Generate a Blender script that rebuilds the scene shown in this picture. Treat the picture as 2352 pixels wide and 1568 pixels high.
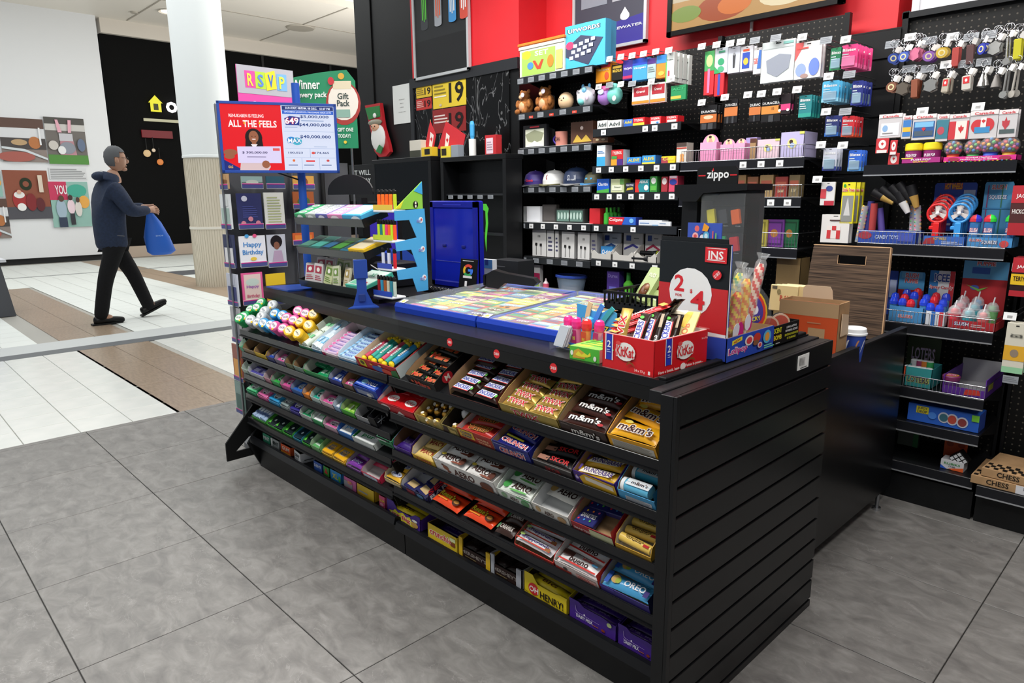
import bpy, bmesh, math, random
from mathutils import Matrix, Vector
random.seed(7)
S = bpy.context.scene
for o in list(bpy.data.objects): bpy.data.objects.remove(o)
# ------------------------------------------------------------------ camera
FP, CX, CY = 1583.0, 1176.0, 784.0
def _rot(yaw, pitch, roll):
    fw = Vector((math.sin(yaw)*math.cos(pitch), math.cos(yaw)*math.cos(pitch), -math.sin(pitch)))
    rt = Vector((math.cos(yaw), -math.sin(yaw), 0)); dn = fw.cross(rt)
    c, s = math.cos(roll), math.sin(roll)
    return c*rt+s*dn, -s*rt+c*dn, fw
RT, DN, FW = _rot(math.radians(-46.03), math.radians(11.96), math.radians(.5))
EYE = Vector((0, 0, 1.32))
cd = bpy.data.cameras.new('camera'); cam = bpy.data.objects.new('camera', cd)
S.collection.objects.link(cam); S.camera = cam
cd.sensor_width = 36; cd.lens = FP/2352*36; cd.clip_start = .05; cd.clip_end = 200
m3 = Matrix((RT, -DN, -FW)).transposed()
cam.matrix_world = Matrix.Translation(EYE) @ m3.to_4x4()
# ------------------------------------------------------------------ light, world, exposure
S.view_settings.view_transform = 'Standard'; S.view_settings.look = 'None'
S.view_settings.gamma = 1; S.view_settings.use_curve_mapping = False
S.view_settings.exposure = 0.0
w = bpy.data.worlds.new('world'); S.world = w; w.use_nodes = True
w.node_tree.nodes['Background'].inputs[0].default_value = (.86, .93, 1, 1)
w.node_tree.nodes['Background'].inputs[1].default_value = .34
def area(loc, sx, sy, power, col=(1, .98, .95), aim=None):
    l = bpy.data.lights.new('ceiling_or_added_light', 'AREA'); l.shape = 'RECTANGLE'; l.size = sx; l.size_y = sy
    l.energy = power; l.color = col
    o = bpy.data.objects.new('ceiling_or_added_light', l); o.location = loc; S.collection.objects.link(o)
    if aim: o.rotation_euler = (Vector(aim)-Vector(loc)).to_track_quat('-Z', 'Y').to_euler()
    return o
area((-2.0, .2, 3.0), 2.8, .35, 74)
area((-1.0, 2.15, 3.0), .35, 1.6, 30)
area((-2.7, 2.35, 3.0), 2.2, .35, 68)
area((.4, 1.0, 3.0), .35, 2.4, 50)
area((-10.5, 3, 5.05), 9, 9, 410, (.94, .98, 1))
area((-6.0, -2.5, 4.6), 2.6, 4, 34, (.94, .98, 1))
area((-10.5, 9.5, 2.4), 5, 4, 330, (1, .97, .92), (-11, 7.5, 5))  # added uplight hidden behind the pillar, brightens the mall ceiling
# ------------------------------------------------------------------ pixel helpers (turn a photo pixel into a point on a plane)
def ray(x, y): return RT*((x-CX)/FP)+DN*((y-CY)/FP)+FW
def az(x, y, z=0): d = ray(x, y); return EYE+d*((z-EYE.z)/d.z)
def ax(x, y, X): d = ray(x, y); return EYE+d*(X/d.x)
def ay(x, y, Y): d = ray(x, y); return EYE+d*(Y/d.y)
def proj(p):
    q = Vector(p)-EYE; return CX+FP*q.dot(RT)/q.dot(FW), CY+FP*q.dot(DN)/q.dot(FW)
# ------------------------------------------------------------------ materials
def lin(h):
    h = h.lstrip('#')
    if len(h) == 3: h = ''.join(c*2 for c in h)
    r = []
    for i in (0, 2, 4):
        c = int(h[i:i+2], 16)/255
        r.append(c/12.92 if c <= .04045 else ((c+.055)/1.055)**2.4)
    return (*r, 1)
MC = {}
def M(h, rough=.5, metal=0, emit=0, alpha=1, trans=0, coat=0):
    if isinstance(h, bpy.types.Material): return h
    if h in NAMED: return NAMED[h]
    k = (h, rough, metal, emit, alpha, trans, coat)
    if k in MC: return MC[k]
    m = bpy.data.materials.new('mat_'+h.strip('#')); m.use_nodes = True
    b = m.node_tree.nodes['Principled BSDF']; c = lin(h)
    b.inputs['Base Color'].default_value = c; b.inputs['Roughness'].default_value = rough
    b.inputs['Metallic'].default_value = metal; b.inputs['Alpha'].default_value = alpha
    b.inputs['Transmission Weight'].default_value = trans; b.inputs['Coat Weight'].default_value = coat
    if emit: b.inputs['Emission Color'].default_value = c; b.inputs['Emission Strength'].default_value = emit; b.inputs['Base Color'].default_value = (c[0]*.08, c[1]*.08, c[2]*.08, 1)
    if max(c[:3]) < .03 and not emit: b.inputs['Specular IOR Level'].default_value = .28
    if alpha < .07: b.inputs['Specular IOR Level'].default_value = .25
    MC[k] = m
    return m
NAMED = {}
def nodemat(name, rough=.5, metal=0):
    m = bpy.data.materials.new(name); m.use_nodes = True; nt = m.node_tree
    b = nt.nodes['Principled BSDF']; b.inputs['Roughness'].default_value = rough; b.inputs['Metallic'].default_value = metal
    NAMED[name] = m
    if 'black' in name: b.inputs['Specular IOR Level'].default_value = .3
    return m, nt, b
def N(nt, t, **kw):
    n = nt.nodes.new(t)
    for k, v in kw.items():
        if k.startswith('i_'):
            n.inputs[int(k[2:]) if k[2:].isdigit() else k[2:].replace('_', ' ')].default_value = v
        else: setattr(n, k, v)
    return n
def ramp(nt, src, stops):
    r = nt.nodes.new('ShaderNodeValToRGB'); e = r.color_ramp.elements
    while len(e) < len(stops): e.new(.5)
    for i, (p, c) in enumerate(stops): e[i].position = p; e[i].color = lin(c)
    nt.links.new(src, r.inputs[0]); return r.outputs[0]
def mixc(nt, f, a, b, mode='MIX'):
    n = nt.nodes.new('ShaderNodeMix'); n.data_type = 'RGBA'; n.blend_type = mode
    for s, v in ((n.inputs[0], f), (n.inputs[6], a), (n.inputs[7], b)):
        if hasattr(v, 'is_linked'): nt.links.new(v, s)
        else: s.default_value = v
    return n.outputs[2]
def stone(name, base, dark, light, scale, rough):
    m, nt, b = nodemat(name, rough); L = nt.links
    tc = N(nt, 'ShaderNodeTexCoord'); oi = N(nt, 'ShaderNodeObjectInfo')
    ad = N(nt, 'ShaderNodeVectorMath', operation='ADD'); sc = N(nt, 'ShaderNodeVectorMath', operation='SCALE'); sc.inputs[3].default_value = 60
    L.new(oi.outputs['Random'], sc.inputs[0]); L.new(tc.outputs['Object'], ad.inputs[0]); L.new(sc.outputs[0], ad.inputs[1])
    mp = N(nt, 'ShaderNodeMapping'); mp.inputs['Scale'].default_value = (1, 1.7, 1); mp.inputs['Rotation'].default_value = (0, 0, .5); L.new(ad.outputs[0], mp.inputs[0])
    n1 = N(nt, 'ShaderNodeTexNoise'); n1.inputs['Scale'].default_value = scale; n1.inputs['Detail'].default_value = 9; n1.inputs['Roughness'].default_value = .62; n1.inputs['Distortion'].default_value = .6
    L.new(mp.outputs[0], n1.inputs['Vector'])
    c1 = ramp(nt, n1.outputs[0], [(.3, dark), (.5, base), (.72, light)])
    n2 = N(nt, 'ShaderNodeTexNoise'); n2.inputs['Scale'].default_value = scale*.9; n2.inputs['Detail'].default_value = 5; n2.inputs['Distortion'].default_value = 2.2
    L.new(mp.outputs[0], n2.inputs['Vector'])
    v = ramp(nt, n2.outputs[0], [(.485, '000000'), (.5, '777777'), (.515, '000000')])
    n3 = N(nt, 'ShaderNodeTexNoise'); n3.inputs['Scale'].default_value = scale*.7; L.new(mp.outputs[0], n3.inputs['Vector'])
    g = ramp(nt, n3.outputs[0], [(.5, '000000'), (.68, 'ffffff')])
    vm = mixc(nt, 1.0, v, g, 'MULTIPLY')
    sep = N(nt, 'ShaderNodeRGBToBW'); L.new(vm, sep.inputs[0])
    c2 = mixc(nt, sep.outputs[0], c1, lin('d8d6d2'))
    L.new(c2, b.inputs['Base Color'])
    rr = N(nt, 'ShaderNodeMapRange'); rr.inputs[3].default_value = rough-.08; rr.inputs[4].default_value = rough+.12
    L.new(n1.outputs[0], rr.inputs[0]); L.new(rr.outputs[0], b.inputs['Roughness'])
    return m
stone('grey_stone', '777572', '63615f', '8b8986', 10, .45)
def plain_noise(name, a, bcol, scale, rough, stretch=(1, 1, 1), metal=0, bump=0):
    m, nt, b = nodemat(name, rough, metal); L = nt.links
    tc = N(nt, 'ShaderNodeTexCoord'); mp = N(nt, 'ShaderNodeMapping'); mp.inputs['Scale'].default_value = stretch; L.new(tc.outputs['Object'], mp.inputs[0])
    n1 = N(nt, 'ShaderNodeTexNoise'); n1.inputs['Scale'].default_value = scale; n1.inputs['Detail'].default_value = 6
    L.new(mp.outputs[0], n1.inputs['Vector']); L.new(ramp(nt, n1.outputs[0], [(.35, a), (.65, bcol)]), b.inputs['Base Color'])
    if bump:
        bp = N(nt, 'ShaderNodeBump'); bp.inputs['Strength'].default_value = bump; bp.inputs['Distance'].default_value = .003
        L.new(n1.outputs[0], bp.inputs['Height']); L.new(bp.outputs[0], b.inputs['Normal'])
    return m
plain_noise('black_panel', '0c0d0e', '111214', 3, .4)
plain_noise('black_metal', '0f1011', '131416', 30, .42)
plain_noise('kraft', 'a5835c', 'b48f66', 18, .8)
plain_noise('white_tile', 'dfe3df', 'e9ebe7', 5, .22)
plain_noise('brown_tile', '8d7b69', 'a28f7b', 14, .3, (1, 4, 1))
plain_noise('beige_panel', 'cfc5b2', 'd9d0be', 6, .6, (1, 1, .15))
plain_noise('dark_wood', '2c231e', '6d5847', 9, .45, (.6, .6, 22))
plain_noise('black_fabric', '0b0b0d', '111114', 60, .9)
plain_noise('navy_fabric', '17243b', '1d2c47', 40, .85)
plain_noise('brown_fur', '8a5226', 'b9793c', 60, .95, bump=.9)
plain_noise('red_wall', 'd8202a', 'e02630', 2, .5)
def marbleblack():
    m, nt, b = nodemat('black_marble', .22); L = nt.links
    tc = N(nt, 'ShaderNodeTexCoord'); mp = N(nt, 'ShaderNodeMapping'); mp.inputs['Scale'].default_value = (2.2, 1, .8); L.new(tc.outputs['Object'], mp.inputs[0])
    n = N(nt, 'ShaderNodeTexNoise'); n.inputs['Scale'].default_value = 3.2; n.inputs['Detail'].default_value = 3; n.inputs['Distortion'].default_value = 1.6
    L.new(mp.outputs[0], n.inputs['Vector'])
    L.new(ramp(nt, n.outputs[0], [(.49, '0b0b0c'), (.502, '6f7072'), (.512, '0b0b0c')]), b.inputs['Base Color'])
marbleblack()
def pegboard():
    m, nt, b = nodemat('pegboard_black', .5); L = nt.links
    tc = N(nt, 'ShaderNodeTexCoord'); sx = N(nt, 'ShaderNodeSeparateXYZ'); L.new(tc.outputs['Object'], sx.inputs[0])
    ds = []
    for k in (0, 2):
        a = N(nt, 'ShaderNodeMath', operation='MULTIPLY'); a.inputs[1].default_value = 1/.026; L.new(sx.outputs[k], a.inputs[0])
        f = N(nt, 'ShaderNodeMath', operation='FRACT'); L.new(a.outputs[0], f.inputs[0])
        s = N(nt, 'ShaderNodeMath', operation='SUBTRACT'); s.inputs[1].default_value = .5; L.new(f.outputs[0], s.inputs[0])
        p = N(nt, 'ShaderNodeMath', operation='POWER'); p.inputs[1].default_value = 2; q = N(nt, 'ShaderNodeMath', operation='ABSOLUTE')
        L.new(s.outputs[0], q.inputs[0]); L.new(q.outputs[0], p.inputs[0]); ds.append(p)
    a = N(nt, 'ShaderNodeMath', operation='ADD'); L.new(ds[0].outputs[0], a.inputs[0]); L.new(ds[1].outputs[0], a.inputs[1])
    L.new(ramp(nt, a.outputs[0], [(.012, '5a554c'), (.02, '0c0c0c')]), b.inputs['Base Color'])
pegboard()
def knurl(name, c):                 # fine horizontal ridges of the ribbed price strips
    m, nt, b = nodemat(name, .28)
    b.inputs['Base Color'].default_value = lin(c)
knurl('strip_grey', '2b2e31'); knurl('clear_strip', '8f949a')
GLASS = lambda: M('#eef4f6', .06, 0, 0, .22)
NAMED['clear'] = M('#e8eef0', .02, 0, 0, .05)
NAMED['clear_gold'] = M('#d9c67a', .15, 0, 0, .35)
NAMED['clear_ticket'] = M('#dfe8ee', .04, 0, 0, .1)
NAMED['chrome'] = M('#c9ccd0', .18, .95)
NAMED['steel'] = M('#9a9da1', .3, .9)
NAMED['gold_foil'] = M('#d9a94a', .25, .75)
NAMED['blue_clear'] = M('#1a2bbd', .12, 0, 0, .86)
# ------------------------------------------------------------------ mesh builder
class G:
    def __init__(s): s.v = []; s.f = []; s.mi = []; s.mats = []; s.sm = []; s.T = None
    def m(s, c):
        if c not in s.mats: s.mats.append(c)
        return s.mats.index(c)
    def add(s, vs, fs, c, smooth=False):
        n = len(s.v)
        if s.T is not None: vs = [s.T @ Vector(v) for v in vs]
        s.v += [tuple(v) for v in vs]; k = s.m(c)
        for f in fs: s.f.append([i+n for i in f]); s.mi.append(k); s.sm.append(smooth)
        return s
    def box(s, x0, x1, y0, y1, z0, z1, c, b=0):
        if b:
            vs = []
            for z, i in ((z0, b), (z0+b, 0), (z1-b, 0), (z1, b)):
                vs += [(x0+i, y0+i, z), (x1-i, y0+i, z), (x1-i, y1-i, z), (x0+i, y1-i, z)]
            fs = [(3, 2, 1, 0), (12, 13, 14, 15)]
            for l in range(3):
                for i in range(4): j = (i+1) % 4; fs.append((l*4+i, l*4+j, l*4+4+j, l*4+4+i))
            return s.add(vs, fs, c)
        return s.add([(x0, y0, z0), (x1, y0, z0), (x1, y1, z0), (x0, y1, z0), (x0, y0, z1), (x1, y0, z1), (x1, y1, z1), (x0, y1, z1)],
                     [(3, 2, 1, 0), (4, 5, 6, 7), (0, 1, 5, 4), (1, 2, 6, 5), (2, 3, 7, 6), (3, 0, 4, 7)], c)
    def prism(s, pts, a0, a1, c, axis='y'):      # outline pts in the plane across axis
        n = len(pts)
        def P(p, a): return {'y': (p[0], a, p[1]), 'x': (a, p[0], p[1]), 'z': (p[0], p[1], a)}[axis]
        vs = [P(p, a0) for p in pts]+[P(p, a1) for p in pts]
        fs = [tuple(range(n)), tuple(range(2*n-1, n-1, -1))]+[(i, i+n, (i+1) % n+n, (i+1) % n) for i in range(n)]
        return s.add(vs, fs, c)
    def cyl(s, p0, p1, r0, r1, c, n=12, cap=True, smooth=True):
        p0 = Vector(p0); p1 = Vector(p1); d = (p1-p0).normalized()
        a = d.orthogonal().normalized(); b = d.cross(a); vs = []
        for p, r in ((p0, r0), (p1, r1)):
            for i in range(n): t = 2*math.pi*i/n; vs.append(p+a*(r*math.cos(t))+b*(r*math.sin(t)))
        s.add(vs, [(i, (i+1) % n, (i+1) % n+n, i+n) for i in range(n)], c, smooth)
        if cap: s.add(vs, [tuple(range(n-1, -1, -1)), tuple(range(n, 2*n))], c)
        return s
    def lathe(s, prof, c, n=16, o=(0, 0, 0), cols=None, sx=1, sy=1):
        for k in range(len(prof)-1):
            vs = []
            for r, z in prof[k:k+2]:
                for i in range(n): t = 2*math.pi*i/n; vs.append((o[0]+r*sx*math.cos(t), o[1]+r*sy*math.sin(t), o[2]+z))
            s.add(vs, [(i, (i+1) % n, (i+1) % n+n, i+n) for i in range(n)], cols[k] if cols else c, True)
        return s
    def ball(s, o, rx, ry, rz, c, n=10, m=6):
        pr = [(max(1e-4, math.sin(math.pi*k/m)), -math.cos(math.pi*k/m)) for k in range(m+1)]
        vs = [(o[0]+r*rx*math.cos(2*math.pi*i/n), o[1]+r*ry*math.sin(2*math.pi*i/n), o[2]+z*rz) for r, z in pr for i in range(n)]
        return s.add(vs, [(k*n+i, k*n+(i+1) % n, (k+1)*n+(i+1) % n, (k+1)*n+i) for k in range(m) for i in range(n)], c, True)
    def tube(s, pts, r, c, n=6):
        for a, b in zip(pts, pts[1:]):
            if (Vector(a)-Vector(b)).length > 1e-6: s.cyl(a, b, r, r, c, n)
        return s
    def mesh(s, name):
        me = bpy.data.meshes.new(name); me.from_pydata(s.v, [], s.f)
        for c in s.mats: me.materials.append(M(c))
        me.polygons.foreach_set('material_index', s.mi); me.polygons.foreach_set('use_smooth', s.sm); me.update()
        bm = bmesh.new(); bm.from_mesh(me)
        if s.T is not None or True: bmesh.ops.recalc_face_normals(bm, faces=bm.faces) if len(bm.faces) < 4000 else None
        bm.to_mesh(me); bm.free()
        return me
    def to(s, name, parent=None, L=None): return link(name, s.mesh(name), parent, L)
    def obj(s, name, parent=None, L=None, mat=None):
        return link(name, s.mesh(name), parent, L)
COL = S.collection
def link(name, me, parent=None, L=None):
    o = bpy.data.objects.new(name, me); COL.objects.link(o)
    if parent: o.parent = parent
    if L is not None: o.matrix_local = L
    return o
def tag(o, label, cat, group=None, kind=None):
    o['label'] = label; o['category'] = cat
    if group: o['group'] = group
    if kind: o['kind'] = kind
    return o
def thing(name, label, cat, L=None, group=None):
    o = bpy.data.objects.new(name, None); COL.objects.link(o); o.empty_display_size = .05
    if L is not None: o.matrix_world = L
    return tag(o, label, cat, group)
def struct(o): o['kind'] = 'structure'; return o
def kids(o): return list(o.children)
def dupt(o, L, label=None):
    c = o.copy(); COL.objects.link(c); c.matrix_basis = L
    if label: c['label'] = label
    for k in kids(o):
        d = k.copy(); COL.objects.link(d); d.parent = c
        for q in kids(k): e = q.copy(); COL.objects.link(e); e.parent = d
    return c
def T(x=0, y=0, z=0): return Matrix.Translation((x, y, z))
def R(a, ax_='Z'): return Matrix.Rotation(math.radians(a), 4, ax_)
def frame(o, u, v):                # local x along u, y along v, normal outwards
    u = Vector(u).normalized(); v = Vector(v).normalized(); n = u.cross(v)
    return Matrix.Translation(o) @ Matrix((u, v, n)).transposed().to_4x4()
FRONT = lambda x, y, z: frame((x, y, z), (1, 0, 0), (0, 0, 1))     # faces -Y
RIGHT = lambda x, y, z: frame((x, y, z), (0, 1, 0), (0, 0, 1))     # faces +X
LEFT = lambda x, y, z: frame((x, y, z), (0, -1, 0), (0, 0, 1))
TOP = lambda x, y, z: frame((x, y, z), (1, 0, 0), (0, 1, 0))
# ------------------------------------------------------------------ flat printing: rectangles, ellipses, outlines and lettering
TXT = {}
def text_geo(s, bold=.02, sh=0):
    k = (s, bold, sh)
    if k in TXT: return TXT[k]
    cu = bpy.data.curves.new('t', 'FONT'); cu.body = s; cu.size = 1; cu.offset = bold; cu.resolution_u = 2; cu.shear = sh
    ob = bpy.data.objects.new('t', cu); me = bpy.data.meshes.new_from_object(ob)
    vs = [(v.co.x, v.co.y) for v in me.vertices]; fs = [tuple(p.vertices) for p in me.polygons]
    bpy.data.objects.remove(ob); bpy.data.curves.remove(cu); bpy.data.meshes.remove(me)
    x0 = min(v[0] for v in vs); x1 = max(v[0] for v in vs); y0 = min(v[1] for v in vs); y1 = max(v[1] for v in vs)
    TXT[k] = ([((x-x0)/(x1-x0)-.5, (y-y0)/(y1-y0)-.5) for x, y in vs], fs)
    return TXT[k]
def artgeo(w, h, shapes, g=None, T_=None, st=.0004):
    g = g or G(); g.T = T_; z = st
    for q in shapes:
        k = q[0]
        if k == 'r':
            _, x0, y0, x1, y1, c = q; g.add([(x0*w, y0*h, z), (x1*w, y0*h, z), (x1*w, y1*h, z), (x0*w, y1*h, z)], [(0, 1, 2, 3)], c)
        elif k == 'e':
            _, cx, cy, rx, ry, c = q; n = 18
            g.add([((cx+rx*math.cos(6.2832*i/n))*w, cy*h+ry*h*math.sin(6.2832*i/n), z) for i in range(n)], [tuple(range(n))], c)
        elif k == 'p':
            g.add([(x*w, y*h, z) for x, y in q[1]], [tuple(range(len(q[1])))], q[2])
        elif k == 't':      # text, cx, cy, width, height, colour, [outline], [rotation]
            s, cx, cy, tw, th, c = q[1:7]; ol = q[7] if len(q) > 7 else None; rt = math.radians(q[8]) if len(q) > 8 else 0
            for bold, col in (((.075, ol),) if ol else ())+((.022, c),):
                vs, fs = text_geo(s, bold); k2 = 1.06 if bold > .05 else 1
                P = []
                for x, y in vs:
                    X = x*tw*w*k2; Y = y*th*h*(1.15 if bold > .05 else 1)
                    P.append((cx*w+X*math.cos(rt)-Y*math.sin(rt), cy*h+X*math.sin(rt)+Y*math.cos(rt), z))
                g.add(P, fs, col); z += st
            continue
        elif k == 'l':      # lines of small print
            _, x0, y0, x1, y1, n, c = q
            for i in range(n):
                yy = y0+(y1-y0)*(i+.25)/n; e = x1-(x1-x0)*(.25 if i == n-1 else (i*37 % 10)/80)
                g.add([(x0*w, yy*h, z), (e*w, yy*h, z), (e*w, (yy+(y1-y0)*.45/n)*h, z), (x0*w, (yy+(y1-y0)*.45/n)*h, z)], [(0, 1, 2, 3)], c)
        z += st
    return g
def art(name, parent, L, w, h, shapes, st=.0004):
    if not shapes: return None
    g = artgeo(w, h, shapes, st=st); me = bpy.data.meshes.new(name); me.from_pydata(g.v, [], g.f)
    for c in g.mats: me.materials.append(M(c))
    me.polygons.foreach_set('material_index', g.mi); me.update()
    return link(name, me, parent, L)
def word(s, c, bg=None, ol=None, w=.8, h=.5, extra=()):
    return ([('r', 0, 0, 1, 1, bg)] if bg else [])+list(extra)+[('t', s, .5, .5, w, h, c)+((ol,) if ol else ())]
# ================================================================== SETTING: shop floor, mall floor
g = G(); g.box(-4.47, 1.3, -1.4, 4.1, -.06, -.006, '#3a3937'); FL = struct(g.obj('floor'))
TX, TY = .575, .552
g = G(); g.box(-TX/2+.0016, TX/2-.0016, -TY/2+.0016, TY/2-.0016, -.012, 0, 'grey_stone', .0012); tme = g.mesh('tile')
xs = [-2.12+TX*k for k in range(-4, 6)]; ys = [.86+TY*k for k in range(-4, 6)]
for x in xs:
    for y in ys:
        if x-TX/2 > -4.8:
            xx0 = max(x-TX, -4.468)
            if x-xx0 < .03: continue
            o = link('tile', tme, FL, T((x+xx0)/2, y-TY/2, 0) @ Matrix.Diagonal((min(1, (x-xx0)/TX), 1, 1, 1)))
g = G(); g.box(-19, -4.47, -6, 14, -.06, -.006, '#a9a7a0'); MF = struct(g.obj('floor'))
def slab(w, d, c): g = G(); g.box(-w/2+.002, w/2-.002, -d/2+.002, d/2-.002, -.01, 0, c, .0015); return g.mesh('tile')
wt = slab(.2815, .276, 'white_tile'); bt = slab(.845, .3, 'brown_tile')
gs = G()
def strip_kind(Y): return 'b' if 1.36 < Y < 1.96 or 3.72 < Y < 4.32 else 'w'
Y = -.68
while Y < 8:
    for k in range(9):
        X = -4.47-.2815*(k+.5)
        if strip_kind(Y+.02) == 'w' and Y < 4: link('tile', wt, MF, T(X, Y, 0))
    Y += .276 if not (1.1 < Y < 1.36) else .9
    if 1.9 < Y < 2.1: Y = 1.96+.138
for yy in (1.375+.15-.01, 1.675+.15-.01):
    for k in range(3): link('tile', bt, MF, T(-4.47-.845*(k+.5), yy, 0))
    for k in range(6): link('tile', bt, MF, T(-7.62-.845*(k+.5), yy, 0))
for k in range(40):
    for j in range(36):
        X = -7.62-.2815*(k+.5); Yc = -2.4+.276*(j+.5)
        if 1.24 < Yc < 2.06 and X > -12.7: continue
        c = '#a28f7b' if 3.7 < Yc < 4.3 else ('#5a5c60' if X < -12.7 and X > -13.6 and 4.3 < Yc < 4.8 else '#e2e6e2')
        if X < -17.3: continue
        gs.add([(X-.139, Yc-.136, 0), (X+.139, Yc-.136, 0), (X+.139, Yc+.136, 0), (X-.139, Yc+.136, 0)], [(0, 1, 2, 3)], c)
o = gs.obj('tile', MF); o['kind'] = 'stuff'
g = G(); g.box(-7.2, -7.0, -4, 9, -.01, .001, '#5b5f63'); o = g.obj('dark_tile_band', MF)
g = G(); g.box(-7.62, -7.2, -4, 9, -.01, .0005, '#c2c6c6'); o = g.obj('pale_tile_band', MF)
g = G(); g.box(-14.5, -14.4, -2, 9, -.01, .0015, '#8a8d8d'); o = g.obj('dark_tile_band', MF)
# ------------------------------------------------------------------ mall walls and ceiling
g = G(); g.box(-17.9, -17.4, -3, 4.6, .12, 5.12, '#e3e4e6'); g.box(-17.8, -17.5, -3, 4.55, 0, .12, '#2a2b2c'); HO = struct(g.obj('wall_hoarding'))
g = G(); g.box(-18.0, -17.62, 4.7, 14, .25, 4.82, M('#020202', .95)); g.box(-18.0, -17.55, 4.7, 14, 0, .25, '#b9a796'); g.box(-18.0, -17.5, 4.7, 14, 4.82, 6.4, '#d9d1c6')
for yy in (6.4, 8.3, 10.2): g.box(-17.62, -17.58, yy, yy+.06, .25, 4.8, '#1c1c1c')
WS = struct(g.obj('wall_storefront'))
def wallrect(px0, py0, px1, py1, X):
    c = ax((px0+px1)/2, (py0+py1)/2, X)
    return ax(px0, (py0+py1)/2, X).y, ax(px1, (py0+py1)/2, X).y, ax((px0+px1)/2, py1, X).z, ax((px0+px1)/2, py0, X).z
A_MALL = [('r', 0, 0, 1, 1, '#8b7e78'), ('r', 0, .55, 1, .78, '#d8d9dc'), ('r', 0, .78, 1, 1, '#5a4036'), ('r', 0, .3, 1, .55, '#46403f'), ('e', .75, .45, .14, .14, '#b5713f'), ('e', .4, .45, .18, .07, '#b99a72'), ('e', .3, .12, .42, .12, '#a65a50'), ('p', [(.0, .35), (.5, .3), (1, .1), (1, .05), (.5, .24), (0, .3)], '#cfd6da'), ('r', .86, .4, .9, .8, '#e8e8ea')]
A_BUN = [('r', 0, 0, 1, 1, '#6d6763'), ('r', 0, .72, 1, .86, '#c9c6c2'), ('r', 0, .86, 1, 1, '#4b4843'), ('r', 0, 0, 1, .2, '#4f8a3a'), ('p', [(.3, .2), (.35, .62), (.65, .62), (.72, .2)], '#b98790'), ('r', .32, .5, .66, .66, '#c4c2c8'), ('e', .5, .35, .2, .13, '#8a8f9a'), ('e', .35, .3, .1, .09, '#e6e6e6'), ('p', [(.3, .68), (.26, .95), (.33, .95), (.4, .68)], '#e2a9b8'), ('p', [(.55, .68), (.58, .95), (.66, .95), (.63, .68)], '#e2a9b8'), ('e', .15, .4, .12, .1, '#c9c4bd'), ('e', .85, .42, .1, .14, '#62708a')]
A_XMAS = [('r', 0, 0, 1, 1, '#8a4a34'), ('r', 0, 0, 1, .25, '#4c4b52'), ('e', .48, .72, .14, .13, '#26301f'), ('e', .48, .72, .07, .06, '#8a4a34'), ('e', .3, .4, .16, .2, '#a32a2a'), ('e', .3, .5, .12, .07, '#e8e6e2'), ('e', .32, .25, .1, .08, '#ecebe8'), ('e', .55, .35, .12, .18, '#7f1d22'), ('e', .75, .3, .1, .14, '#5c1a20'), ('r', .76, .55, .86, .9, '#d8c9b8'), ('e', .3, .56, .05, .04, '#d8a890')]
A_FAM = [('r', 0, 0, 1, 1, '#8fb8ae'), ('r', 0, .6, .45, 1, '#c5335a'), ('e', .7, .8, .25, .14, '#3fa58f'), ('e', .85, .55, .14, .14, '#e2a54a'), ('t', 'YOU', .3, .82, .3, .2, '#f0e6ea'), ('e', .25, .4, .13, .22, '#9fb4c4'), ('r', .15, 0, .36, .22, '#2c3850'), ('e', .27, .63, .07, .07, '#5a3a2a'), ('e', .5, .45, .1, .16, '#e8cfd8'), ('e', .5, .65, .06, .06, '#3a2620'), ('e', .68, .4, .09, .17, '#d8d2cc'), ('e', .68, .6, .05, .06, '#4a3028'), ('r', .44, .05, .56, .3, '#2b2b33')]
for i, (q, A_, lb) in enumerate([((0, 272, 103, 372), A_MALL, 'mall event photo, upper left of the prints on the white hoarding'), ((106, 271, 197, 377), A_BUN, 'photo print of a pink bunny display on green turf'),
        ((12, 391, 114, 503), A_XMAS, 'reddish brown photo print of people under a Christmas wreath'), ((116, 417, 206, 521), A_FAM, 'photo print of a group before a teal and pink mural'),
        ((-60, 392, 3, 452), A_FAM, 'cropped pink photo print at the left end of the hoarding, upper'), ((-60, 456, 20, 548), A_MALL, 'cropped photo print at the left end of the hoarding, lower')]):
    y0, y1, z0, z1 = wallrect(*q, -17.38)
    g = G(); g.box(-17.4, -17.36, y0, y1, z0, z1, '#dddddd'); o = g.obj('photo_print'); tag(o, lb, 'picture', 'photo prints on the hoarding')
    art('printed_picture', o, RIGHT(-17.358, y0, z0), y1-y0, z1-z0, A_, .004)
y0, y1, z0, z1 = wallrect(113, 386, 199, 412, -17.38)
g = G(); g.box(-17.4, -17.38, y0, y1, z0, z1, '#d9dadc'); o = g.obj('text_panel'); tag(o, 'pale text panel between the photo prints on the hoarding', 'sign')
art('lettering', o, RIGHT(-17.378, y0, z0), y1-y0, z1-z0, [('l', .03, .05, .97, .95, 6, '#8f9092')], .004)
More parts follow.
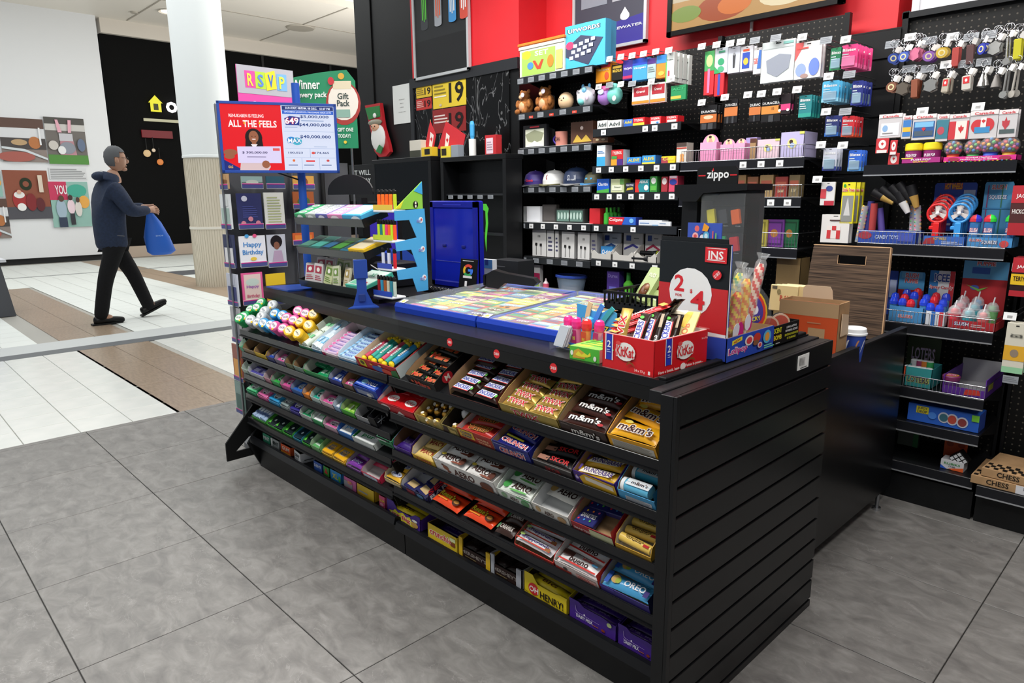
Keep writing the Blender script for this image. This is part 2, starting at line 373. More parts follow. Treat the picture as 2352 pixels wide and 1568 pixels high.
# illuminated sign of the dark shop
y0, y1, z0, z1 = wallrect(338, 222, 470, 262, -17.55)
sg = thing('shop_sign', 'lit white lettering with a yellow house above the dark shop', 'sign', RIGHT(-17.55, y0, z0)); W_, H_ = y1-y0, z1-z0
art('house_symbol', sg, None, W_, H_, [('p', [(.02, .55), (.14, .98), (.26, .55), (.23, .55), (.23, .05), (.05, .05), (.05, .55)], M('#e8e02a', .5, 0, 1.0)), ('r', .1, .15, .18, .5, M('#5c5a10', .5, 0, .3))], .01)
art('lettering', sg, None, W_, H_, [('t', 'ob', .5, .5, .38, .9, M('#ffffff', .5, 0, 3)), ('t', 'sp', .95, .42, .38, .8, M('#ffffff', .5, 0, 3))], .01)
y0, y1, z0, z1 = wallrect(330, 275, 440, 281, -17.6)
g = G(); g.box(-17.6, -17.56, y0, y1, z0, z1, M('#ece8c0', .5, 0, .5)); tag(g.obj('light_strip'), 'thin pale light strip under the lit shop sign', 'lamp')
y0, y1, z0, z1 = wallrect(325, 300, 395, 317, -17.6)
g = G(); g.box(-17.6, -17.56, y0, y1, z0, z1, M('#a01424', .5, 0, .35)); tag(g.obj('red_sign'), 'dim red sign glowing inside the dark shop window', 'sign')
for (x, y, r_, c) in [(338, 352, .08, '#ffd9a0'), (368, 372, .07, '#ff9a50'), (353, 345, .04, '#ffe8c8')]:
    p = ax(x, y, -17.56); g = G(); g.ball((0, 0, 0), r_, r_, r_, M(c, .5, 0, .6)); g.cyl((0, 0, r_*.9), (0, 0, r_+.25), .01, .01, '#222222', 5)
    o = g.obj('pendant_lamp'); o.location = p; tag(o, {'#ffd9a0': 'largest pale lamp glowing in the dark shop window', '#ff9a50': 'orange lamp glowing in the dark shop window', '#ffe8c8': 'smallest lamp between the two others in the dark shop window'}[c], 'lamp', 'lamps in the dark shop')
g = G(); g.box(-18, -4.9, -6, 16, 5.12, 5.3, '#e8e2d8')
for a, b in (((-17.4, 5.2), (-11, 5.2)), ((-17.4, 8.2), (-6, 8.2))): g.box(a[0], b[0], a[1], a[1]+.03, 5.11, 5.125, '#a8a196')
for X in (-15.2, -12.4): g.box(X, X+.03, -6, 14, 5.11, 5.125, '#a8a196')
CE = struct(g.obj('ceiling'))
g = G()                                     # ceiling beam and coffer edges near the dark pillar
g.box(-12.0, -6.5, 6.3, 6.6, 4.75, 5.12, '#e9e4db'); g.box(-12.0, -11.6, 6.6, 12, 4.75, 5.12, '#ddd6ca')
struct(g.obj('ceiling_beam'))
g = G(); p = az(390, 25, 5.12); g.cyl((0, 0, -.02), (0, 0, 0), .17, .17, M('#fff1d6', .5, 0, 3), 20); g.cyl((0, 0, -.03), (0, 0, 0), .22, .2, '#d8d4cc', 20, False)
o = g.obj('downlight'); o.location = p; tag(o, 'round recessed downlight in the mall ceiling left of the column', 'lamp')
for (x, y, lb) in ((690, 63, 'small round grille in the mall ceiling right of the column'), (308, 27, 'tiny round sprinkler in the ceiling above the hoarding')):
    g = G(); p = az(x, y, 5.12); rr = .3 if x > 600 else .07; g.cyl((0, 0, -.03), (0, 0, 0), rr, rr*1.1, '#b5aea2', 16); o = g.obj('ceiling_grille'); o.location = p; tag(o, lb, 'vent')
# column
cx_, cy_ = -10.85, 4.17
cl = thing('column', 'round white mall column with ribbed beige lower cladding', 'column', T(cx_, cy_, 0)); struct(cl)
g = G(); g.lathe([(.365, 1.9), (.365, 1.93), (.36, 1.94), (.36, 5.12)], '#eef2f2', 40); g.obj('upper_shaft', cl)
g = G(); g.lathe([(.345, 0), (.35, .86), (.36, .865), (.36, .9), (.35, .905), (.35, 1.9)], 'beige_panel', 40, cols=['beige_panel', 'beige_panel', '#e6e2d6', 'beige_panel', 'beige_panel']); g.obj('lower_cladding', cl)
g = G()
for i in range(60):
    t = 6.2832*i/60; g.cyl((.346*math.cos(t), .346*math.sin(t), .01), (.351*math.cos(t), .351*math.sin(t), 1.88), .004, .004, '#beb4a0', 4, False)
o = g.obj('ribs', cl); o['kind'] = 'stuff'
# grey kiosk at the far left
kz = ax(15, 603, -9.6).z
kk = thing('kiosk', 'dark grey kiosk counter at the left edge of the frame', 'kiosk', T(-9.75, 1.33, 0))
g = G(); g.prism([(-2.2, 0), (.02, 0), (-.06, kz), (-2.2, kz)], -.9, .05, '#4c4f55', 'x'); g.obj('cabinet', kk)
g = G(); g.prism([(-2.2, kz), (.0, kz), (.0, kz+.03), (-2.2, kz+.03)], -.92, .08, '#cfd2d8', 'x'); g.obj('worktop', kk)
g = G(); g.box(.05, .06, -1.2, -.17, kz*.45, kz*.82, '#2336c8'); g.obj('blue_panel', kk)
# ------------------------------------------------------------------ shop walls
g = G(); g.box(-5.34, -4.56, 3.36, 4.0, 0, 4.2, 'black_panel'); g.box(-5.1, -5.09, 3.35, 3.36, 0, 4.2, '#050505'); struct(g.obj('wall_pillar'))
g = G(); g.box(-4.56, -3.394, 3.36, 3.9, 0, 2.2, 'black_panel'); g.box(-4.56, -3.394, 3.36, 3.9, 2.2, 4.2, 'red_wall'); WB = struct(g.obj('wall_back'))
g = G(); g.box(-4.54, -3.48, 3.352, 3.36, .9, 2.13, 'black_marble'); g.obj('marble_panel', WB)
g = G(); g.box(-4.58, -3.39, 3.34, 3.36, 2.13, 2.2, '#26282c'); g.box(-4.58, -4.54, 3.34, 3.36, .9, 2.13, '#26282c'); g.obj('dark_trim', WB)
g = G(); g.box(-3.394, -1.2, 3.62, 4.0, 0, 2.0, 'black_panel'); g.box(-3.394, -1.2, 3.62, 4.0, 2.0, 4.2, 'red_wall'); struct(g.obj('wall_back'))
g = G(); g.box(-1.2, 2.0, 3.95, 4.2, 0, 2.0, 'black_panel'); g.box(-1.2, 2.0, 3.95, 4.2, 2.0, 4.2, 'red_wall'); struct(g.obj('wall_back'))
g = G(); g.box(-5.0, 2.0, -2.4, 4.2, 3.1, 3.2, '#efeeec'); struct(g.obj('ceiling'))
g = G(); g.box(1.9, 2.0, -2.4, 4.2, 0, 3.2, '#8b8b8b'); struct(g.obj('wall_right'))
# ================================================================== THE COUNTER with its candy shelves
ZT = .895
ct = thing('candy_counter', 'long black sales counter with sloping candy shelves and slatted end panel', 'counter', T(-2.0, 1.4, 0))
I0 = T(2.0, -1.4, 0)                     # parts below are written in room coordinates
def part(g, n, par=None): return link(n, g.mesh(n), par or ct, I0 if not par else None)
g = G(); g.prism([(-3.27, 1.46), (-2.0, 1.372), (-.862, 1.325), (-.862, 2.1), (-3.27, 2.1)], ZT-.022, ZT, M('#141518', .3), 'z')
part(g, 'top')
g = G(); g.prism([(-3.27, 1.46), (-2.0, 1.372), (-.862, 1.325), (-.862, 1.345), (-2.0, 1.392), (-3.27, 1.48)], ZT-.056, ZT-.021, M('#0e0f10', .4), 'z'); part(g, 'front_edge')
g = G(); g.box(-3.25, -.84, 1.66, 1.7, .12, .87, 'black_panel'); part(g, 'back_panel')
g = G(); g.box(-.862, -.829, 1.26, 2.1, .86, ZT-.004, '#151618', .002); g.box(-.885, -.865, 1.33, 2.09, ZT-.001, ZT+.008, '#0e0f10', .002); part(g, 'edge_strip')
# end panel with its horizontal boards
g = G(); g.box(-.829, -.796, 1.257, 2.102, 0, .887, M('#121315', .35), .0015); ep = part(g, 'end_panel')
g = G(); g.box(-.797, -.787, 1.257, 1.272, 0, .887, M('#121315', .35), .001); g.to('edge_board', ep, None)
pz = .0714
for k in range(13):
    z1 = .887-.06 if k else .887; 
    z1 = .887 if k == 0 else .808-.0714*(k-1)-.0
    z0 = .887-.0714*0-.071 if k == 0 else z1-.0714+.0075
    if k == 12: z0 = .0
    z0 = max(z0, 0)
    g = G(); g.box(-.796, -.787, 1.2725, 2.101, z0, z1, M('#121315', .33), .0012); g.to('slat', ep)
g = G(); g.box(-.7868, -.7855, 1.859, 1.93, .836, .877, '#e9e9e6'); 
bl = g.obj('barcode_label'); tag(bl, 'small white barcode label stuck on the slatted end panel', 'label')
art('barcode', bl, RIGHT(-.7853, 1.859, .836), .071, .041, [('r', .12+.045*i, .3, .12+.045*i+.02, .85, '#333333') for i in range(9)]+[('l', .1, .08, .9, .24, 1, '#555555')])
# wing panel and desk behind
g = G(); g.box(-.895, -.875, 2.13, 3.11, .075, .775, M('#0d0e10', .3), .001); g.box(-.897, -.874, 2.13, 3.11, .772, .777, '#1c1d1f'); g.box(-.874, -.872, 2.14, 2.2, .745, .775, '#6d7073'); wp = part(g, 'wing_panel')
g = G(); g.cyl((0, 0, 0), (0, 0, .012), .017, .017, 'chrome', 14); g.cyl((0, 0, .012), (0, 0, .09), .008, .008, 'steel', 10)
o = g.obj('levelling_foot', ct, I0 @ T(-.885, 3.0, 0))
g = G(); g.box(-1.75, -.896, 2.12, 3.0, .69, .715, 'dark_wood'); g.box(-1.75, -1.73, 2.12, 3.0, 0, .69, 'black_panel'); g.box(-1.2, -.93, 2.6, 2.62, 0, .69, 'black_panel'); part(g, 'desk')
# base
for a, b in ((-3.235, -1.995), (-1.99, -.83)):
    g = G(); g.box(a, b, 1.355, 1.375, 0, .13, M('#101113', .4)); part(g, 'kick_panel')
    zd = .165 if a < -2 else .15
    g = G(); g.prism([(1.31, zd-.028), (1.318, zd-.002), (1.33, zd), (1.345, zd-.012), (1.66, zd-.012), (1.66, zd-.03), (1.36, zd-.04), (1.33, zd-.035)], a, b, M('#131417', .28), 'x'); part(g, 'base_deck')
g = G(); g.prism([(1.30, .02+.11), (1.42, .28), (1.60, .28), (1.60, .0), (1.36, 0)], -3.25, -3.236, '#111214', 'x'); part(g, 'side_bracket')
g = G(); g.prism([(1.20, .10), (1.245, .10), (1.40, .23), (1.42, .34), (1.37, .34), (1.2, .15)], -3.262, -3.252, '#0f1011', 'x'); g.box(-3.262, -3.252, 1.2, 1.36, .06, .1, '#0f1011'); part(g, 'foot_bracket')
ROWS = {'L1': (.715, 26), 'L2': (.605, 25), 'L3': (.497, 25), 'L4': (.40, 24), 'L5': (.276, 22), 'LD': (.165, 0),
        'R1': (.713, 27), 'R2': (.582, 25), 'R3': (.442, 24), 'R4': (.30, 22), 'RD': (.15, 0)}
YF = 1.318
for r, (z, a) in ROWS.items():
    if a == 0: continue
    x0, x1 = (-3.235, -1.995) if r[0] == 'L' else (-1.985, -.832)
    D = .2 if r[1] == '1' else .27
    g = G(); g.T = T(0, YF, z-.012) @ R(a, 'X')
    g.box(x0, x1, 0, D, -.006, 0, M('#17181a', .35)); g.T = None
    g.box(x0, x1, YF-.006, YF-.002, z-.036, z-.008, M('#17181b', .12), .0008)
    g.box(x0, x1, YF-.012, YF-.001, z-.04, z-.035, '#0d0e10')
    sh = part(g, 'shelf')
    for xx in (x0+.004, x1-.004):
        g = G(); g.prism([(YF-.0, z-.03), (YF+.02, z-.075), (YF+.05, z-.08), (1.66, z-.04), (1.66, z+.1), (YF+.05, z-.02)], xx-.002, xx+.002, '#0d0e0f', 'x')
        g.to('bracket', sh)
# ------------------------------------------------------------------ printing on wrappers and cartons
def wtxt(s, c, ol=None, w=.78, h=.62): return [('t', s, .5, .5, w, h, c)+((ol,) if ol else ())]
P = {}     # key: (form, body material, art, description)
foil = M('#d8b25a', .3, .6)
P['mars'] = ('pillow', M('#141312', .3), [('t', 'Mars', .5, .52, .66, .66, '#e0452a', '#b98a4c'), ('e', .1, .7, .03, .15, '#4caf3a')], 'black chocolate bar with red lettering')
P['snick'] = ('pillow', M('#2b1810', .3), [('p', [(.1, .1), (.8, .1), (.86, .92), (.14, .92)], '#eef0f2'), ('r', .1, .06, .82, .17, '#c3252f'), ('t', 'SNICKERS', .47, .55, .66, .58, '#2b3aa8'), ('e', .9, .6, .04, .22, '#59c23f')], 'brown chocolate bar with a white panel and blue lettering')
P['twix'] = ('pillow', foil, [('t', 'TWIX', .5, .5, .74, .72, '#d2202c', '#f3efe6'), ('e', .08, .75, .03, .12, '#62b83c')], 'gold chocolate bar with red lettering')
P['mmb'] = ('pillow', M('#43211a', .3), [('t', "m&m's", .5, .5, .74, .6, '#f2efec', '#170c09'), ('e', .9, .2, .07, .14, '#b3242b')], 'brown bag of candy with white lettering')
P['mmy'] = ('pillow', M('#f3b01b', .3), [('t', "m&m's", .5, .42, .8, .55, '#4a241a', '#f5f2ec'), ('e', .25, .8, .1, .12, '#dfc95c')], 'yellow bag of candy with brown lettering')
P['kk'] = ('slab', M('#cf1a20', .25), [('e', .5, .5, .32, .34, '#f4f2ef'), ('t', 'KitKat', .5, .5, .5, .34, '#cf1a20'), ('e', .75, .2, .06, .06, '#8a4a22')], 'red wrapped chocolate with a white oval logo')
P['crisp'] = ('pillow', M('#b5281f', .3), [('t', 'COFFEE', .5, .7, .66, .3, '#3a120c', '#e7a64a'), ('t', 'CRISP', .5, .32, .6, .32, '#3a120c', '#e7a64a')], 'red and orange chocolate bar with dark lettering')
P['crunch'] = ('pillow', M('#1c2486', .25), [('t', 'CRUNCH', .5, .36, .82, .42, '#c92a33', '#f2f2f4'), ('r', .1, .72, .7, .88, '#e5e03a')], 'blue chocolate bar with red lettering and yellow band')
P['skor'] = ('pillow', M('#141214', .3), [('r', 0, .1, .3, .6, '#a3705a'), ('t', 'SKOR', .62, .5, .55, .5, '#d8282c')], 'black toffee bar with red lettering')
P['wund'] = ('pillow', M('#e2b322', .3), [('p', [(.05, .1), (.85, .2), (.95, .8), (.15, .75)], '#f1ead6'), ('t', 'WUNDERBAR', .52, .5, .8, .5, '#43227e'), ('r', .0, .3, .06, .9, '#43227e')], 'yellow and purple peanut bar with purple lettering')
P['aero'] = ('pillow', M('#eceae6', .3), [('e', .85, .4, .1, .45, '#5a2c1c'), ('e', .7, .12, .2, .1, '#8a4a34'), ('e', .1, .8, .08, .15, '#e3cc44'), ('t', 'AERO', .45, .55, .6, .62, '#3a1810')], 'white chocolate bar with brown lettering and bubbles')
P['aerog'] = ('pillow', M('#e6ece2', .3), [('e', .14, .5, .12, .4, '#3f9a45'), ('e', .6, .08, .3, .1, '#6cbb60'), ('t', 'AERO', .62, .55, .6, .62, '#3a1810')], 'white and green mint chocolate bar with brown lettering')
P['aerop'] = ('pillow', M('#ece8de', .3), [('e', .12, .5, .1, .35, '#c9a25c'), ('t', 'AERO', .58, .5, .6, .62, '#2e140e')], 'white and tan chocolate bar with dark lettering')
P['smart'] = ('slab', M('#2a2d6e', .35), [('t', 'SMARTIES', .5, .5, .8, .3, '#f2f2f4')]+[('e', .1+.16*i, .16+.68*(i % 2), .05, .07, c) for i, c in enumerate(['#e0304a', '#f2c42e', '#3f8fd8', '#e87a2a', '#58b84c', '#d85a9a'])], 'dark blue box of candy dotted with bright sweets')
P['wert'] = ('roll', M('#edc75c', .35), [('t', 'Werthers', .45, .62, .62, .3, '#3a1a10'), ('t', 'Original', .45, .34, .5, .24, '#3a1a10'), ('r', .78, .1, .96, .5, '#c9252b')], 'golden roll of butter candy with brown lettering')
P['reese'] = ('pillow', M('#ee4a1c', .22), [('t', "Reese's", .38, .62, .58, .4, '#f0dc2e', '#4a1c10'), ('e', .8, .4, .14, .26, '#4a2414'), ('e', .8, .44, .1, .14, '#c98c3c'), ('r', .1, .2, .5, .3, '#f39a2a')], 'orange peanut butter cup pack with yellow lettering')
P['carml'] = ('pillow', M('#3a221a', .3), [('t', 'CARAMILK', .55, .5, .8, .45, '#d8cfc8'), ('e', .08, .4, .06, .3, '#4c8a5a')], 'dark brown caramel bar with grey lettering')
P['crispy'] = ('pillow', M('#ddd9dc', .3), [('r', 0, .0, 1, .16, '#d8402c'), ('e', .07, .75, .07, .2, '#a8c46a'), ('e', .92, .25, .08, .25, '#a36a3c'), ('t', 'crispycrunch', .5, .5, .82, .5, '#30266e')], 'white and red peanut bar with dark blue lettering')
P['bueno'] = ('pillow', M('#ece9e8', .3), [('r', 0, 0, 1, .14, '#d33028'), ('r', .0, .5, .3, .95, '#4c2a22'), ('t', 'bueno', .5, .42, .5, .5, '#3a1a16'), ('t', 'kinder', .68, .8, .3, .22, '#c82a2a'), ('r', .8, .56, .95, .72, '#5aa8dc')], 'white hazelnut bar with a red wavy edge')
P['oreo'] = ('pillow', M('#4a9fd0', .25), [('r', 0, 0, .1, 1, '#1f4fa8'), ('e', .22, .5, .1, .35, '#c9a45c'), ('e', .28, .45, .06, .25, '#a8b43a'), ('t', 'OREO', .66, .5, .48, .5, '#f4f6fa'), ('r', .9, 0, 1, .5, '#3a2a7c')], 'light blue biscuit bar with white lettering')
P['juicy'] = ('pillow', M('#f1b92a', .35), [('e', .5, .5, .4, .34, '#e9ecf4'), ('t', 'juicy', .5, .5, .6, .42, '#2d3f9c')], 'yellow candy pack with a blue and white badge')
P['sesame'] = ('slab', M('#23245c', .35), [('r', .12, .15, .88, .85, '#cdb07c')], 'dark blue sesame bar pack with a beige window')
P['toffee'] = ('pillow', M('#efcf7c', .35), [('t', 'MACK', .5, .5, .7, .5, '#9c2a1e')], 'yellow toffee pack with red lettering')
P['milk'] = ('pillow', M('#3c1d78', .3), [('t', 'DAIRY MILK', .5, .5, .7, .3, '#8f7fb8')], 'purple milk chocolate bar')
P['hdark'] = ('pillow', M('#1e1413', .3), [('t', "HERSHEY'S", .5, .5, .7, .36, '#4c4444')], 'dark brown chocolate bar')
P['yelbar'] = ('pillow', M('#e6cc26', .3), [('t', 'BIG', .5, .5, .4, .4, '#6a3a1c')], 'yellow wrapped chocolate bar')
P['mento_g'] = ('stick', M('#e6f2e6', .35), [('r', 0, .35, 1, .65, '#7fce9a')], 'pale green roll of mints')
P['mento_b'] = ('stick', M('#dcecf6', .35), [('r', 0, .25, 1, .7, '#79c3ea'), ('t', 'MINT', .5, .48, .5, .3, '#ffffff')], 'pale blue roll of mints')
P['mento_p'] = ('roll', M('#e6cdea', .35), [('e', .12, .5, .1, .4, '#e26aa8'), ('t', 'mentos', .55, .5, .62, .42, '#5a3fa6'), ('r', .9, 0, 1, 1, '#f09ab0')], 'lilac and pink roll of chewy sweets')
P['souv'] = ('roll', M('#bfdcf2', .35), [('t', 'souv', .5, .5, .5, .5, '#2f56b4'), ('r', 0, 0, .12, 1, '#8fc4ec')], 'light blue roll of chewy sweets')
def gum(c, c2, d, t='EXCEL', tc='#20243a'): return ('slab', M(c, .3), [('e', .5, .45, .34, .34, c2), ('t', t, .5, .5, .5, .22, tc), ('p', [(.3, .28), (.7, .28), (.5, .1)], tc)], d)
P['exg'] = gum('#3fc07a', '#e9f4ec', 'green gum pack with a white oval'); P['exp'] = gum('#e06aa8', '#f6e6f0', 'pink gum pack with a white oval')
P['exb'] = gum('#2f9fd8', '#e4f2fa', 'bright blue gum pack with a white oval'); P['exk'] = gum('#8fa0a0', '#e8ecec', 'grey gum pack with a white oval')
P['exv'] = gum('#37308c', '#e6e4f4', 'dark violet gum pack with a white oval'); P['dg'] = gum('#34b04a', '#e6efe6', 'bright green gum pack with a white triangle', 'ICE')
P['dp'] = gum('#d8569a', '#f2dce8', 'pink gum pack with a white label', 'ICE'); P['db'] = gum('#2a63b8', '#dfe8f2', 'blue gum pack with a white label', 'ICE')
P['do'] = gum('#ec8a2c', '#f7e6d0', 'orange gum pack with a white label', 'ICE'); P['teal'] = gum('#1fa088', '#d8efe8', 'teal gum blister pack', 'MINT')
P['purb'] = ('slab', M('#e8ecf0', .3), [('e', .5, .55, .42, .36, '#2a8ad8'), ('t', 'pur', .5, .55, .5, .34, '#ffffff')], 'white gum pack with a blue oval')
P['purw'] = ('slab', M('#f0f2f2', .3), [('t', 'pur', .5, .5, .6, .5, '#3d9ad8')], 'white gum pack with pale blue lettering')
P['purg'] = ('slab', M('#f0f2f2', .3), [('t', 'pur', .5, .5, .6, .5, '#2f9a5a')], 'white gum pack with green lettering')
P['lime'] = ('slab', M('#86c83e', .3), [('r', .1, .1, .6, .9, '#b4e06a'), ('r', .65, .1, .9, .9, '#e6f2d0')], 'lime green candy pack')
P['hallk'] = ('slab', M('#1d2024', .3), [('r', .1, .2, .5, .8, '#5f7f9a'), ('t', 'HALLS', .7, .5, .4, .4, '#e8e8e8')], 'black and grey cough drop pack')
P['hallb'] = ('slab', M('#1f49b8', .25), [('e', .3, .5, .14, .3, '#8fd0f4'), ('t', 'HALLS', .68, .5, .5, .42, '#f2f6ff'), ('r', 0, 0, 1, .16, '#8fa4ec')], 'blue cough drop pack with white lettering')
P['green'] = ('slab', M('#1f9a60', .3), [('r', .1, .2, .42, .8, '#bfe8cf'), ('r', .55, .2, .9, .8, '#7fd0a0')], 'green mint pack')
P['bluep'] = ('slab', M('#2a4fb4', .3), [('r', .12, .15, .42, .85, '#e6ecfa'), ('r', .55, .15, .88, .85, '#c9d6f4')], 'blue and white mint pack')
P['jfruit'] = ('slab', M('#f6b61c', .3), [('t', 'JUICY', .5, .66, .62, .28, '#1d2c56', '#f3ead0'), ('t', 'FRUIT', .5, .34, .6, .28, '#1d2c56', '#f3ead0')], 'yellow gum pack with dark blue lettering')
P['purple'] = ('pillow', M('#7a2a9c', .3), [('t', 'juicy', .5, .5, .7, .5, '#e4e0f8', '#3a3ca8')], 'purple candy pack with pale lettering')
P['pinkp'] = ('pillow', M('#c22a50', .3), [('t', 'juicy', .5, .5, .7, .5, '#c8c8ee', '#2c2c84')], 'crimson candy pack with pale lettering')
P['dark5'] = ('slab', M('#1d2a2c', .25), [('e', .5, .5, .12, .14, '#c8d8d4'), ('p', [(.0, 0), (.3, 0), (.1, .4), (0, .5)], '#58c43a')], 'black gum pack with a green corner')
P['dark5b'] = ('slab', M('#18303c', .25), [('e', .5, .5, .12, .14, '#c8dce4')], 'black and teal gum pack')
P['tubes'] = ('stick', M('#9fb8d8', .3), [('r', 0, .6, 1, 1, '#e4eef8'), ('r', 0, .3, 1, .5, '#3f62a8')], 'pale blue gum stick')
P['paleg'] = ('slab', M('#62b86a', .3), [('r', .1, .2, .9, .5, '#d8eed8')], 'light green gum pack')
P['bvio'] = ('slab', M('#4a45a0', .3), [('r', .15, .3, .85, .8, '#c9c6ee')], 'violet gum pack')
P['hubba'] = ('pillow', M('#e0b840', .35), [('t', 'GUM', .5, .5, .6, .5, '#c23a5c')], 'yellow bubble gum pack')
TPL = {}
def make_item(key, L, W, t):
    form, body, A, d = P[key]; g = G()
    if form == 'pillow':
        nx, ny = 8, 3; vs = []; fs = []
        for sgn in (1, -1):
            for i in range(nx+1):
                u = i/nx; e = 0 if i in (0, nx) else (.25 if i in (1, nx-1) else 1)
                for j in range(ny+1):
                    q = j/ny; hh = math.sin(math.pi*q)**.6 if 0 < j < ny else .05
                    ww = 1.0 if i in (0, nx) else .94
                    zz = t/2+sgn*t/2*e*hh+(.0006*(i+j) % .002)
                    vs.append(((u-.5)*L+(random.random()-.5)*.0012*0, (q-.5)*W*ww, zz))
        m_ = (nx+1)*(ny+1)
        for s_ in (0, 1):
            for i in range(nx):
                for j in range(ny):
                    a = s_*m_+i*(ny+1)+j; f = (a, a+ny+1, a+ny+2, a+1); fs.append(f if s_ == 0 else f[::-1])
        for i in range(nx):
            for j in (0, ny): a = i*(ny+1)+j; fs.append((a, a+ny+1, a+ny+1+m_, a+m_))
        for j in range(ny):
            for i in (0, nx): a = i*(ny+1)+j; fs.append((a, a+1, a+1+m_, a+m_))
        g.add(vs, fs, body, True)
    elif form == 'slab': g.box(-L/2, L/2, -W/2, W/2, 0, t, body, t*.12)
    elif form == 'roll': g.cyl((-L/2, 0, t/2), (L/2, 0, t/2), t/2, t/2, body, 12); g.cyl((-L/2-.001, 0, t/2), (L/2+.001, 0, t/2), t*.35, t*.35, '#f0ece8', 8)
    elif form == 'stick': g.cyl((0, -W/2, t/2), (0, W/2, t/2), L/2, L/2, body, 10)
    nm = {'pillow': 'wrapped_bar', 'slab': 'candy_pack', 'roll': 'candy_roll', 'stick': 'candy_stick'}[form]
    o = link(nm, g.mesh(nm)); 
    if form == 'roll': art('printed_band', o, T(-L/2*.96, -t*.42, t*.985), L*.96, t*.84, A, .0003)
    elif form == 'stick': art('printed_band', o, T(-L*.36, -W/2*.9, t/2+L*.5), L*.72, W*.9, A, .0003)
    else: art('printed_face', o, T(-L*.46, -W*.4, t+.0004), L*.92, W*.8, A, .0003)
    return o
ORD = ['front', 'second', 'third', 'fourth', 'fifth', 'sixth', 'seventh', 'eighth']
def items(F, key, W, D, nx, ny, lv, cname, jit=4, t=.016, skip=(), grp=True, v0=.0, fill=1.0, lay=''):
    if lay: cname = lay+cname
    cell = (W-.008)/nx; pitch = (D-.01-v0)*fill/ny; form = P[key][0]
    L_, W_ = cell*.97, pitch*(.98 if form != 'roll' else .9)
    if form == 'roll': t = min(pitch*.92, .024)
    k = (key, round(L_, 3), round(W_, 3), round(t, 3)); src = TPL.get(k); cat = {'pillow': 'candy bar', 'slab': 'candy pack', 'roll': 'candy roll', 'stick': 'candy roll'}[form]
    for j in range(ny):
        for i in range(nx):
            if (i, j) in skip: continue
            Lm = F @ T(.004+cell*(i+.5), .004+v0+pitch*(j+.5), lv+random.random()*.003) @ R(random.uniform(-jit, jit)) @ R(random.uniform(-3, 5)*(jit > 0), 'X')
            rn = (ORD[j] if ny > 1 else '')+(' row' if ny > 1 else ''); cn = '' if nx == 1 else (('left', 'right')[i] if nx == 2 else (ORD[i].replace('front', 'first')+' across'))
            pos = ', '.join(q for q in (rn, cn) if q)
            lb = f"{P[key][3]}{', '+pos if pos else ''}, in {cname}"
            ws = lb.split()
            if len(ws) > 16: lb = f"{' '.join(P[key][3].split()[:max(2, 16-len((pos+' in '+cname).split()))])}, {pos}, in {cname}"
            if src is None:
                src = make_item(key, L_, W_, t); TPL[k] = src; src.matrix_basis = Lm; tag(src, lb, cat, None)
                o = src
            else: o = dupt(src, Lm, lb)
            o['label'] = ' '.join(lb.split()[:16]); o['category'] = cat; o['group'] = 'sweets in '+cname
def rowx(px, z):
    y = 900.0
    for _ in range(12):
        p = ay(px, y, YF); y = proj((p.x, YF, z))[1]
    return p.x
CART = {}
def carton(row, px0, px1, out, inn, hf, hs, label, cname, front=(), side=(), fills=(), D=None, notch=None, x01=None, yoff=0, ang=0, back=None, name='carton'):
    z, a = ROWS[row]
    x0, x1 = x01 if x01 else (rowx(px0, z)+.0012, rowx(px1, z)-.0012)
    W = x1-x0; D = D or (.185 if row[1] == '1' else (.17 if row[1] == 'D' else .2))
    F = T(x0, YF+.004+yoff+(.022 if row[1] == 'D' else 0), z-.0115 if a else z-.0115) @ R(a, 'X') @ R(ang)
    t = thing(name, label, 'carton', F, 'open display cartons on the candy shelves')
    e = .0016; back = back or hs*1.12
    g = G(); g.box(0, W, 0, D, 0, .0012, inn)
    # side walls
    pr = [(0, 0), (D, 0), (D, back), (D*.8, back), (D*.3, hs), (D*.07, max(hf, hs*.8)), (0, hf)]
    for xa, xb, ol in ((0, e, 0), (W-e, W, 1)):
        g.prism(pr, xa, xb, out, 'x')
        xi = (e+.0004) if not ol else (W-e-.0004); n = len(pr)
        g.add([(xi, p[0], p[1]+(.0002)) for p in pr], [tuple(range(n))], inn)
    g.box(0, W, D-e, D, 0, back, inn); g.add([(0, D+.0004, 0), (W, D+.0004, 0), (W, D+.0004, back), (0, D+.0004, back)], [(0, 1, 2, 3)], out)
    if notch: fp = [(0, 0), (W, 0), (W, notch[1]), (W*.86, notch[1]), (W*.72, hf), (W*.32, hf), (W*.2, notch[0]), (0, notch[0])]
    else: fp = [(0, 0), (W, 0), (W, hf), (0, hf)]
    g.prism(fp, 0, e, out, 'y'); g.add([(x, e+.0004, z_+.0002) for x, z_ in fp], [tuple(range(len(fp)))], inn)
    g.to('tray', t)
    fh = notch and max(notch[0], notch[1]) or hf
    if front: art('printed_front', t, FRONT(0, -.0006, 0), W, hf, front)
    if side: art('printed_side', t, RIGHT(W+.0006, 0, 0), D, hs, side)
    for f in fills:
        key, nx, ny, lv = f[:4]; kw = f[4] if len(f) > 4 else {}
        items(F, key, W, D, nx, ny, lv, cname, **kw)
    return t, F, W, D
K = 'kraft'; WH = '#e9e8e4'
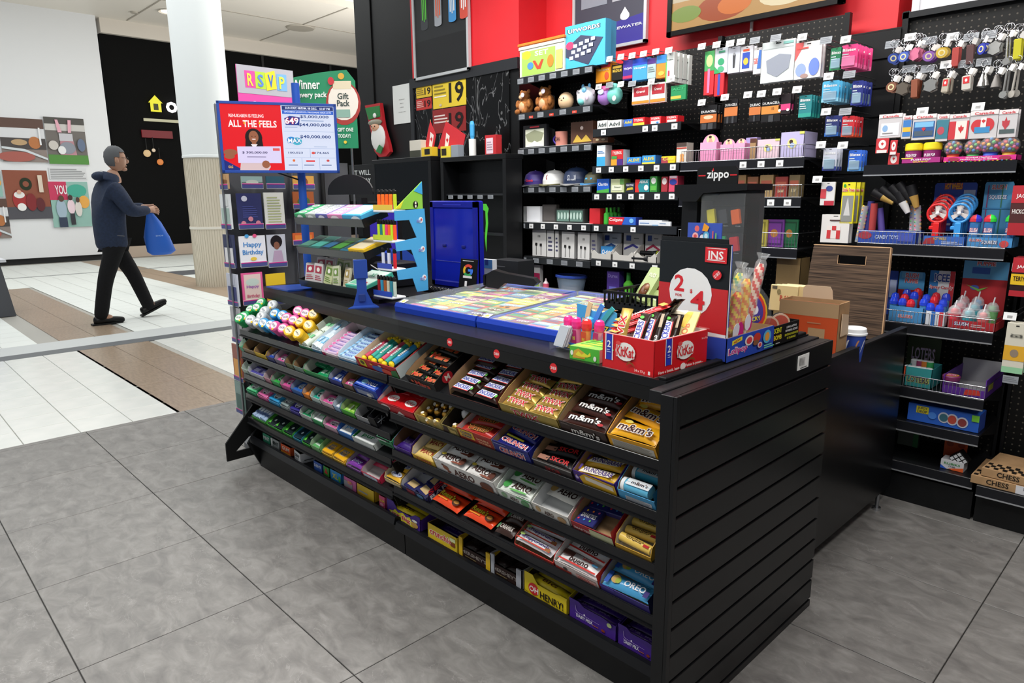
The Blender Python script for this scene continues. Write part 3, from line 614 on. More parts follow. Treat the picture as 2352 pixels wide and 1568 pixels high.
# ---- top candy shelf
carton('L1', 688, 718, '#dfeee2', '#e6f2e4', .018, .04, 'pale green mint carton, first one right of the gum bottles', 'the pale green carton', [('r', 0, .2, 1, .8, '#3f9a6a')], fills=[('mento_g', 3, 2, .012, dict(skip=((0, 1), (2, 0)), jit=2))])
carton('L1', 718, 740, '#d5e6f0', '#e2edf4', .018, .04, 'pale blue mint carton beside the pale green one', 'the pale blue carton', [('r', 0, .2, 1, .8, '#4a8ab0')], fills=[('mento_b', 2, 2, .012, dict(jit=2, skip=((1, 1),)))])
carton('L1', 741, 778, '#f1dfe4', '#f2e4e6', .018, .04, 'pale pink carton of lilac candy rolls, top shelf', 'the pale pink carton', [('r', 0, .1, .2, .9, '#c9286a')], fills=[('mento_p', 1, 7, .004, dict(jit=2, fill=.8))])
carton('L1', 778, 820, '#cfe0ee', '#dde9f2', .018, .04, 'light blue carton of blue candy rolls, top shelf', 'the light blue carton', [('r', 0, .1, 1, .5, '#5fa8dc')], fills=[('souv', 1, 8, .004, dict(jit=2, fill=.9))])
t, F, W, D = carton('L1', 823, 918, '#c8202c', '#e6dcb8', .045, .045, 'red toy carton with cream inside on the top candy shelf', 'the red toy carton', [('p', [(.08, .3), (.24, .2), (.24, .85), (.08, .95)], '#e6d81e'), ('e', .16, .6, .05, .2, '#5a4a10'), ('e', .55, .4, .16, .28, '#3f6fc0'), ('e', .74, .35, .12, .25, '#e0503a'), ('p', [(.82, 0), (1, 0), (1, .8), (.86, .6)], '#2f7a3f'), ('e', .4, .7, .04, .08, '#f0c03a'), ('e', .62, .8, .04, .08, '#f0e0d0')], [('r', 0, 0, 1, 1, '#b9c2c0')])
cl_ = ['#2fa89a', '#2fa89a', '#e0506e', '#2fa89a', '#2f8fd0', '#c83a5a', '#4a9a3a']
g0 = None
for i, c in enumerate([5, 0, 1, 2, 3, 4]):
    g = G(); g.cyl((0, .012, 0), (0, .115, 0), .0105, .0105, cl_[c], 10); g.ball((0, .125, 0), .012, .012, .012, '#f2d21c', 8, 5); g.ball((0, .003, 0), .012, .01, .012, '#f2d21c', 8, 5); g.ball((.008, .133, .006), .005, .005, .005, '#f2d21c', 6, 4)
    o = g.obj('toy_tube'); o.matrix_world = F @ T(.02+.033*i, .02+.008*(i % 2), .024) @ R(-4+3*i % 7); tag(o, f"{['crimson', 'teal', 'teal', 'pink', 'teal', 'blue'][i]} candy toy tube with yellow ends, {['first', 'second', 'third', 'fourth', 'fifth', 'sixth'][i]} from the left in the red toy carton", 'toy', 'toy tubes in the red carton')
    art('printed_label', o, T(-.006, .04, .0102), .012, .05, [('r', 0, 0, 1, 1, '#dfe6e6'), ('l', .1, .1, .9, .9, 5, '#777777')], .0003)
carton('R1', 937, 1008, '#1b1919', K, .034, .05, 'black carton of red lettered bars, first kraft box on the top shelf', 'the black carton', [('t', 'Mars', .55, .45, .5, .5, '#d83a2a', '#7a4a28'), ('e', .2, .5, .05, .16, '#c9501e')], [('e', .3, .5, .12, .38, '#b5202a'), ('t', 'M', .3, .5, .1, .4, '#efe2d2')], [('mars', 2, 5, .012, dict(jit=8, skip=((1, 4),))), ('mars', 1, 2, .03, dict(jit=14, v0=.08))], ang=-3)
carton('R1', 1031, 1146, '#4a211c', K, .003, .05, 'brown carton of white labelled bars with an open front', 'the brown open carton', (), [('r', 0, .1, 1, .9, '#5a2620')], [('snick', 2, 5, .006, dict(jit=3, t=.022)), ('snick', 2, 1, .024, dict(jit=3, v0=.12, t=.02, skip=((1, 0),)))])
carton('R1', 1150, 1285, '#b39a4c', K, .034, .05, 'gold carton of red lettered bars, third kraft box on top shelf', 'the gold carton', [('t', 'TWIX', .45, .4, .46, .6, '#c9202c', '#f0ebe0')], [('r', .2, .1, .9, .9, '#a38a40')], [('twix', 2, 5, .014, dict(jit=6, t=.02, skip=((0, 4),)))])
carton('R1', 1288, 1397, '#3a2823', K, .036, .052, 'dark brown carton of candy bags, fourth kraft box on top shelf', 'the dark brown carton', [('t', "m&m's", .55, .42, .6, .55, '#ece8e2', '#15100e'), ('l', .05, .8, .25, .95, 2, '#8a807a')], (), [('mmb', 1, 4, .016, dict(jit=5, t=.026))], notch=None)
carton('R1', 1400, 1513, '#efab1a', K, .04, .055, 'yellow carton of yellow candy bags beside the end panel', 'the yellow carton', [('r', .08, .1, .95, .72, '#d8d3c6'), ('l', .1, .15, .92, .68, 7, '#8d897e')], (), [('mmy', 1, 3, .02, dict(jit=9, t=.028))])
# ---- second shelf
def smallc(row, a, b, out, inn, label, key=None, nx=1, ny=3, hf=.028, hs=.05, lv=.004, front=(), cname=None, **kw):
    nw = kw.pop('nw', 3)
    return carton(row, a, b, out, inn, hf, hs, label, cname or 'the '+' '.join(label.split()[:nw]).rstrip(','), front, kw.pop('side', ()), [(key, nx, ny, lv, kw.pop('kw', {}))] if key else [], **kw)
smallc('L2', 552, 561, '#2a9a6c', '#c9d6cc', 'narrow teal carton at the far left end, second shelf', 'green', 1, 3)
smallc('L2', 561, 587, '#8f7a5a', K, 'empty kraft carton, leftmost on the second shelf')
smallc('L2', 587, 614, '#d8b428', K, 'empty yellow fronted kraft carton on the second shelf')
smallc('L2', 615, 633, '#3a3f78', K, 'narrow blue carton with a blue candy pack, second shelf', 'bluep', 1, 3, nw=3)
smallc('L2', 634, 657, '#7a6f86', '#b8b0b4', 'grey lilac carton with one pink pack, second shelf', 'dp', 1, 4, kw=dict(skip=((0, 1), (0, 2), (0, 3))))
smallc('L2', 658, 676, '#6f7a5a', K, 'empty olive carton left of the last kraft one, second shelf')
smallc('L2', 677, 700, '#7f9a8c', K, 'empty kraft carton with a grey green front, second shelf')
smallc('L2', 701, 757, '#3aa05a', '#d9dfd0', 'white inside carton of green mint packs, second shelf', 'green', 2, 4, front=[('r', 0, 0, 1, .4, '#2a6a4a'), ('e', .06, .9, .06, .2, '#58c83a')], nw=6, kw=dict(skip=((0, 3), (0, 0))))
smallc('L2', 758, 788, '#2c3484', '#b9bac4', 'navy carton of blue and white packs, second shelf', 'bluep', 1, 4, nw=2, kw=dict(skip=((0, 3),)))
smallc('L2', 789, 814, '#6a5a4a', K, 'nearly empty brown carton beside the blue drops, second shelf', 'dp', 1, 5, kw=dict(skip=((0, 1), (0, 2), (0, 3), (0, 4))))
smallc('L2', 817, 872, '#2148a8', '#3a5ac0', 'blue cough drop carton at the end of the second shelf', 'hallb', 1, 4, hf=.04, lv=.03, hs=.048, front=[('r', .1, .2, .8, .7, '#8f9ab8'), ('e', .6, .3, .1, .2, '#f2f0e8')], side=[('r', 0, 0, 1, 1, '#12309c'), ('e', .3, .5, .2, .3, '#3a8ae0')], nw=4)
carton('R2', 872, 955, '#b81c2a', '#e0d8d4', .034, .05, 'red carton of red chocolate packs, second shelf', 'the red carton', [('r', 0, 0, 1, .95, '#b8242c'), ('e', .2, .5, .13, .36, '#e6dcd8'), ('t', 'KitKat', .2, .5, .2, .3, '#b8242c'), ('p', [(.5, .1), (.6, .6), (.72, .2)], '#e2dcd8')], (), [('kk', 2, 3, .016, dict(jit=4, t=.014))])
t, F, W, D = carton('R2', 957, 1016, 'clear_gold', 'clear_gold', .036, .048, 'clear gold carton of foil wrapped chocolates, second shelf', 'the clear gold carton', [('r', 0, 0, .1, 1, '#c9b45a')])
def truffle(Lm, lb):
    g = G(); g.ball((0, 0, .013), .015, .015, .013, 'gold_foil', 10, 6); o = g.obj('foil_chocolate'); o.matrix_world = Lm; tag(o, lb, 'chocolate', 'gold foil chocolates')
    art('paper_seal', o, T(-.007, -.006, .0262), .014, .012, [('e', .5, .5, .5, .5, '#efe9dc')], .0003)
k = 0
for j in range(3):
    for i in range(3):
        truffle(F @ T(.02+W*.29*i, .02+.036*j, .004) @ R(40*k % 50, 'X'), f"gold foil chocolate, {ORD[j]} row, {['left', 'middle', 'right'][i]}, in the clear gold carton"); k += 1
t, F, W, D = carton('R2', 1018, 1054, 'clear_gold', '#3c342a', .032, .046, 'dark gold windowed carton, nearly empty, second shelf', 'the windowed carton', [('p', [(0, .1), (.15, 1), (.35, .9), (.4, .1)], '#35251e'), ('r', .5, .3, .9, .7, '#b9a05a')])
truffle(F @ T(W*.6, .02, .003), 'single gold foil chocolate at the front of the windowed carton')
g = G(); g.ball((0, 0, .02), .022, .016, .02, M('#e8e8e6', .2), 7, 4); o = g.obj('clear_packet'); o.matrix_world = F @ T(W*.7, .07, .01); tag(o, 'crumpled clear packet in the windowed carton', 'packet')
carton('R2', 1056, 1136, '#b0392c', '#ddd5d2', .046, .046, 'red and yellow coffee bar carton, second shelf', 'the coffee bar carton', [('r', .04, .28, .48, .95, '#e3b72c'), ('t', 'COFFEE', .26, .72, .34, .2, '#4a1a14', '#efe2c0'), ('t', 'CRISP', .26, .46, .3, .2, '#4a1a14', '#efe2c0'), ('t', 'DOUBLE', .74, .6, .34, .18, '#e6b888'), ('t', 'DOUBLE', .78, .36, .34, .18, '#e6b888')], [('r', 0, .1, 1, .95, '#dadada'), ('l', .1, .2, .8, .85, 5, '#8a8f98')], [('crisp', 1, 4, .018, dict(jit=8, t=.02, skip=((0, 3),)))])
carton('R2', 1137, 1222, '#232a82', K, .046, .05, 'blue carton of blue and yellow wafer bars, second shelf', 'the blue wafer carton', [('t', 'CRUNCH', .5, .4, .66, .42, '#c9303a', '#f0f0f4'), ('l', .04, .78, .5, .9, 1, '#9aa0d0'), ('l', .66, .7, .95, .82, 1, '#9aa0d0')], (), [('crunch', 1, 4, .018, dict(jit=10, t=.02, skip=((0, 3),)))])
carton('R2', 1226, 1317, '#3a3434', K, .03, .05, 'dark grey carton of black toffee bars, second shelf', 'the dark grey carton', [('t', 'SKOR', .5, .3, .4, .5, '#a8242a'), ('r', .0, .85, 1, 1, '#b9b6b2')], (), [('skor', 1, 4, .01, dict(jit=7, t=.018, fill=.85))])
carton('R2', 1321, 1418, '#4b2a86', K, .042, .052, 'purple carton of yellow peanut bars, second shelf', 'the purple carton', [('p', [(.2, 0), (.14, .6), (.3, 1), (1, .85), (1, 0)], '#e0b122'), ('e', .08, .5, .04, .14, '#c9b8e8'), ('p', [(.3, .5), (.95, .35), (.95, .7), (.3, .85)], '#eee6d6')], (), [('wund', 1, 5, .016, dict(jit=7, t=.024))])
t, F, W, D = carton('R2', 1421, 1508, '#4ba4d6', K, .03, .055, 'light blue carton of candy tubes, right end of second shelf', 'the light blue tube carton', [('r', .2, .1, .9, .6, '#d8dce2'), ('l', .22, .12, .88, .58, 5, '#8a9098')], [('r', 0, 0, 1, 1, '#3f9fd8'), ('l', .5, .5, .9, .9, 4, '#e2ecf2')])
for i, (vv, c, c2, lb) in enumerate([(.02, '#5fb8dc', '#e9eef0', 'front candy tube with white and blue print'), (.07, '#2f9ab8', '#d8dcdc', 'second candy tube, teal'), (.115, '#b8502c', '#d8d2c8', 'third candy tube, orange capped')]):
    g = G(); g.cyl((.012, 0, 0), (W-.02, 0, 0), .017, .017, c, 14); g.cyl((.010, 0, 0), (.02, 0, 0), .0185, .0185, '#e8ecec', 14); o = g.obj('candy_tube'); o.matrix_world = F @ T(0, vv, .03 if i else .034); tag(o, lb+' in the light blue carton', 'candy tube')
    art('printed_label', o, T(.024, -.011, .0165), W*.62, .022, [('r', 0, 0, 1, 1, c2), ('t', "m&m's", .55, .5, .7, .5, '#3a1a14')], .0003)
# ---- third shelf
smallc('L3', 558, 572, '#b8cabc', '#c9d8cc', 'pale grey green empty carton, left end of third shelf')
smallc('L3', 573, 609, '#c8cace', '#d0d2d4', 'wide pale carton with one violet pack, third shelf', 'bvio', 2, 4, kw=dict(skip=((0, 1), (1, 1), (0, 2), (1, 2), (0, 3), (1, 3))))
smallc('L3', 610, 625, '#c98a9a', '#d8c2c8', 'narrow rose empty carton, third shelf')
smallc('L3', 626, 646, '#3aa85a', '#a8b0a8', 'carton of bright green gum packs, third shelf', 'dg', 1, 3, nw=6)
smallc('L3', 647, 670, '#c95a94', '#b8a8b0', 'carton of pink gum packs, third shelf', 'dp', 1, 3, nw=5)
smallc('L3', 671, 697, '#3a6ab0', '#9aa6b8', 'carton of blue gum packs, third shelf', 'db', 1, 3, nw=5)
smallc('L3', 698, 714, '#e0842c', '#c8b8a0', 'narrow carton of orange gum packs, third shelf', 'do', 1, 3, nw=6)
smallc('L3', 716, 738, '#c9dcd6', '#d2e0dc', 'carton of teal gum packs, third shelf', 'teal', 1, 3, nw=5, kw=dict(skip=((0, 2),)))
smallc('L3', 739, 768, '#d8c2c8', '#dcccd0', 'pale rose carton with one pink pack, third shelf', 'dp', 1, 4, nw=3, kw=dict(skip=((0, 1), (0, 2), (0, 3))))
smallc('L3', 769, 784, '#9ab8d8', '#c4d0da', 'pale blue carton with a blue oval pack, third shelf', 'purb', 1, 2, nw=3)
smallc('L3', 786, 818, '#4fb03a', '#b8c898', 'lime green carton of lime packs, third shelf', 'lime', 2, 4, nw=3)
smallc('L3', 819, 850, '#9a9c9e', '#aeb0b0', 'grey carton of black cough drop packs, third shelf', 'hallk', 2, 4, nw=2, kw=dict(skip=((0, 0), (1, 0), (0, 3), (1, 3))))
t, F, W, D = carton('L3', 851, 868, '#15161a', '#222429', .045, .05, 'black cough drop carton with a snowflake on its side', 'the black drop carton', (), [('t', 'HALLS', .5, .5, .5, .3, '#d8dade', None, 0)]+[('p', [(.12+.09*math.cos(a), .5+.3*math.sin(a)), (.12-.09*math.cos(a), .5-.3*math.sin(a)), (.125-.09*math.cos(a), .45-.3*math.sin(a)), (.125+.09*math.cos(a), .45+.3*math.sin(a))], '#b8c0c8') for a in (0, 1.05, 2.1)])
smallc('R3', 870, 905, '#2f8a5a', '#c2d0c4', 'green and white mint carton, left end of third shelf right bay', 'green', 1, 4, nw=4, hf=.035, front=[('r', 0, .6, .6, 1, '#d8e8de'), ('r', .1, .1, .9, .4, '#1f6a44')])
carton('R3', 906, 946, '#4b2f86', '#6a4c34', .022, .055, 'tall kraft carton with a purple edge, nearly empty, third shelf', 'the purple edged kraft carton', [('r', 0, .6, .2, 1, '#8a7ab8')], (), [('milk', 1, 3, .004, dict(skip=((0, 1), (0, 2))))])
carton('R3', 948, 1000, '#e0b83c', '#dcd8d2', .022, .05, 'white inside carton of yellow toffee packs, third shelf', 'the toffee carton', [('t', 'TOFFEE', .5, .5, .7, .5, '#b5382a')], [('r', 0, 0, 1, 1, '#e2bc3a')], [('toffee', 1, 4, .006, dict(jit=10, t=.016))])
carton('R3', 1002, 1142, '#e4e2de', '#e6e4e0', .05, .05, 'large white carton with big brown lettering, third shelf', 'the large white carton', [('t', 'AERO', .5, .42, .34, .56, '#4a1f14'), ('e', .2, .5, .05, .2, '#9a5a3c'), ('e', .16, .7, .02, .08, '#6a3424'), ('e', .24, .25, .03, .1, '#7a4430'), ('e', .86, .35, .1, .34, '#6a3a26'), ('e', .86, .12, .1, .1, '#9a6040')], [('r', 0, 0, 1, 1, '#dddbd6'), ('t', '48 x 42 g', .4, .6, .5, .25, '#555555')], [('aero', 2, 4, .018, dict(jit=6, t=.026, skip=((1, 3),)))])
carton('R3', 1145, 1223, '#dfe5dd', '#d2dad4', .034, .05, 'white carton with green leaf print and mint bars, third shelf', 'the green leaf carton', [('e', .2, .5, .09, .3, '#8fb890'), ('t', 'AERO', .5, .45, .26, .4, '#4a2a20'), ('e', .82, .45, .12, .35, '#6aa070'), ('r', .6, .85, 1, 1, '#7fd08a')], (), [('aerog', 1, 4, .012, dict(jit=6, t=.024, skip=((0, 3),)))])
carton('R3', 1226, 1310, '#dfdcd4', '#d4d6d6', .036, .05, 'white carton with tan peanut print and one bar, third shelf', 'the tan print carton', [('e', .15, .55, .07, .3, '#c9a878'), ('t', 'AERO', .45, .45, .26, .4, '#4a2a20'), ('e', .8, .4, .12, .3, '#b89468')], (), [('aerop', 1, 4, .008, dict(jit=8, t=.024, skip=((0, 0), (0, 2), (0, 3))))])
carton('R3', 1314, 1410, '#a3262e', K, .03, .052, 'red carton of dark blue candy boxes, third shelf', 'the red candy box carton', [('r', .45, 0, 1, .9, '#c9cba0'), ('t', 'SMARTIES', .25, .4, .4, .3, '#e2c8c4')], [('r', 0, .05, 1, .95, '#a8202c'), ('t', 'SMARTIES', .72, .6, .4, .34, '#e6dcdc'), ('l', .1, .1, .5, .3, 2, '#e0b0b0')], [('smart', 2, 3, .012, dict(jit=8, t=.016, skip=((1, 0),)))])
carton('R3', 1413, 1497, '#d8a838', '#c8c2b4', .016, .045, 'golden carton of butter candy rolls beside the end panel', 'the golden carton', [('r', 0, .0, 1, .8, '#dcaa3a')], (), [('wert', 1, 6, .006, dict(jit=4))])
# ---- fourth shelf
for a, b, k_, c, d in [(567, 590, 'exg', '#3aa870', 'green'), (592, 616, 'exp', '#d868a0', 'pink'), (618, 643, 'exb', '#3a98c8', 'bright blue'), (645, 664, 'exk', '#8a9494', 'grey'), (667, 689, 'exv', '#4a4298', 'violet')]:
    smallc('L4', a, b, c, '#9a9ea2', f'{d} carton of gum packs with white ovals, fourth shelf', k_, 1, 3, nw=1 if d != 'bright blue' else 2, hf=.02, hs=.03, lv=.012, cname=f'the {d} gum carton')
smallc('L4', 691, 718, '#c2cac4', '#c9cecc', 'pale carton with one green tin, fourth shelf', 'green', 1, 4, nw=2, kw=dict(skip=((0, 2), (0, 3), (0, 1))))
smallc('L4', 720, 744, '#3aa060', '#c9d4cc', 'white and green gum carton, fourth shelf', 'purg', 1, 3, nw=4, lv=.012)
smallc('L4', 745, 777, '#c9a8b8', '#d4c6cc', 'pale mauve carton with one pink pack, fourth shelf', 'exp', 1, 4, nw=3, kw=dict(skip=((0, 1), (0, 2), (0, 3))))
smallc('L4', 778, 811, '#2f74c0', '#2a66b8', 'blue carton of white gum packs, fourth shelf', 'purw', 1, 3, nw=2, lv=.01, kw=dict(skip=((0, 2),)))
carton('L4', 812, 862, '#d2d8d4', '#1f8a3c', .03, .036, 'white carton with green inside and green lettering, fourth shelf', 'the green lined carton', [('r', 0, 0, 1, 1, '#d6dcda')], [('t', 'pur', .35, .5, .4, .7, '#2f8f56')], [('purg', 1, 4, .006, dict(skip=((0, 1), (0, 2), (0, 3))))])
carton('R4', 884, 921, '#e2c070', '#cfccc2', .02, .045, 'cream carton of yellow candy packs, left end of fourth shelf', 'the cream carton', [('r', 0, .2, 1, .8, '#d9c9a0')], (), [('juicy', 1, 4, .01, dict(jit=3, t=.018))])
carton('R4', 923, 985, '#23244e', '#cfcfd2', .024, .048, 'navy sesame bar carton with red lettering on its side', 'the navy sesame carton', [('r', .2, .1, .5, .9, '#8a2a3a'), ('e', .7, .5, .12, .4, '#5a86b0')], [('t', 'SESAME', .5, .72, .9, .4, '#c93040'), ('t', 'BARS', .3, .3, .5, .36, '#eceaf0')], [('sesame', 2, 4, .004, dict(jit=14, skip=((1, 2), (0, 3), (1, 3), (0, 1))))])
for (a, b, v, jt) in ((988, 1055, 0, 0), (1060, 1131, 0, 0)):
    F = T(rowx(a, .30), YF+.004, .30-.0115) @ R(22, 'X'); W = rowx(b, .3)-rowx(a, .3)
    items(F, 'reese', W, .2, 1, 3, .002, 'the left stack of orange packs' if a < 1000 else 'the right stack of orange packs', jit=5, t=.024)
    items(F, 'reese', W, .2, 1, 2, .026, 'the upper layer of the '+('left' if a < 1000 else 'right')+' orange stack', jit=5, t=.022, v0=.06)
F = T(rowx(1134, .30), YF+.004, .30-.0115) @ R(22, 'X'); items(F, 'carml', rowx(1178, .3)-rowx(1134, .3), .2, 1, 4, .006, 'the fourth shelf beside the orange packs', jit=5, t=.026)
carton('R4', 1181, 1272, '#cf3a30', '#8a6a50', .012, .04, 'red carton heaped with white and red peanut bars, fourth shelf', 'the red heaped carton', (), (), [('crispy', 1, 6, .012, dict(jit=3, t=.026))])
carton('R4', 1275, 1376, '#d8ccc8', '#d6d2ce', .03, .05, 'white and red carton of hazelnut bars, fourth shelf', 'the white and red carton', [('r', 0, 0, .38, .35, '#c9453a'), ('e', .25, .5, .05, .2, '#4a3a38'), ('r', .5, .1, .95, .6, '#d8a49c'), ('l', .55, .15, .9, .5, 2, '#b53a30')], [('r', 0, 0, .4, 1, '#d83a26')], [('bueno', 1, 4, .012, dict(jit=4, t=.024))])
carton('R4', 1379, 1494, '#3a2f80', '#b8b0a2', .026, .05, 'violet carton of light blue biscuit bars, end of fourth shelf', 'the violet carton', [('r', 0, .7, .3, 1, '#4a3aa0')], [('r', 0, 0, 1, 1, '#1b2656'), ('e', .4, .4, .2, .35, '#c8d2e8')], [('oreo', 1, 4, .012, dict(jit=3, t=.026))])
# ---- fifth shelf
carton('L5', 579, 611, '#3f9a34', '#3d8a34', .018, .03, 'green carton of pale blue gum sticks, left end of fifth shelf', 'the green stick carton', (), (), [('tubes', 5, 3, .012, dict(jit=5, t=.01))])
smallc('L5', 613, 648, '#3fa03a', '#4fae3a', 'wide green carton of black gum packs, fifth shelf', 'dark5', 2, 3, nw=3, hf=.016, hs=.03)
smallc('L5', 650, 671, '#3fa03a', '#4fae3a', 'narrow green carton of black gum packs, fifth shelf', 'dark5', 1, 3, nw=3, hf=.016, hs=.03)
smallc('L5', 673, 692, '#2f86a0', '#2f8fb0', 'teal blue carton of dark gum packs, fifth shelf', 'dark5b', 1, 3, nw=3, hf=.016, hs=.03)
smallc('L5', 694, 713, '#3fa03a', '#4fae3a', 'small green carton right of the teal one, fifth shelf', 'dark5', 1, 3, nw=3, hf=.016, hs=.03)
smallc('L5', 715, 737, '#7fb878', '#b8c8b0', 'pale green carton with few green packs, fifth shelf', 'paleg', 1, 4, nw=3, kw=dict(skip=((0, 1), (0, 3))))
smallc('L5', 739, 763, '#d9b038', '#c9bfa4', 'first yellow gum carton with dark blue lettering, fifth shelf', 'jfruit', 1, 3, nw=4, hf=.014, hs=.03, lv=.008)
smallc('L5', 765, 793, '#d9b038', '#c9bfa4', 'second yellow gum carton, larger, fifth shelf', 'jfruit', 1, 3, nw=4, hf=.014, hs=.03, lv=.008)
smallc('L5', 795, 829, '#8a5aa0', '#b8aebc', 'mauve carton of purple candy packs, fifth shelf', 'purple', 1, 4, nw=2, hf=.014, hs=.034, lv=.008)
smallc('L5', 831, 874, '#c8284c', '#c6bcbc', 'crimson carton with pale front, right end of fifth shelf', 'pinkp', 1, 4, nw=2, hf=.022, hs=.04, front=[('r', .1, .2, .85, .95, '#c8d0e0'), ('r', .5, .2, .55, .95, '#aab0c4')], kw=dict(skip=((0, 0),)))
# ---- bottom deck, flat cartons
def deck(row, a, b, out, inn, hf, hs, label, cname, front, side=(), fills=(), **kw): return carton(row, a, b, out, inn, hf, hs, label, cname, front, side, fills, **kw)
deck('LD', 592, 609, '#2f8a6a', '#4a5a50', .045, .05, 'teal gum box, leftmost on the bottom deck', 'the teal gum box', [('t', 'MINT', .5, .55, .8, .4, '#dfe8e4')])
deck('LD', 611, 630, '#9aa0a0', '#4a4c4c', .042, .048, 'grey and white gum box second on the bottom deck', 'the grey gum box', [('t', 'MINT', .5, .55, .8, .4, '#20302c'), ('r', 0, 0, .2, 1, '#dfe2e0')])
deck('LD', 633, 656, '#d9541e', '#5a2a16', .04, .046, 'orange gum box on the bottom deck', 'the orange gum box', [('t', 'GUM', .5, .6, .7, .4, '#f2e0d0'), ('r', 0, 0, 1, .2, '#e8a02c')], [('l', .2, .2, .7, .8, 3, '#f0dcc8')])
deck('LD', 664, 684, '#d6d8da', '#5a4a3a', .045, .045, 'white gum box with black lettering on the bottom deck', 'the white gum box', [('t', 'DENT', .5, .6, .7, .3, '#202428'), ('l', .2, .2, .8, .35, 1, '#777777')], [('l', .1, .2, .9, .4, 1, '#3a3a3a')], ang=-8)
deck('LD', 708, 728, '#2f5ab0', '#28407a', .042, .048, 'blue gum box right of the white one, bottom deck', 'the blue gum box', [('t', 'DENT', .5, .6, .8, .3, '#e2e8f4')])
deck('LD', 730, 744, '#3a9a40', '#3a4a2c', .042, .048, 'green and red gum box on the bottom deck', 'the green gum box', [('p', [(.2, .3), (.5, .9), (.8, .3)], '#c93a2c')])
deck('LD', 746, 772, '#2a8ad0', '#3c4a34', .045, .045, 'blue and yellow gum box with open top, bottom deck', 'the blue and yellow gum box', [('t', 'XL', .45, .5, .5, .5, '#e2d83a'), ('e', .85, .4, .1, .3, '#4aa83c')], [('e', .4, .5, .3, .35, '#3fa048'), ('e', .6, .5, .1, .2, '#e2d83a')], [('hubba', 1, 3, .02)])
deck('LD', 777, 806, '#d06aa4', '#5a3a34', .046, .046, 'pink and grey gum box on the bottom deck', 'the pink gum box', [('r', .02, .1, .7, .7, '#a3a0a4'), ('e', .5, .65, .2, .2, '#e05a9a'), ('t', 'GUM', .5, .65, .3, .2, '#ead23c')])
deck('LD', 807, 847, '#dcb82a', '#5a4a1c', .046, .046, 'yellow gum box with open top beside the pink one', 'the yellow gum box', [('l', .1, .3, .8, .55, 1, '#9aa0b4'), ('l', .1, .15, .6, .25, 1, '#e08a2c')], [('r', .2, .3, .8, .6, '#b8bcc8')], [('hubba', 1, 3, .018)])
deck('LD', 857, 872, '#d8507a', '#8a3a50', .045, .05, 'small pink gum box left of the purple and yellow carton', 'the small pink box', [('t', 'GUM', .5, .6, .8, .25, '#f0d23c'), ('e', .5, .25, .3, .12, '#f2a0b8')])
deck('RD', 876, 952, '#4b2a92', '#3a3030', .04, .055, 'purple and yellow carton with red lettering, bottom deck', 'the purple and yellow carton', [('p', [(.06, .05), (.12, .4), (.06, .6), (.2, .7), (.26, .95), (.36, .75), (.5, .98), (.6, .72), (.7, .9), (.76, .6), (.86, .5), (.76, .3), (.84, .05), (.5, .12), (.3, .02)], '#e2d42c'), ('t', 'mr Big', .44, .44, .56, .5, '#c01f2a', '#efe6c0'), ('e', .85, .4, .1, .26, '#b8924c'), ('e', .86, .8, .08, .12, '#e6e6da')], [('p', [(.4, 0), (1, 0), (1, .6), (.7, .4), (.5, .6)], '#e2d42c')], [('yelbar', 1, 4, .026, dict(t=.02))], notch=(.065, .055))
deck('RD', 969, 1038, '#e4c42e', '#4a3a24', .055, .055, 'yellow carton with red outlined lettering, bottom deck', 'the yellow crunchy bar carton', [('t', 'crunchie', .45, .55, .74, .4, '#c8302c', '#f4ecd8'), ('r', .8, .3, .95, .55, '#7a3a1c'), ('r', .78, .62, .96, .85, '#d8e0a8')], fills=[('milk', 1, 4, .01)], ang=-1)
for a, b, c, lb, cn in ((1042, 1110, '#d9b01e', 'yellow winged carton of dark bars, bottom deck', 'the yellow winged carton'), (1114, 1180, '#a9acb4', 'silver winged carton of dark bars, bottom deck', 'the silver winged carton')):
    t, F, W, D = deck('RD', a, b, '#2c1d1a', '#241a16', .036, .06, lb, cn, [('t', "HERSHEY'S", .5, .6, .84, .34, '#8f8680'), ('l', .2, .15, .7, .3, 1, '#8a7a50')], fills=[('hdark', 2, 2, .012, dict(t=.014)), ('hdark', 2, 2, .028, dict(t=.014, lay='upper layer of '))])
    g = G(); g.box(-.003, .016, -.003, .002, 0, .068, c); g.box(-.003, -.001, -.003, D*.8, 0, .068, c); g.to('side_flap', t)
    g = G(); g.box(W-.012, W+.012, -.003, .002, 0, .062, c); g.box(W+.010, W+.012, -.003, .05, 0, .062, c); g.to('side_flap', t)
deck('RD', 1190, 1290, '#e5cb22', '#3c3018', .045, .068, 'bright yellow carton with OH in a red disc, bottom deck', 'the bright yellow carton', [('e', .23, .52, .125, .42, '#cf2a2c'), ('t', 'OH', .24, .5, .22, .42, '#f3f0ea'), ('t', 'HENRY!', .66, .42, .54, .5, '#2a211a'), ('l', .42, .05, .8, .14, 1, '#a08a1c'), ('l', .03, .1, .14, .2, 1, '#6a5a1c')], fills=[('yelbar', 1, 4, .03, dict(t=.02))], notch=(.068, .05), ang=-1)
dm = [('t', 'DAIRY MILK', .34, .34, .36, .2, '#ece8f4'), ('e', .34, .58, .02, .06, '#f0e8f8'), ('l', .52, .2, .68, .32, 1, '#a85a48'), ('e', .74, .26, .04, .08, '#8a3a20'), ('p', [(.14, .95), (.16, .62), (.2, .55), (.66, .5), (.66, .52), (.21, .58), (.17, .66), (.15, .95)], '#a890d0'), ('t', 'Cadbury', .2, .48, .1, .08, '#b89ad8')]
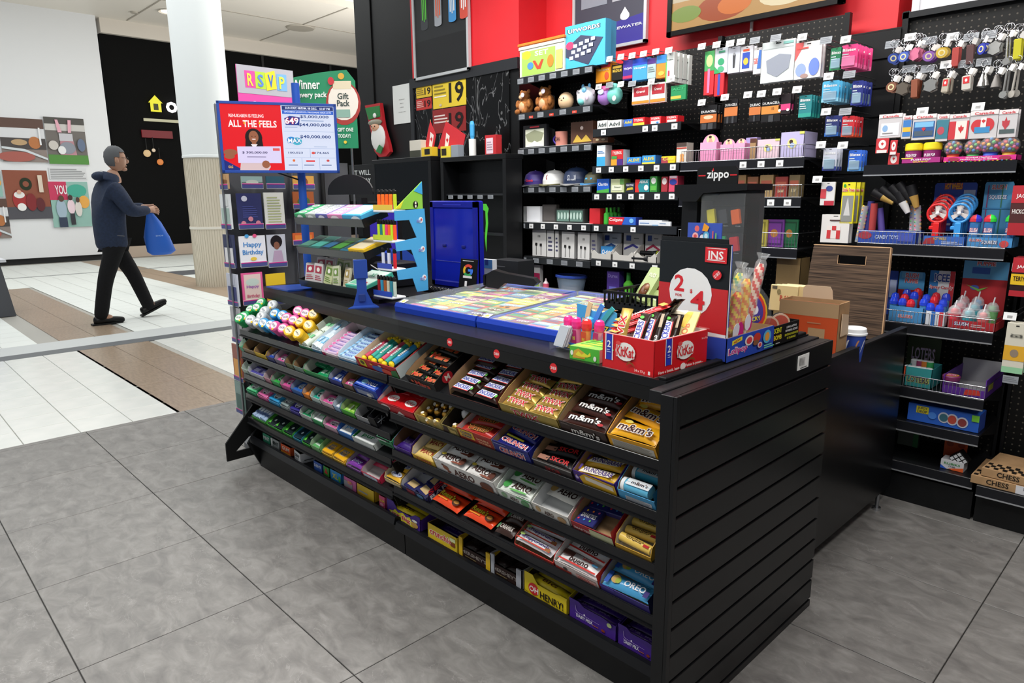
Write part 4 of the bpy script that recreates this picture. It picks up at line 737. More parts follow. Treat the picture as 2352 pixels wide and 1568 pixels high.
deck('RD', 1293, 1402, '#4a2790', '#241c2c', .05, .062, 'purple milk chocolate carton, first of two on the bottom deck', 'the first purple chocolate carton', dm+[('e', .87, .8, .05, .13, '#b9c88c')], [('t', 'DAIRY MILK', .4, .5, .7, .3, '#6a5a94')], [('milk', 1, 5, .034, dict(t=.012))], notch=(.06, .046))
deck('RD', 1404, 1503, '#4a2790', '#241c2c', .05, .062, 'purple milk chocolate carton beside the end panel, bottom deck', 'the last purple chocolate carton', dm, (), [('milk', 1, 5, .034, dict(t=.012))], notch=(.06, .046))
# ---- gum bottles heaped on the left end of the top shelf
bcol = dict(g=('#1fa55c', '#e2efe2', 'green'), s=('#b9c0c4', '#e6eaec', 'silver'), b=('#2f9ad8', '#e4f0f8', 'blue'), p=('#e25aa2', '#f4e2ec', 'pink'), y=('#f0bc12', '#f2e6c4', 'yellow'))
def bottle(k, x, y, n):
    c, c2, nm = bcol[k]
    p = ax(x, y, -2.9) if False else None
    d = ray(x, y); a = math.radians(26)
    # seat the bottle on the tilted shelf plane raised by its height
    nrm = Vector((0, -math.sin(a), math.cos(a))); q0 = Vector((0, YF, .715-.010))+nrm*(.036 if y > 730-.0*x+(x-550)*.27+18 else .058)
    tt = (q0-EYE).dot(nrm)/d.dot(nrm); P_ = EYE+d*tt
    g = G(); g.lathe([(.0001, -.045), (.022, -.045), (.024, -.04), (.024, -.008), (.022, -.004), (.0255, -.003), (.0255, .01), (.022, .016), (.0001, .0165)], c, 16, cols=[c]*8)
    o = g.obj('gum_bottle'); o.matrix_world = T(*P_) @ R(48, 'X') @ R(22+random.uniform(-12, 12), 'Y') @ R(random.uniform(-30, 30))
    tag(o, f'{nm} gum bottle lying cap up, {n}', 'gum bottle', 'gum bottles heaped on the top shelf')
    art('cap_label', o, T(-.018, -.018, .0168), .036, .036, [('e', .5, .5, .5, .42, c2), ('t', 'EXCEL' if k != 'y' else 'juicy', .5, .5, .7, .24, '#2a3550'), ('e', .85, .12, .14, .14, '#f2c81c')], .0003)
for i, (k, x, y, n) in enumerate([('g', 602, 697, 'topmost of the heap at the left'), ('g', 578, 712, 'below the topmost green one'), ('g', 592, 708, 'right of the second green one'), ('g', 553, 733, 'far left end of the heap'), ('g', 562, 728, 'front of the green group'),
        ('s', 628, 702, 'topmost silver one'), ('s', 610, 716, 'middle of the silver group'), ('s', 577, 736, 'front left silver one'), ('s', 595, 742, 'front right silver one'), ('s', 603, 728, 'behind the front silver pair'),
        ('b', 634, 722, 'upper left blue one'), ('b', 651, 726, 'upper right blue one'), ('b', 608, 744, 'front left blue one'), ('b', 624, 748, 'front right blue one'),
        ('p', 687, 716, 'topmost pink one'), ('p', 704, 722, 'right of the topmost pink one'), ('p', 661, 732, 'middle left pink one'), ('p', 677, 737, 'middle right pink one'), ('p', 634, 751, 'front left pink one'), ('p', 653, 756, 'front right pink one'),
        ('y', 722, 724, 'topmost yellow one'), ('y', 693, 742, 'middle left yellow one'), ('y', 711, 749, 'middle right yellow one'), ('y', 667, 762, 'front left yellow one'), ('y', 688, 769, 'front right yellow one')]): bottle(k, x, y, n)
# ---- round price stickers on the counter edge
for x, y, lb in ((1033, 767, 'left of the three round red stickers on the counter edge'), (1141, 790, 'middle round red sticker on the counter edge'), (1272, 820, 'right of the three round red stickers on the counter edge')):
    p = ay(x, y, 1.36); X = p.x; yf = 1.372-(X+2.0)*.0413 if X > -2 else 1.372
    p = ay(x, y, yf); g = G(); g.cyl((0, 0, 0), (0, -.001, 0), .0135, .0135, '#d8262c', 20); o = g.obj('price_sticker'); o.location = (p.x, yf-.0005, ZT-.034); tag(o, lb, 'sticker', 'red price stickers')
    art('lettering', o, FRONT(-.012, -.0012, -.012), .024, .024, [('t', '2/$3', .5, .5, .8, .36, '#f6eae8')], .0002)
# ================================================================== ON THE COUNTER
def boxm(n, L, x0, x1, y0, y1, z0, z1, c, b=.0008, parent=None):
    g = G(); g.box(x0, x1, y0, y1, z0, z1, c, b); return link(n, g.mesh(n), parent, L)
# ---- two lottery ticket cases
TC = ['#c9b48c', '#7c9a6a', '#b8c86a', '#3f8a4c', '#a8322e', '#8a2f6a', '#d88a3a', '#5fa8a0', '#c9d86a', '#4a4a80', '#d85a90', '#e0d24a', '#6a4a2c', '#2f6aa0', '#c0502c', '#9ac0d0']
def ticket_case(X0, X1, Y0, Y1, nx, ny, label, cn, off):
    W = X1-X0; D = Y1-Y0; a = 3.8
    t = thing('ticket_case', label, 'ticket case', T(X0, Y0, ZT) , 'lottery ticket cases')
    BL = M('#1c3fb0', .25); g = G()
    g.prism([(0, 0), (D, 0), (D, .05), (.02, .018), (0, .014)], 0, .014, BL, 'x'); g.to('side_rim', t)
    g = G(); g.prism([(0, 0), (D, 0), (D, .05), (.02, .018), (0, .014)], W-.014, W, BL, 'x'); g.to('side_rim', t)
    g = G(); g.prism([(-.004, 0), (.05, 0), (.05, .006), (.03, .012), (.012, .034), (0, .034), (-.006, .02)], 0, W, BL, 'x'); g.to('front_rim', t)
    g = G(); g.box(0, W, D-.016, D, 0, .066, BL, .002); g.to('back_rim', t)
    g = G(); g.box(.012, W-.012, .02, D-.014, .0, .006, '#22263a'); g.to('floor_board', t)
    g = G(); g.prism([(.006, .034), (.04, .046), (D-.004, .068), (D-.004, .070), (.04, .048), (.006, .036)], .004, W-.004, 'clear_ticket', 'x'); g.to('clear_lid', t)
    g = G(); g.box(.02, .05, -.002, .022, .0, .0012, '#e8e8dc'); o = g.obj('round_edged_label', t, T(0, .004, .0365) @ R(20, 'X')); art('yellow_mark', o, T(.022, 0, .0012), .026, .018, [('p', [(.5, .05), (.9, .5), (.5, .95), (.1, .5)], '#d8d22c')])
    cw = (W-.03)/nx; ch = (D-.05)/ny
    for j in range(ny):
        for i in range(nx):
            c = TC[(off+i*3+j*5) % 16]; c2 = TC[(off+i*5+j*3+7) % 16]; c3 = TC[(i+j*2+off+2) % 16]
            g = G(); g.box(-cw*.49, cw*.49, -ch*.48, ch*.48, 0, .001, c)
            o = g.obj('lottery_ticket'); o.matrix_world = T(X0+.015+cw*(i+.5), Y0+.03+ch*(j+.5), ZT+.012+.0055*j+.012) @ R(a, 'X')
            tag(o, f'printed lottery ticket, {ORD[j]} row, {ORD[i].replace("front", "first")} from left, under {cn}', 'ticket', 'lottery tickets in '+cn)
            k = (off+i+j*2) % 4
            A = [[('e', .5, .6, .4, .25, c2), ('l', .1, .1, .9, .3, 3, '#e8e6da'), ('t', 'CASH', .5, .6, .6, .2, '#f2f0e2')], [('r', .1, .45, .9, .9, c3), ('t', 'WIN', .5, .68, .5, .24, '#f6f0d8', c), ('l', .1, .1, .9, .35, 4, c2)],
                 [('p', [(0, .3), (1, .6), (1, 1), (0, .8)], c2), ('t', 'LUCKY', .5, .6, .7, .2, '#ffffff', '#333333'), ('e', .3, .2, .1, .1, c3), ('e', .6, .2, .1, .1, c3)], [('r', .05, .05, .95, .4, c2), ('r', .05, .42, .95, .58, c3), ('t', '$5', .3, .78, .3, .26, '#f4f0e0'), ('l', .5, .65, .9, .9, 3, '#e6e2c8')]][k]
            art('printed_face', o, T(-cw*.47, -ch*.46, .0012), cw*.94, ch*.92, A)
ticket_case(-2.16, -1.70, 1.475, 1.985, 4, 6, 'blue rimmed ticket case with clear lid, left one under the scanner', 'the left ticket case', 3)
ticket_case(-1.692, -1.335, 1.475, 2.0, 4, 6, 'blue rimmed ticket case with clear lid, right one beside the toy box', 'the right ticket case', 9)
# ---- hand scanner with its coiled cord
t = thing('barcode_scanner', 'black hand scanner with coiled cord lying on the left ticket case', 'scanner', T(-2.02, 1.86, ZT+.075))
u = Vector((.8, .34, .0)); BK = M('#17181b', .3)
g = G(); g.T = R(24)
g.prism([(-.035, -.005), (.02, -.012), (.05, .012), (.17, .004), (.185, .018), (.17, .034), (.05, .05), (.0, .062), (-.03, .045)], -.022, .022, BK, 'y'); g.to('body', t)
g = G(); g.T = R(24); g.box(-.042, -.033, -.026, .026, -.002, .044, M('#0a0a0c', .1), .004); g.to('window', t)
pts = [(-.3+.19*i/150, -.13+.02*math.sin(i*.02)+.011*math.cos(i*.95), -.03+.011*math.sin(i*.95)) for i in range(150)]
g = G(); g.tube(pts, .0032, BK, 5); g.tube([pts[-1], (-.09, -.1, -.02), (-.05, -.05, -.02), (-.02, 0, .01)], .004, BK, 6); g.to('coiled_cord', t)
# ---- tall blue plastic case standing behind
x0 = ay(990, 560, 2.06).x; x1 = ay(1094, 560, 2.06).x; zt = ay(1050, 461, 2.06).z
t = thing('display_case', 'tall dark blue clear fronted case standing upright on the counter', 'case', T(x0, 2.06, ZT)); W = x1-x0; H = zt-ZT
BB = M('#141e9a', .22)
g = G(); g.box(0, W, .012, .045, 0, H, BB, .006); g.to('back_shell', t)
for n, q in (('frame_side', (0, .022, 0, .02, 0, H)), ('frame_side', (W-.022, W, 0, .02, 0, H)), ('frame_top', (0, W, 0, .02, H-.035, H)), ('frame_bottom', (0, W, 0, .02, 0, .03))): g = G(); g.box(*q, BB, .005); link(n, g.mesh(n), t)
g = G(); g.box(.022, W-.022, .006, .008, .03, H-.035, 'blue_clear'); g.to('clear_panel', t)
g = G(); g.box(.03, W-.03, .004, .006, H*.3, H*.305, '#5a62c0'); g.to('panel_edge', t)
art('grip_slot', t, FRONT(W*.3, -.001, H-.022), W*.4, .008, [('r', 0, .2, 1, .8, '#2c38c8')])
for xx in (.3, .72): g = G(); g.box(W*xx-.012, W*xx+.012, 0, .006, H*.47, H*.5, '#1a2280', .002); g.to('catch', t)
# ---- black payment card with the coloured G
x0 = ay(1036, 640, 1.95).x; x1 = ay(1074, 640, 1.95).x
t = thing('review_card', 'black stand up card with a coloured G before the blue case', 'sign', T(x0, 1.99, ZT+.0) @ R(-8, 'X')); W = x1-x0; H = .15
g = G(); g.box(0, W, 0, .003, 0, H, '#0f1012', .001); g.prism([(0, 0), (.05, 0), (.003, H*.8)], W*.3, W*.35, '#0f1012', 'x'); g.to('card', t)
def arc(cx, cy, r0, r1, a0, a1, c, n=7): return ('p', [(cx+r1*math.cos(math.radians(a0+(a1-a0)*i/n)), cy+r1*.62*math.sin(math.radians(a0+(a1-a0)*i/n))) for i in range(n+1)]+[(cx+r0*math.cos(math.radians(a1-(a1-a0)*i/n)), cy+r0*.62*math.sin(math.radians(a1-(a1-a0)*i/n))) for i in range(n+1)], c)
art('printed_face', t, FRONT(0, -.0005, 0), W, H, [arc(.5, .66, .17, .3, 40, 140, '#e04a3a'), arc(.5, .66, .17, .3, 140, 215, '#eec02c'), arc(.5, .66, .17, .3, 215, 315, '#3aa757'), arc(.5, .66, .17, .3, 315, 362, '#3f7ee8'), ('r', .5, .63, .8, .7, '#3f7ee8'), ('r', .15, .93, .8, .95, '#d8d8d8'), ('r', .25, .43, .78, .5, '#e8e8e8'), ('t', '1', .45, .26, .14, .16, '#f2f2f2')])
# ---- small blue bracket stand
p0 = az(800, 710, ZT); p1 = az(871, 706, ZT)
t = thing('bracket_stand', 'small empty blue bracket stand on the counter beside the gum tray display', 'stand', frame((p0+p1)/2, p1-p0, (0, 0, 1)) @ R(-90, 'X')); W = (p1-p0).length; MB = M('#24479c', .4)
g = G(); g.prism([(-W/2, 0), (W/2, 0), (W/2-.01, .09), (-W/2+.04, .09)], 0, .004, MB, 'z'); g.to('foot', t)
hz = ax(850, 597, (p0.x+p1.x)/2).z-ZT
g = G(); g.prism([(-.035, .004), (.045, .004), (.02, .06), (.02, hz-.06), (-.018, hz-.06), (-.018, .06)], .05, .054, MB, 'y'); g.to('stem', t)
g = G(); g.box(-.026, .026, .046, .06, hz-.075, hz, MB, .002); g.to('head', t)
g = G(); g.box(-.012, .012, .043, .047, .02, .05, '#1a3478', .001); g.to('slot', t)
# ---- cigarette lighter display: stepped side, trays and lighters
XL = -2.25
def P2(zx, zy): p = ax(860+zx/4.355, 380+zy/4.355, XL); return (p.y, p.z)
t = thing('lighter_display', 'light blue stepped cardboard display of lighters with four trays', 'display', T(XL, 1.5, ZT)); DI = T(-XL, -1.5, -ZT)
g = G(); pts = [P2(*q) for q in ((200, 455), (500, 430), (512, 600), (525, 900), (540, 1245), (430, 1262), (385, 1128), (240, 1145), (226, 1050), (432, 1012), (370, 840), (222, 858), (210, 770), (425, 720), (350, 545), (205, 552))]
g.prism(pts, -.003, 0, '#4aa8e2', 'x'); g.T = None
me = g.mesh('side_panel'); me.transform(T(0, 0, 0)); link('side_panel', me, t, T(0, -1.5, -ZT))
g = G(); g.prism([P2(*q) for q in ((474, 160), (486, 432), (200, 440))], -.004, -.001, '#8fcf4a', 'x'); g.to('upper_panel', t, T(0, -1.5, -ZT))
g = G(); g.prism([P2(*q) for q in ((474, 160), (480, 290), (395, 255))], -.001, .0006, '#3fa8e0', 'x'); g.prism([P2(*q) for q in ((290, 350), (260, 430), (205, 438))], -.001, .0006, '#e8e03a', 'x'); g.to('printed_corner', t, T(0, -1.5, -ZT))
yb, zb = P2(410, 390); art('bear_badge', t, RIGHT(.001, yb-1.5-.012, zb-ZT-.014), .024, .028, [('e', .5, .5, .5, .5, '#15180f'), ('r', .35, .1, .65, .9, '#e8ecd8'), ('r', .3, .44, .7, .56, '#15180f')])
for zx, zy in ((455, 545), (475, 835), (490, 1120)):
    yb, zb = P2(zx, zy); art('badge', t, RIGHT(.001, yb-1.5-.02, zb-ZT-.012), .036, .024, [('e', .65, .5, .3, .5, '#e4eef8'), ('e', .72, .55, .12, .2, '#d8402c'), ('t', 'BIC', .4, .35, .6, .4, '#2456c0', '#e4eef8')])
def trayrow(zy, cols, cpal, nm, ztop, xw=.13):
    y0, z0 = P2(215, zy)
    g = G(); g.T = T(0, -1.5, -ZT)
    g.prism([(-xw-.003, 0), (-.003, 0), (-.003, .03), (-xw-.003, .02)], y0-.012, y0-.010, cols, 'y'); g.box(-xw, -.003, y0-.012, y0+.045, z0*0+0, .003, '#e8ecf0')
    for q in range(0): pass
    g2 = G(); g2.box(-xw-.004, -.003, y0-.016, y0+.05, z0-.012, z0-.002, '#e6eaf0', .003); g2.box(-xw-.004, -.003, y0-.0165, y0-.0155, z0-.002, z0+.018, cols); link('tray', g2.mesh('tray'), t, T(0, -1.5, -ZT))
    n = len(cpal)
    for i, c in enumerate(cpal):
        cx = XL-.01-(xw-.02)*(n-1-i)/max(1, n-1)
        tt = thing('lighter', f'{nm[i]} lighter, {ztop}', 'lighter', T(cx, y0+.004, z0), 'lighters in the stepped display')
        g = G(); g.lathe([(.0001, 0), (.0085, 0), (.0085, .055), (.008, .058)], c, 10, sy=.7); g.to('body', tt)
        g = G(); g.box(-.006, .006, -.005, .005, .058, .072, '#141414', .002); g.box(-.004, .004, -.006, .0, .070, .077, '#2a2a2a', .001); g.to('top', tt)
trayrow(440, '#e8c84a', ['#ff6a1c', '#ff7a20', '#ff6a1c', '#ff7a20', '#c8e02a'], ['orange, far left', 'orange, second', 'orange, third', 'orange, fourth', 'yellow green, last'], 'top tray')
trayrow(745, '#c8dc3a', ['#c8ee2a', '#1f7f8c', '#c8ee2a', '#f03a86', '#ff6a1c', '#c8ee2a', '#ff5a2a'], ['lime, far left', 'teal, second', 'lime, third', 'pink, fourth', 'orange, fifth', 'lime, sixth', 'red orange, last'], 'second tray')
trayrow(1030, '#3a52b8', ['#dfe4f2', '#dfe4f2', '#d8202a'], ['white, far left', 'white, middle', 'red, right'], 'third tray', .1)
trayrow(1310, '#2a4cb8', ['#a81f26', '#2f9ac0', '#b0602c', '#d8d4b8', '#2f8a9c', '#c8d8c8'], ['dark red, far left', 'blue, second', 'brown, third', 'cream, fourth', 'teal, fifth', 'pale, last'], 'bottom tray')
# ---- three tier gum tray display
t = thing('gum_rack', 'black three tier tray display of gum with an arched header', 'display', T(-2.95, 1.50, ZT))
BKP = M('#17181a', .35)
yo = 0
tiers = [(1.205-ZT, .12, .0), (1.075-ZT, .13, .0), (.03, .15, .0)]
x0r, x1r = 0, .56
for k, (zz, dd, yy) in enumerate(tiers):
    g = G(); g.T = T(0, yy, zz) @ R(20, 'X'); g.box(x0r, x1r, 0, dd, -.004, 0, BKP); g.box(x0r, x1r, -.003, 0, -.004, .03, M('#33393a', .25), .001); g.prism([(0, -.004), (dd, -.004), (dd, .02), (0, .03)], x1r, x1r+.003, BKP, 'x'); g.prism([(0, -.004), (dd, -.004), (dd, .02), (0, .03)], x0r-.003, x0r, BKP, 'x'); g.to('tray', t)
g = G(); g.box(.3, .34, .13, .16, 0, .42, BKP); g.to('post', t)
g = G(); g.box(0, .56, .05, .2, 0, .012, BKP); g.to('base', t)
g = G(); zc = 1.34-ZT; g.prism([(.06, zc-.01)]+[(.245+.185*math.cos(math.pi*(1-i/14)), zc+.075*math.sin(math.pi*i/14)) for i in range(15)]+[(.43, zc-.01)], .13, .136, M('#101113', .4), 'y'); g.to('arched_header', t)
def tierpacks(k, specs, ang=20):
    zz, dd, yy = tiers[k]; x = .004
    F = T(-2.95, 1.50+yy, ZT+zz) @ R(20, 'X')
    for (w_, h_, key_c, txt, tc, lb) in specs:
        g = G(); g.box(0, w_-.003, .001, dd-.004, 0, h_, key_c, .002); o = g.obj('gum_carton'); o.matrix_world = F @ T(x, .001, .001); tag(o, lb, 'carton', 'gum cartons in the tray display')
        art('printed_top', o, T(0, 0, h_+.0002), w_-.003, dd-.004, txt, .0003); art('printed_front', o, FRONT(0, .0004, 0), w_-.003, h_, tc, .0003)
        x += w_
def ex(c, t_='EXCEL'): return [('r', .06, .05, .94, .95, c)]+[q for y in (.2, .5, .8) for q in (('e', .5, y, .3, .11, '#e8efec'), ('t', t_, .5, y, .4, .07, '#232840'))]
tierpacks(0, [(.1, .045, '#2fa065', ex('#3fb474'), [('e', .5, .5, .3, .4, '#dfeee6')], 'green gum carton, top tray of the rack'), (.09, .045, '#a8b4b0', ex('#c2cac8'), [('e', .5, .5, .3, .4, '#e8eeec')], 'grey gum carton, top tray of the rack'),
              (.1, .045, '#5f62a8', ex('#cfd0e4'), [('e', .5, .5, .3, .4, '#dfe0f0')], 'violet and white gum carton, top tray of the rack'), (.12, .045, '#dc8ab8', ex('#e8a0c8'), [('e', .5, .5, .3, .4, '#f2e2ea')], 'pink gum carton, top tray of the rack'), (.145, .045, '#3fa8d8', [('r', .1, .1, .9, .9, '#cfe4ee'), ('r', .1, .7, .9, .9, '#e2eef4')], [('e', .7, .5, .25, .4, '#e0ecf4'), ('t', 'EXCEL', .7, .5, .4, .3, '#18202c')], 'open blue and white gum carton, top tray of the rack')])
tierpacks(1, [(.1, .03, '#2a5a4c', [('r', .1, .1, .9, .5, '#4a8a74'), ('r', .1, .55, .9, .9, '#23423a')], [('l', .1, .2, .9, .8, 2, '#7fc0a8')], 'dark green gum carton, left of the second tray'), (.1, .03, '#23655c', [('r', .1, .1, .9, .6, '#4fb0a0')], [('l', .1, .2, .9, .8, 2, '#9ad8cc')], 'teal gum carton in the second tray'),
              (.08, .03, '#1d3440', [('r', .1, .1, .9, .6, '#2f6f9a')], [('l', .1, .2, .9, .8, 2, '#4a9ad0')], 'dark blue gum carton in the second tray'), (.09, .03, '#2a4a26', [('r', .1, .1, .9, .7, '#4a9a3a')], [('l', .1, .2, .9, .8, 2, '#6ac04c')], 'dark gum carton with green print, second tray'), (.07, .03, '#1f6f86', [('r', .1, .1, .9, .7, '#2a5a6a')], (), 'teal and black gum carton in the second tray'), (.12, .04, '#eec21e', [('r', .08, .06, .92, .92, '#e2d6b4')], [('t', 'JUICY', .5, .5, .6, .5, '#23306a')], 'yellow open gum carton, right end of second tray')])
F = T(-2.95, 1.50, ZT+.03) @ R(20, 'X')
for i, (c, c2, lb) in enumerate([('#c8c4c4', '#a8324a', 'red and grey'), ('#d0cccc', '#b03a50', 'grey and red'), ('#c4cc9a', '#6a8a3a', 'olive green'), ('#d2d6b8', '#7a9a4a', 'pale green'), ('#d8cdb4', '#b09a5a', 'cream and tan')]):
    for j in range(2):
        g = G(); g.box(-.035, .035, 0, .008, 0, .09, c, .003); o = g.obj('candy_bag'); o.matrix_world = F @ T(.05+.078*i, .02+.06*j, .01) @ R(-32+6*(i % 2), 'X') @ R(8-5*i, 'Z') @ R(6*(i % 3)-5, 'Y'); tag(o, f'{lb} candy bag, {["front", "back"][j]}, in the bottom tray', 'candy bag', 'bags in the bottom tray')
        art('printed_face', o, FRONT(-.032, -.0004, .004), .064, .082, [('r', .1, .5, .9, .9, c2), ('l', .1, .1, .9, .4, 3, c2), ('e', .5, .7, .2, .12, '#f0ece4')])
g = G(); g.box(0, .15, .0, .145, 0, .03, '#4cc0a4', .001); o = g.obj('gum_carton'); o.matrix_world = F @ T(.41, 0, .012); tag(o, 'mint green and white gum carton, right end of the bottom tray', 'carton', 'gum cartons in the tray display')
art('printed_top', o, T(0, 0, .0302), .15, .145, [('r', .03, .05, .97, .97, '#d8ece2'), ('t', 'XL', .5, .7, .3, .2, '#3fa880'), ('r', .1, .1, .5, .4, '#7fd0ae'), ('e', .75, .2, .08, .08, '#d8504a')]); art('printed_front', o, FRONT(0, -.0003, 0), .15, .03, [('r', .9, 0, 1, 1, '#5fe0cc')])
# ---- blue triangular base plate and lottery screen on its post
t = thing('lottery_screen', 'blue framed lottery jackpot screen on a blue post at the counter end', 'screen', T(-3.03, 1.53, ZT)); MB2 = M('#23489c', .35)
g = G(); g.prism([(-.17, -.085), (.05, -.085), (.08, .12), (-.1, .12)], .001, .008, MB2, 'z'); g.to('base_plate', t)
g = G(); g.cyl((-.02, .06, .008), (-.02, .06, .93), .018, .018, M('#1f52b0', .35), 16); g.to('post', t)
cS = ray(643, 317); cS = EYE+cS*(3.36/cS.length); v = (cS-EYE).normalized(); nrm = -v; nrm.z = 0; nrm.normalize()
rr = Vector((0, 0, 1)).cross(nrm); rr.normalize(); rt_ = rr if rr.dot(RT) > 0 else -rr
SW, SH = .477, .278
SL = frame(cS-rt_*SW/2-Vector((0, 0, SH/2)), rt_, (0, 0, 1)); SLl = t.matrix_world.inverted() @ SL
g = G(); g.box(-.012, SW+.012, -.012, SH+.012, -.035, .0, MB2, .004)
g.to('casing', t, SLl)
for q in ((-.012, .0, -.012, SH+.012), (SW, SW+.012, -.012, SH+.012), (-.012, SW+.012, -.012, 0), (-.012, SW+.012, SH, SH+.012)): g = G(); g.box(q[0], q[1], q[2], q[3], -.002, .006, MB2, .001); g.to('bezel', t, SLl)
E_ = lambda h, s=1.0: M(h, .3, 0, s)
R_ = E_('#e81824', .95); Wb = E_('#dfe6fb', .9); Nv = E_('#20357e', .8); Sk = E_('#a8684a', .8)
A = [('r', 0, 0, .525, 1, R_), ('r', .525, 0, 1, 1, Wb), ('t', 'RENUKABEN IS FEELING', .22, .83, .3, .05, E_('#ffe4e4')), ('t', 'ALL THE FEELS', .27, .71, .42, .105, E_('#fff2f0')), ('e', .2, .72, .008, .02, E_('#f0b02a')), ('e', .33, .72, .008, .02, E_('#f0b02a')),
     ('p', [(0, .16), (.16, 0), (0, 0)], E_('#1c2c7a')), ('t', 'OLG', .05, .05, .04, .04, E_('#f0c03a')),
     ('p', [(.13, 0), (.16, .32), (.36, .34), (.4, .05), (.38, 0)], E_('#d8bfc0')), ('e', .27, .5, .075, .14, E_('#1d1214')), ('p', [(.2, .5), (.19, .34), (.35, .34), (.34, .5)], E_('#1d1214')), ('e', .27, .51, .042, .095, Sk), ('r', .252, .36, .288, .44, Sk), ('p', [(.24, .4), (.3, .4), (.27, .33)], E_('#efe6ea')), ('e', .27, .475, .018, .008, E_('#f0dcd8')), ('e', .256, .52, .005, .006, E_('#2a1a18')), ('e', .284, .52, .005, .006, E_('#2a1a18')),
     ('p', [(.12, .11), (.5, .11), (.5, .37), (.12, .36)], E_('#d9d0f0')), ('t', '$ 300,000.00', .27, .27, .22, .04, E_('#3a3460')), ('l', .2, .19, .42, .22, 1, E_('#8f86a8')), ('r', .43, .3, .49, .34, E_('#e05a5a')), ('e', .06, .27, .06, .05, Sk), ('e', .36, .09, .035, .06, Sk), ('e', .05, .21, .045, .04, Sk),
     ('r', .535, .93, .995, .99, Nv), ('t', 'SUN DEC 08/DIM. 08 DEC.   01:07 PM', .765, .96, .4, .034, E_('#e6ecff')), ('r', .535, .87, .995, .925, E_('#2f64c8')), ('t', 'UPCOMING JACKPOTS / PROCHAINS GROS LOTS', .765, .897, .42, .03, E_('#e6ecff')),
     ('p', [(.56, .7), (.68, .7), (.69, .82), (.6, .84), (.55, .8)], E_('#233a8c')), ('t', '649', .615, .765, .12, .1, E_('#f0f4ff'), E_('#c8202c')), ('t', '$5,000,000', .82, .83, .26, .05, E_('#26407e')), ('t', '$44,000,000', .82, .705, .29, .055, E_('#26407e')), ('l', .7, .755, .97, .785, 1, E_('#8fa4c8')), ('l', .55, .655, .7, .68, 1, E_('#8fa4c8')), ('r', .54, .6, .99, .605, E_('#9fb2d8')),
     ('e', .6, .47, .04, .05, E_('#2f8ad0')), ('e', .65, .45, .045, .06, E_('#49b0c8')), ('t', 'MAX', .63, .46, .12, .07, E_('#f2f8ff'), E_('#2a6ab0')), ('t', '$40,000,000', .82, .52, .28, .055, E_('#26407e')), ('l', .8, .36, .96, .375, 1, E_('#8fa4c8')), ('r', .54, .335, .99, .34, E_('#9fb2d8')),
     ('t', '100,023', .63, .27, .13, .035, E_('#3a4a7a')), ('t', '174,465', .87, .27, .13, .035, E_('#3a4a7a')), ('r', .76, .2, .764, .34, E_('#9fb2d8')), ('e', .79, .27, .016, .02, E_('#d8504a')), ('r', .54, .19, .99, .195, E_('#9fb2d8')), ('r', .68, .01, .684, .19, E_('#9fb2d8')), ('r', .84, .01, .844, .19, E_('#9fb2d8')),
     ('e', .61, .15, .012, .02, E_('#e0703a')), ('r', .72, .13, .8, .155, E_('#e03a3a')), ('e', .92, .15, .014, .018, E_('#c84a4a')), ('l', .56, .06, .67, .1, 1, E_('#7a8ab0')), ('l', .7, .06, .82, .1, 1, E_('#7a8ab0')), ('l', .86, .06, .98, .1, 1, E_('#7a8ab0'))]
art('screen_image', t, SLl, SW, SH, A, .0004)
g = G(); q = SLl @ Vector((SW*.54, -.01, -.02)); g.tube([(-.02, .06, .52), (-.02, .04, .56), tuple(q)], .005, '#141414', 6); q = SLl @ Vector((SW*.4, -.0, -.03)); g.tube([(-.02, .06, .5), tuple(q)], .004, '#141414', 6); g.to('cables', t)
# ---- red carton of bars at the near corner
A0 = az(1391, 822, ZT); B0 = az(1501, 869, ZT); C0 = az(1622, 834, ZT)
uu = (C0-B0); Lx = uu.length; uu.normalize(); vv_ = Vector((-uu.y, uu.x, 0)); Ly = (A0-B0).dot(vv_)*.74; kf = frame(B0, uu, vv_)
kz_ = .088
t = thing('carton', 'open red wafer bar carton stuffed with mixed chocolate bars, near counter corner', 'carton', kf)
RD = M('#cf1820', .35)
g = G(); g.box(0, Lx, 0, Ly, 0, .0015, '#efe2dc')
for q in ((0, Lx, 0, .002), (0, Lx, Ly-.002, Ly), (0, .002, 0, Ly), (Lx-.002, Lx, 0, Ly)): g.box(q[0], q[1], q[2], q[3], 0, kz_, RD)
for q in ((.002, Lx-.002, .002, .0032), (.002, Lx-.002, Ly-.0032, Ly-.002), (.002, .0032, .002, Ly-.002), (Lx-.0032, Lx-.002, .002, Ly-.002)): g.box(q[0], q[1], q[2], q[3], .002, kz_+.0015, '#f0dcd6')
g.to('box', t)
def kk(x, s=1): return [('e', x, .58, .16*s, .26, '#f3efe9'), ('t', 'KitKat', x, .58, .28*s, .3, '#cf1820', '#f3efe9'), ('e', x-.11*s, .8, .04*s, .06, '#e04a48'), ('p', [(x+.02, .2), (x+.08, .34), (x+.16, .3), (x+.2, .18), (x+.15, .26), (x+.1, .28)], '#8a4a1c')]
art('front_print', t, FRONT(0, -.0006, 0), Lx, kz_, [('r', .2, .26, .3, 1, '#2236b4'), ('r', .19, .26, .2, 1, '#f2efec'), ('r', .3, .26, .31, 1, '#f2efec'), ('t', '2', .25, .72, .055, .2, '#f4f4f6'), ('l', .225, .46, .275, .58, 2, '#b8c0ec')]+kk(.55)+[('t', 'Have a break, have a', .26, .12, .42, .1, '#f6e6e0'), ('e', .5, .14, .05, .1, '#f6e6e0'), ('t', 'Faites la pause...', .72, .13, .34, .1, '#f6e6e0'), ('t', '24 x 73 g', .9, .8, .12, .06, '#f2d8d0')])
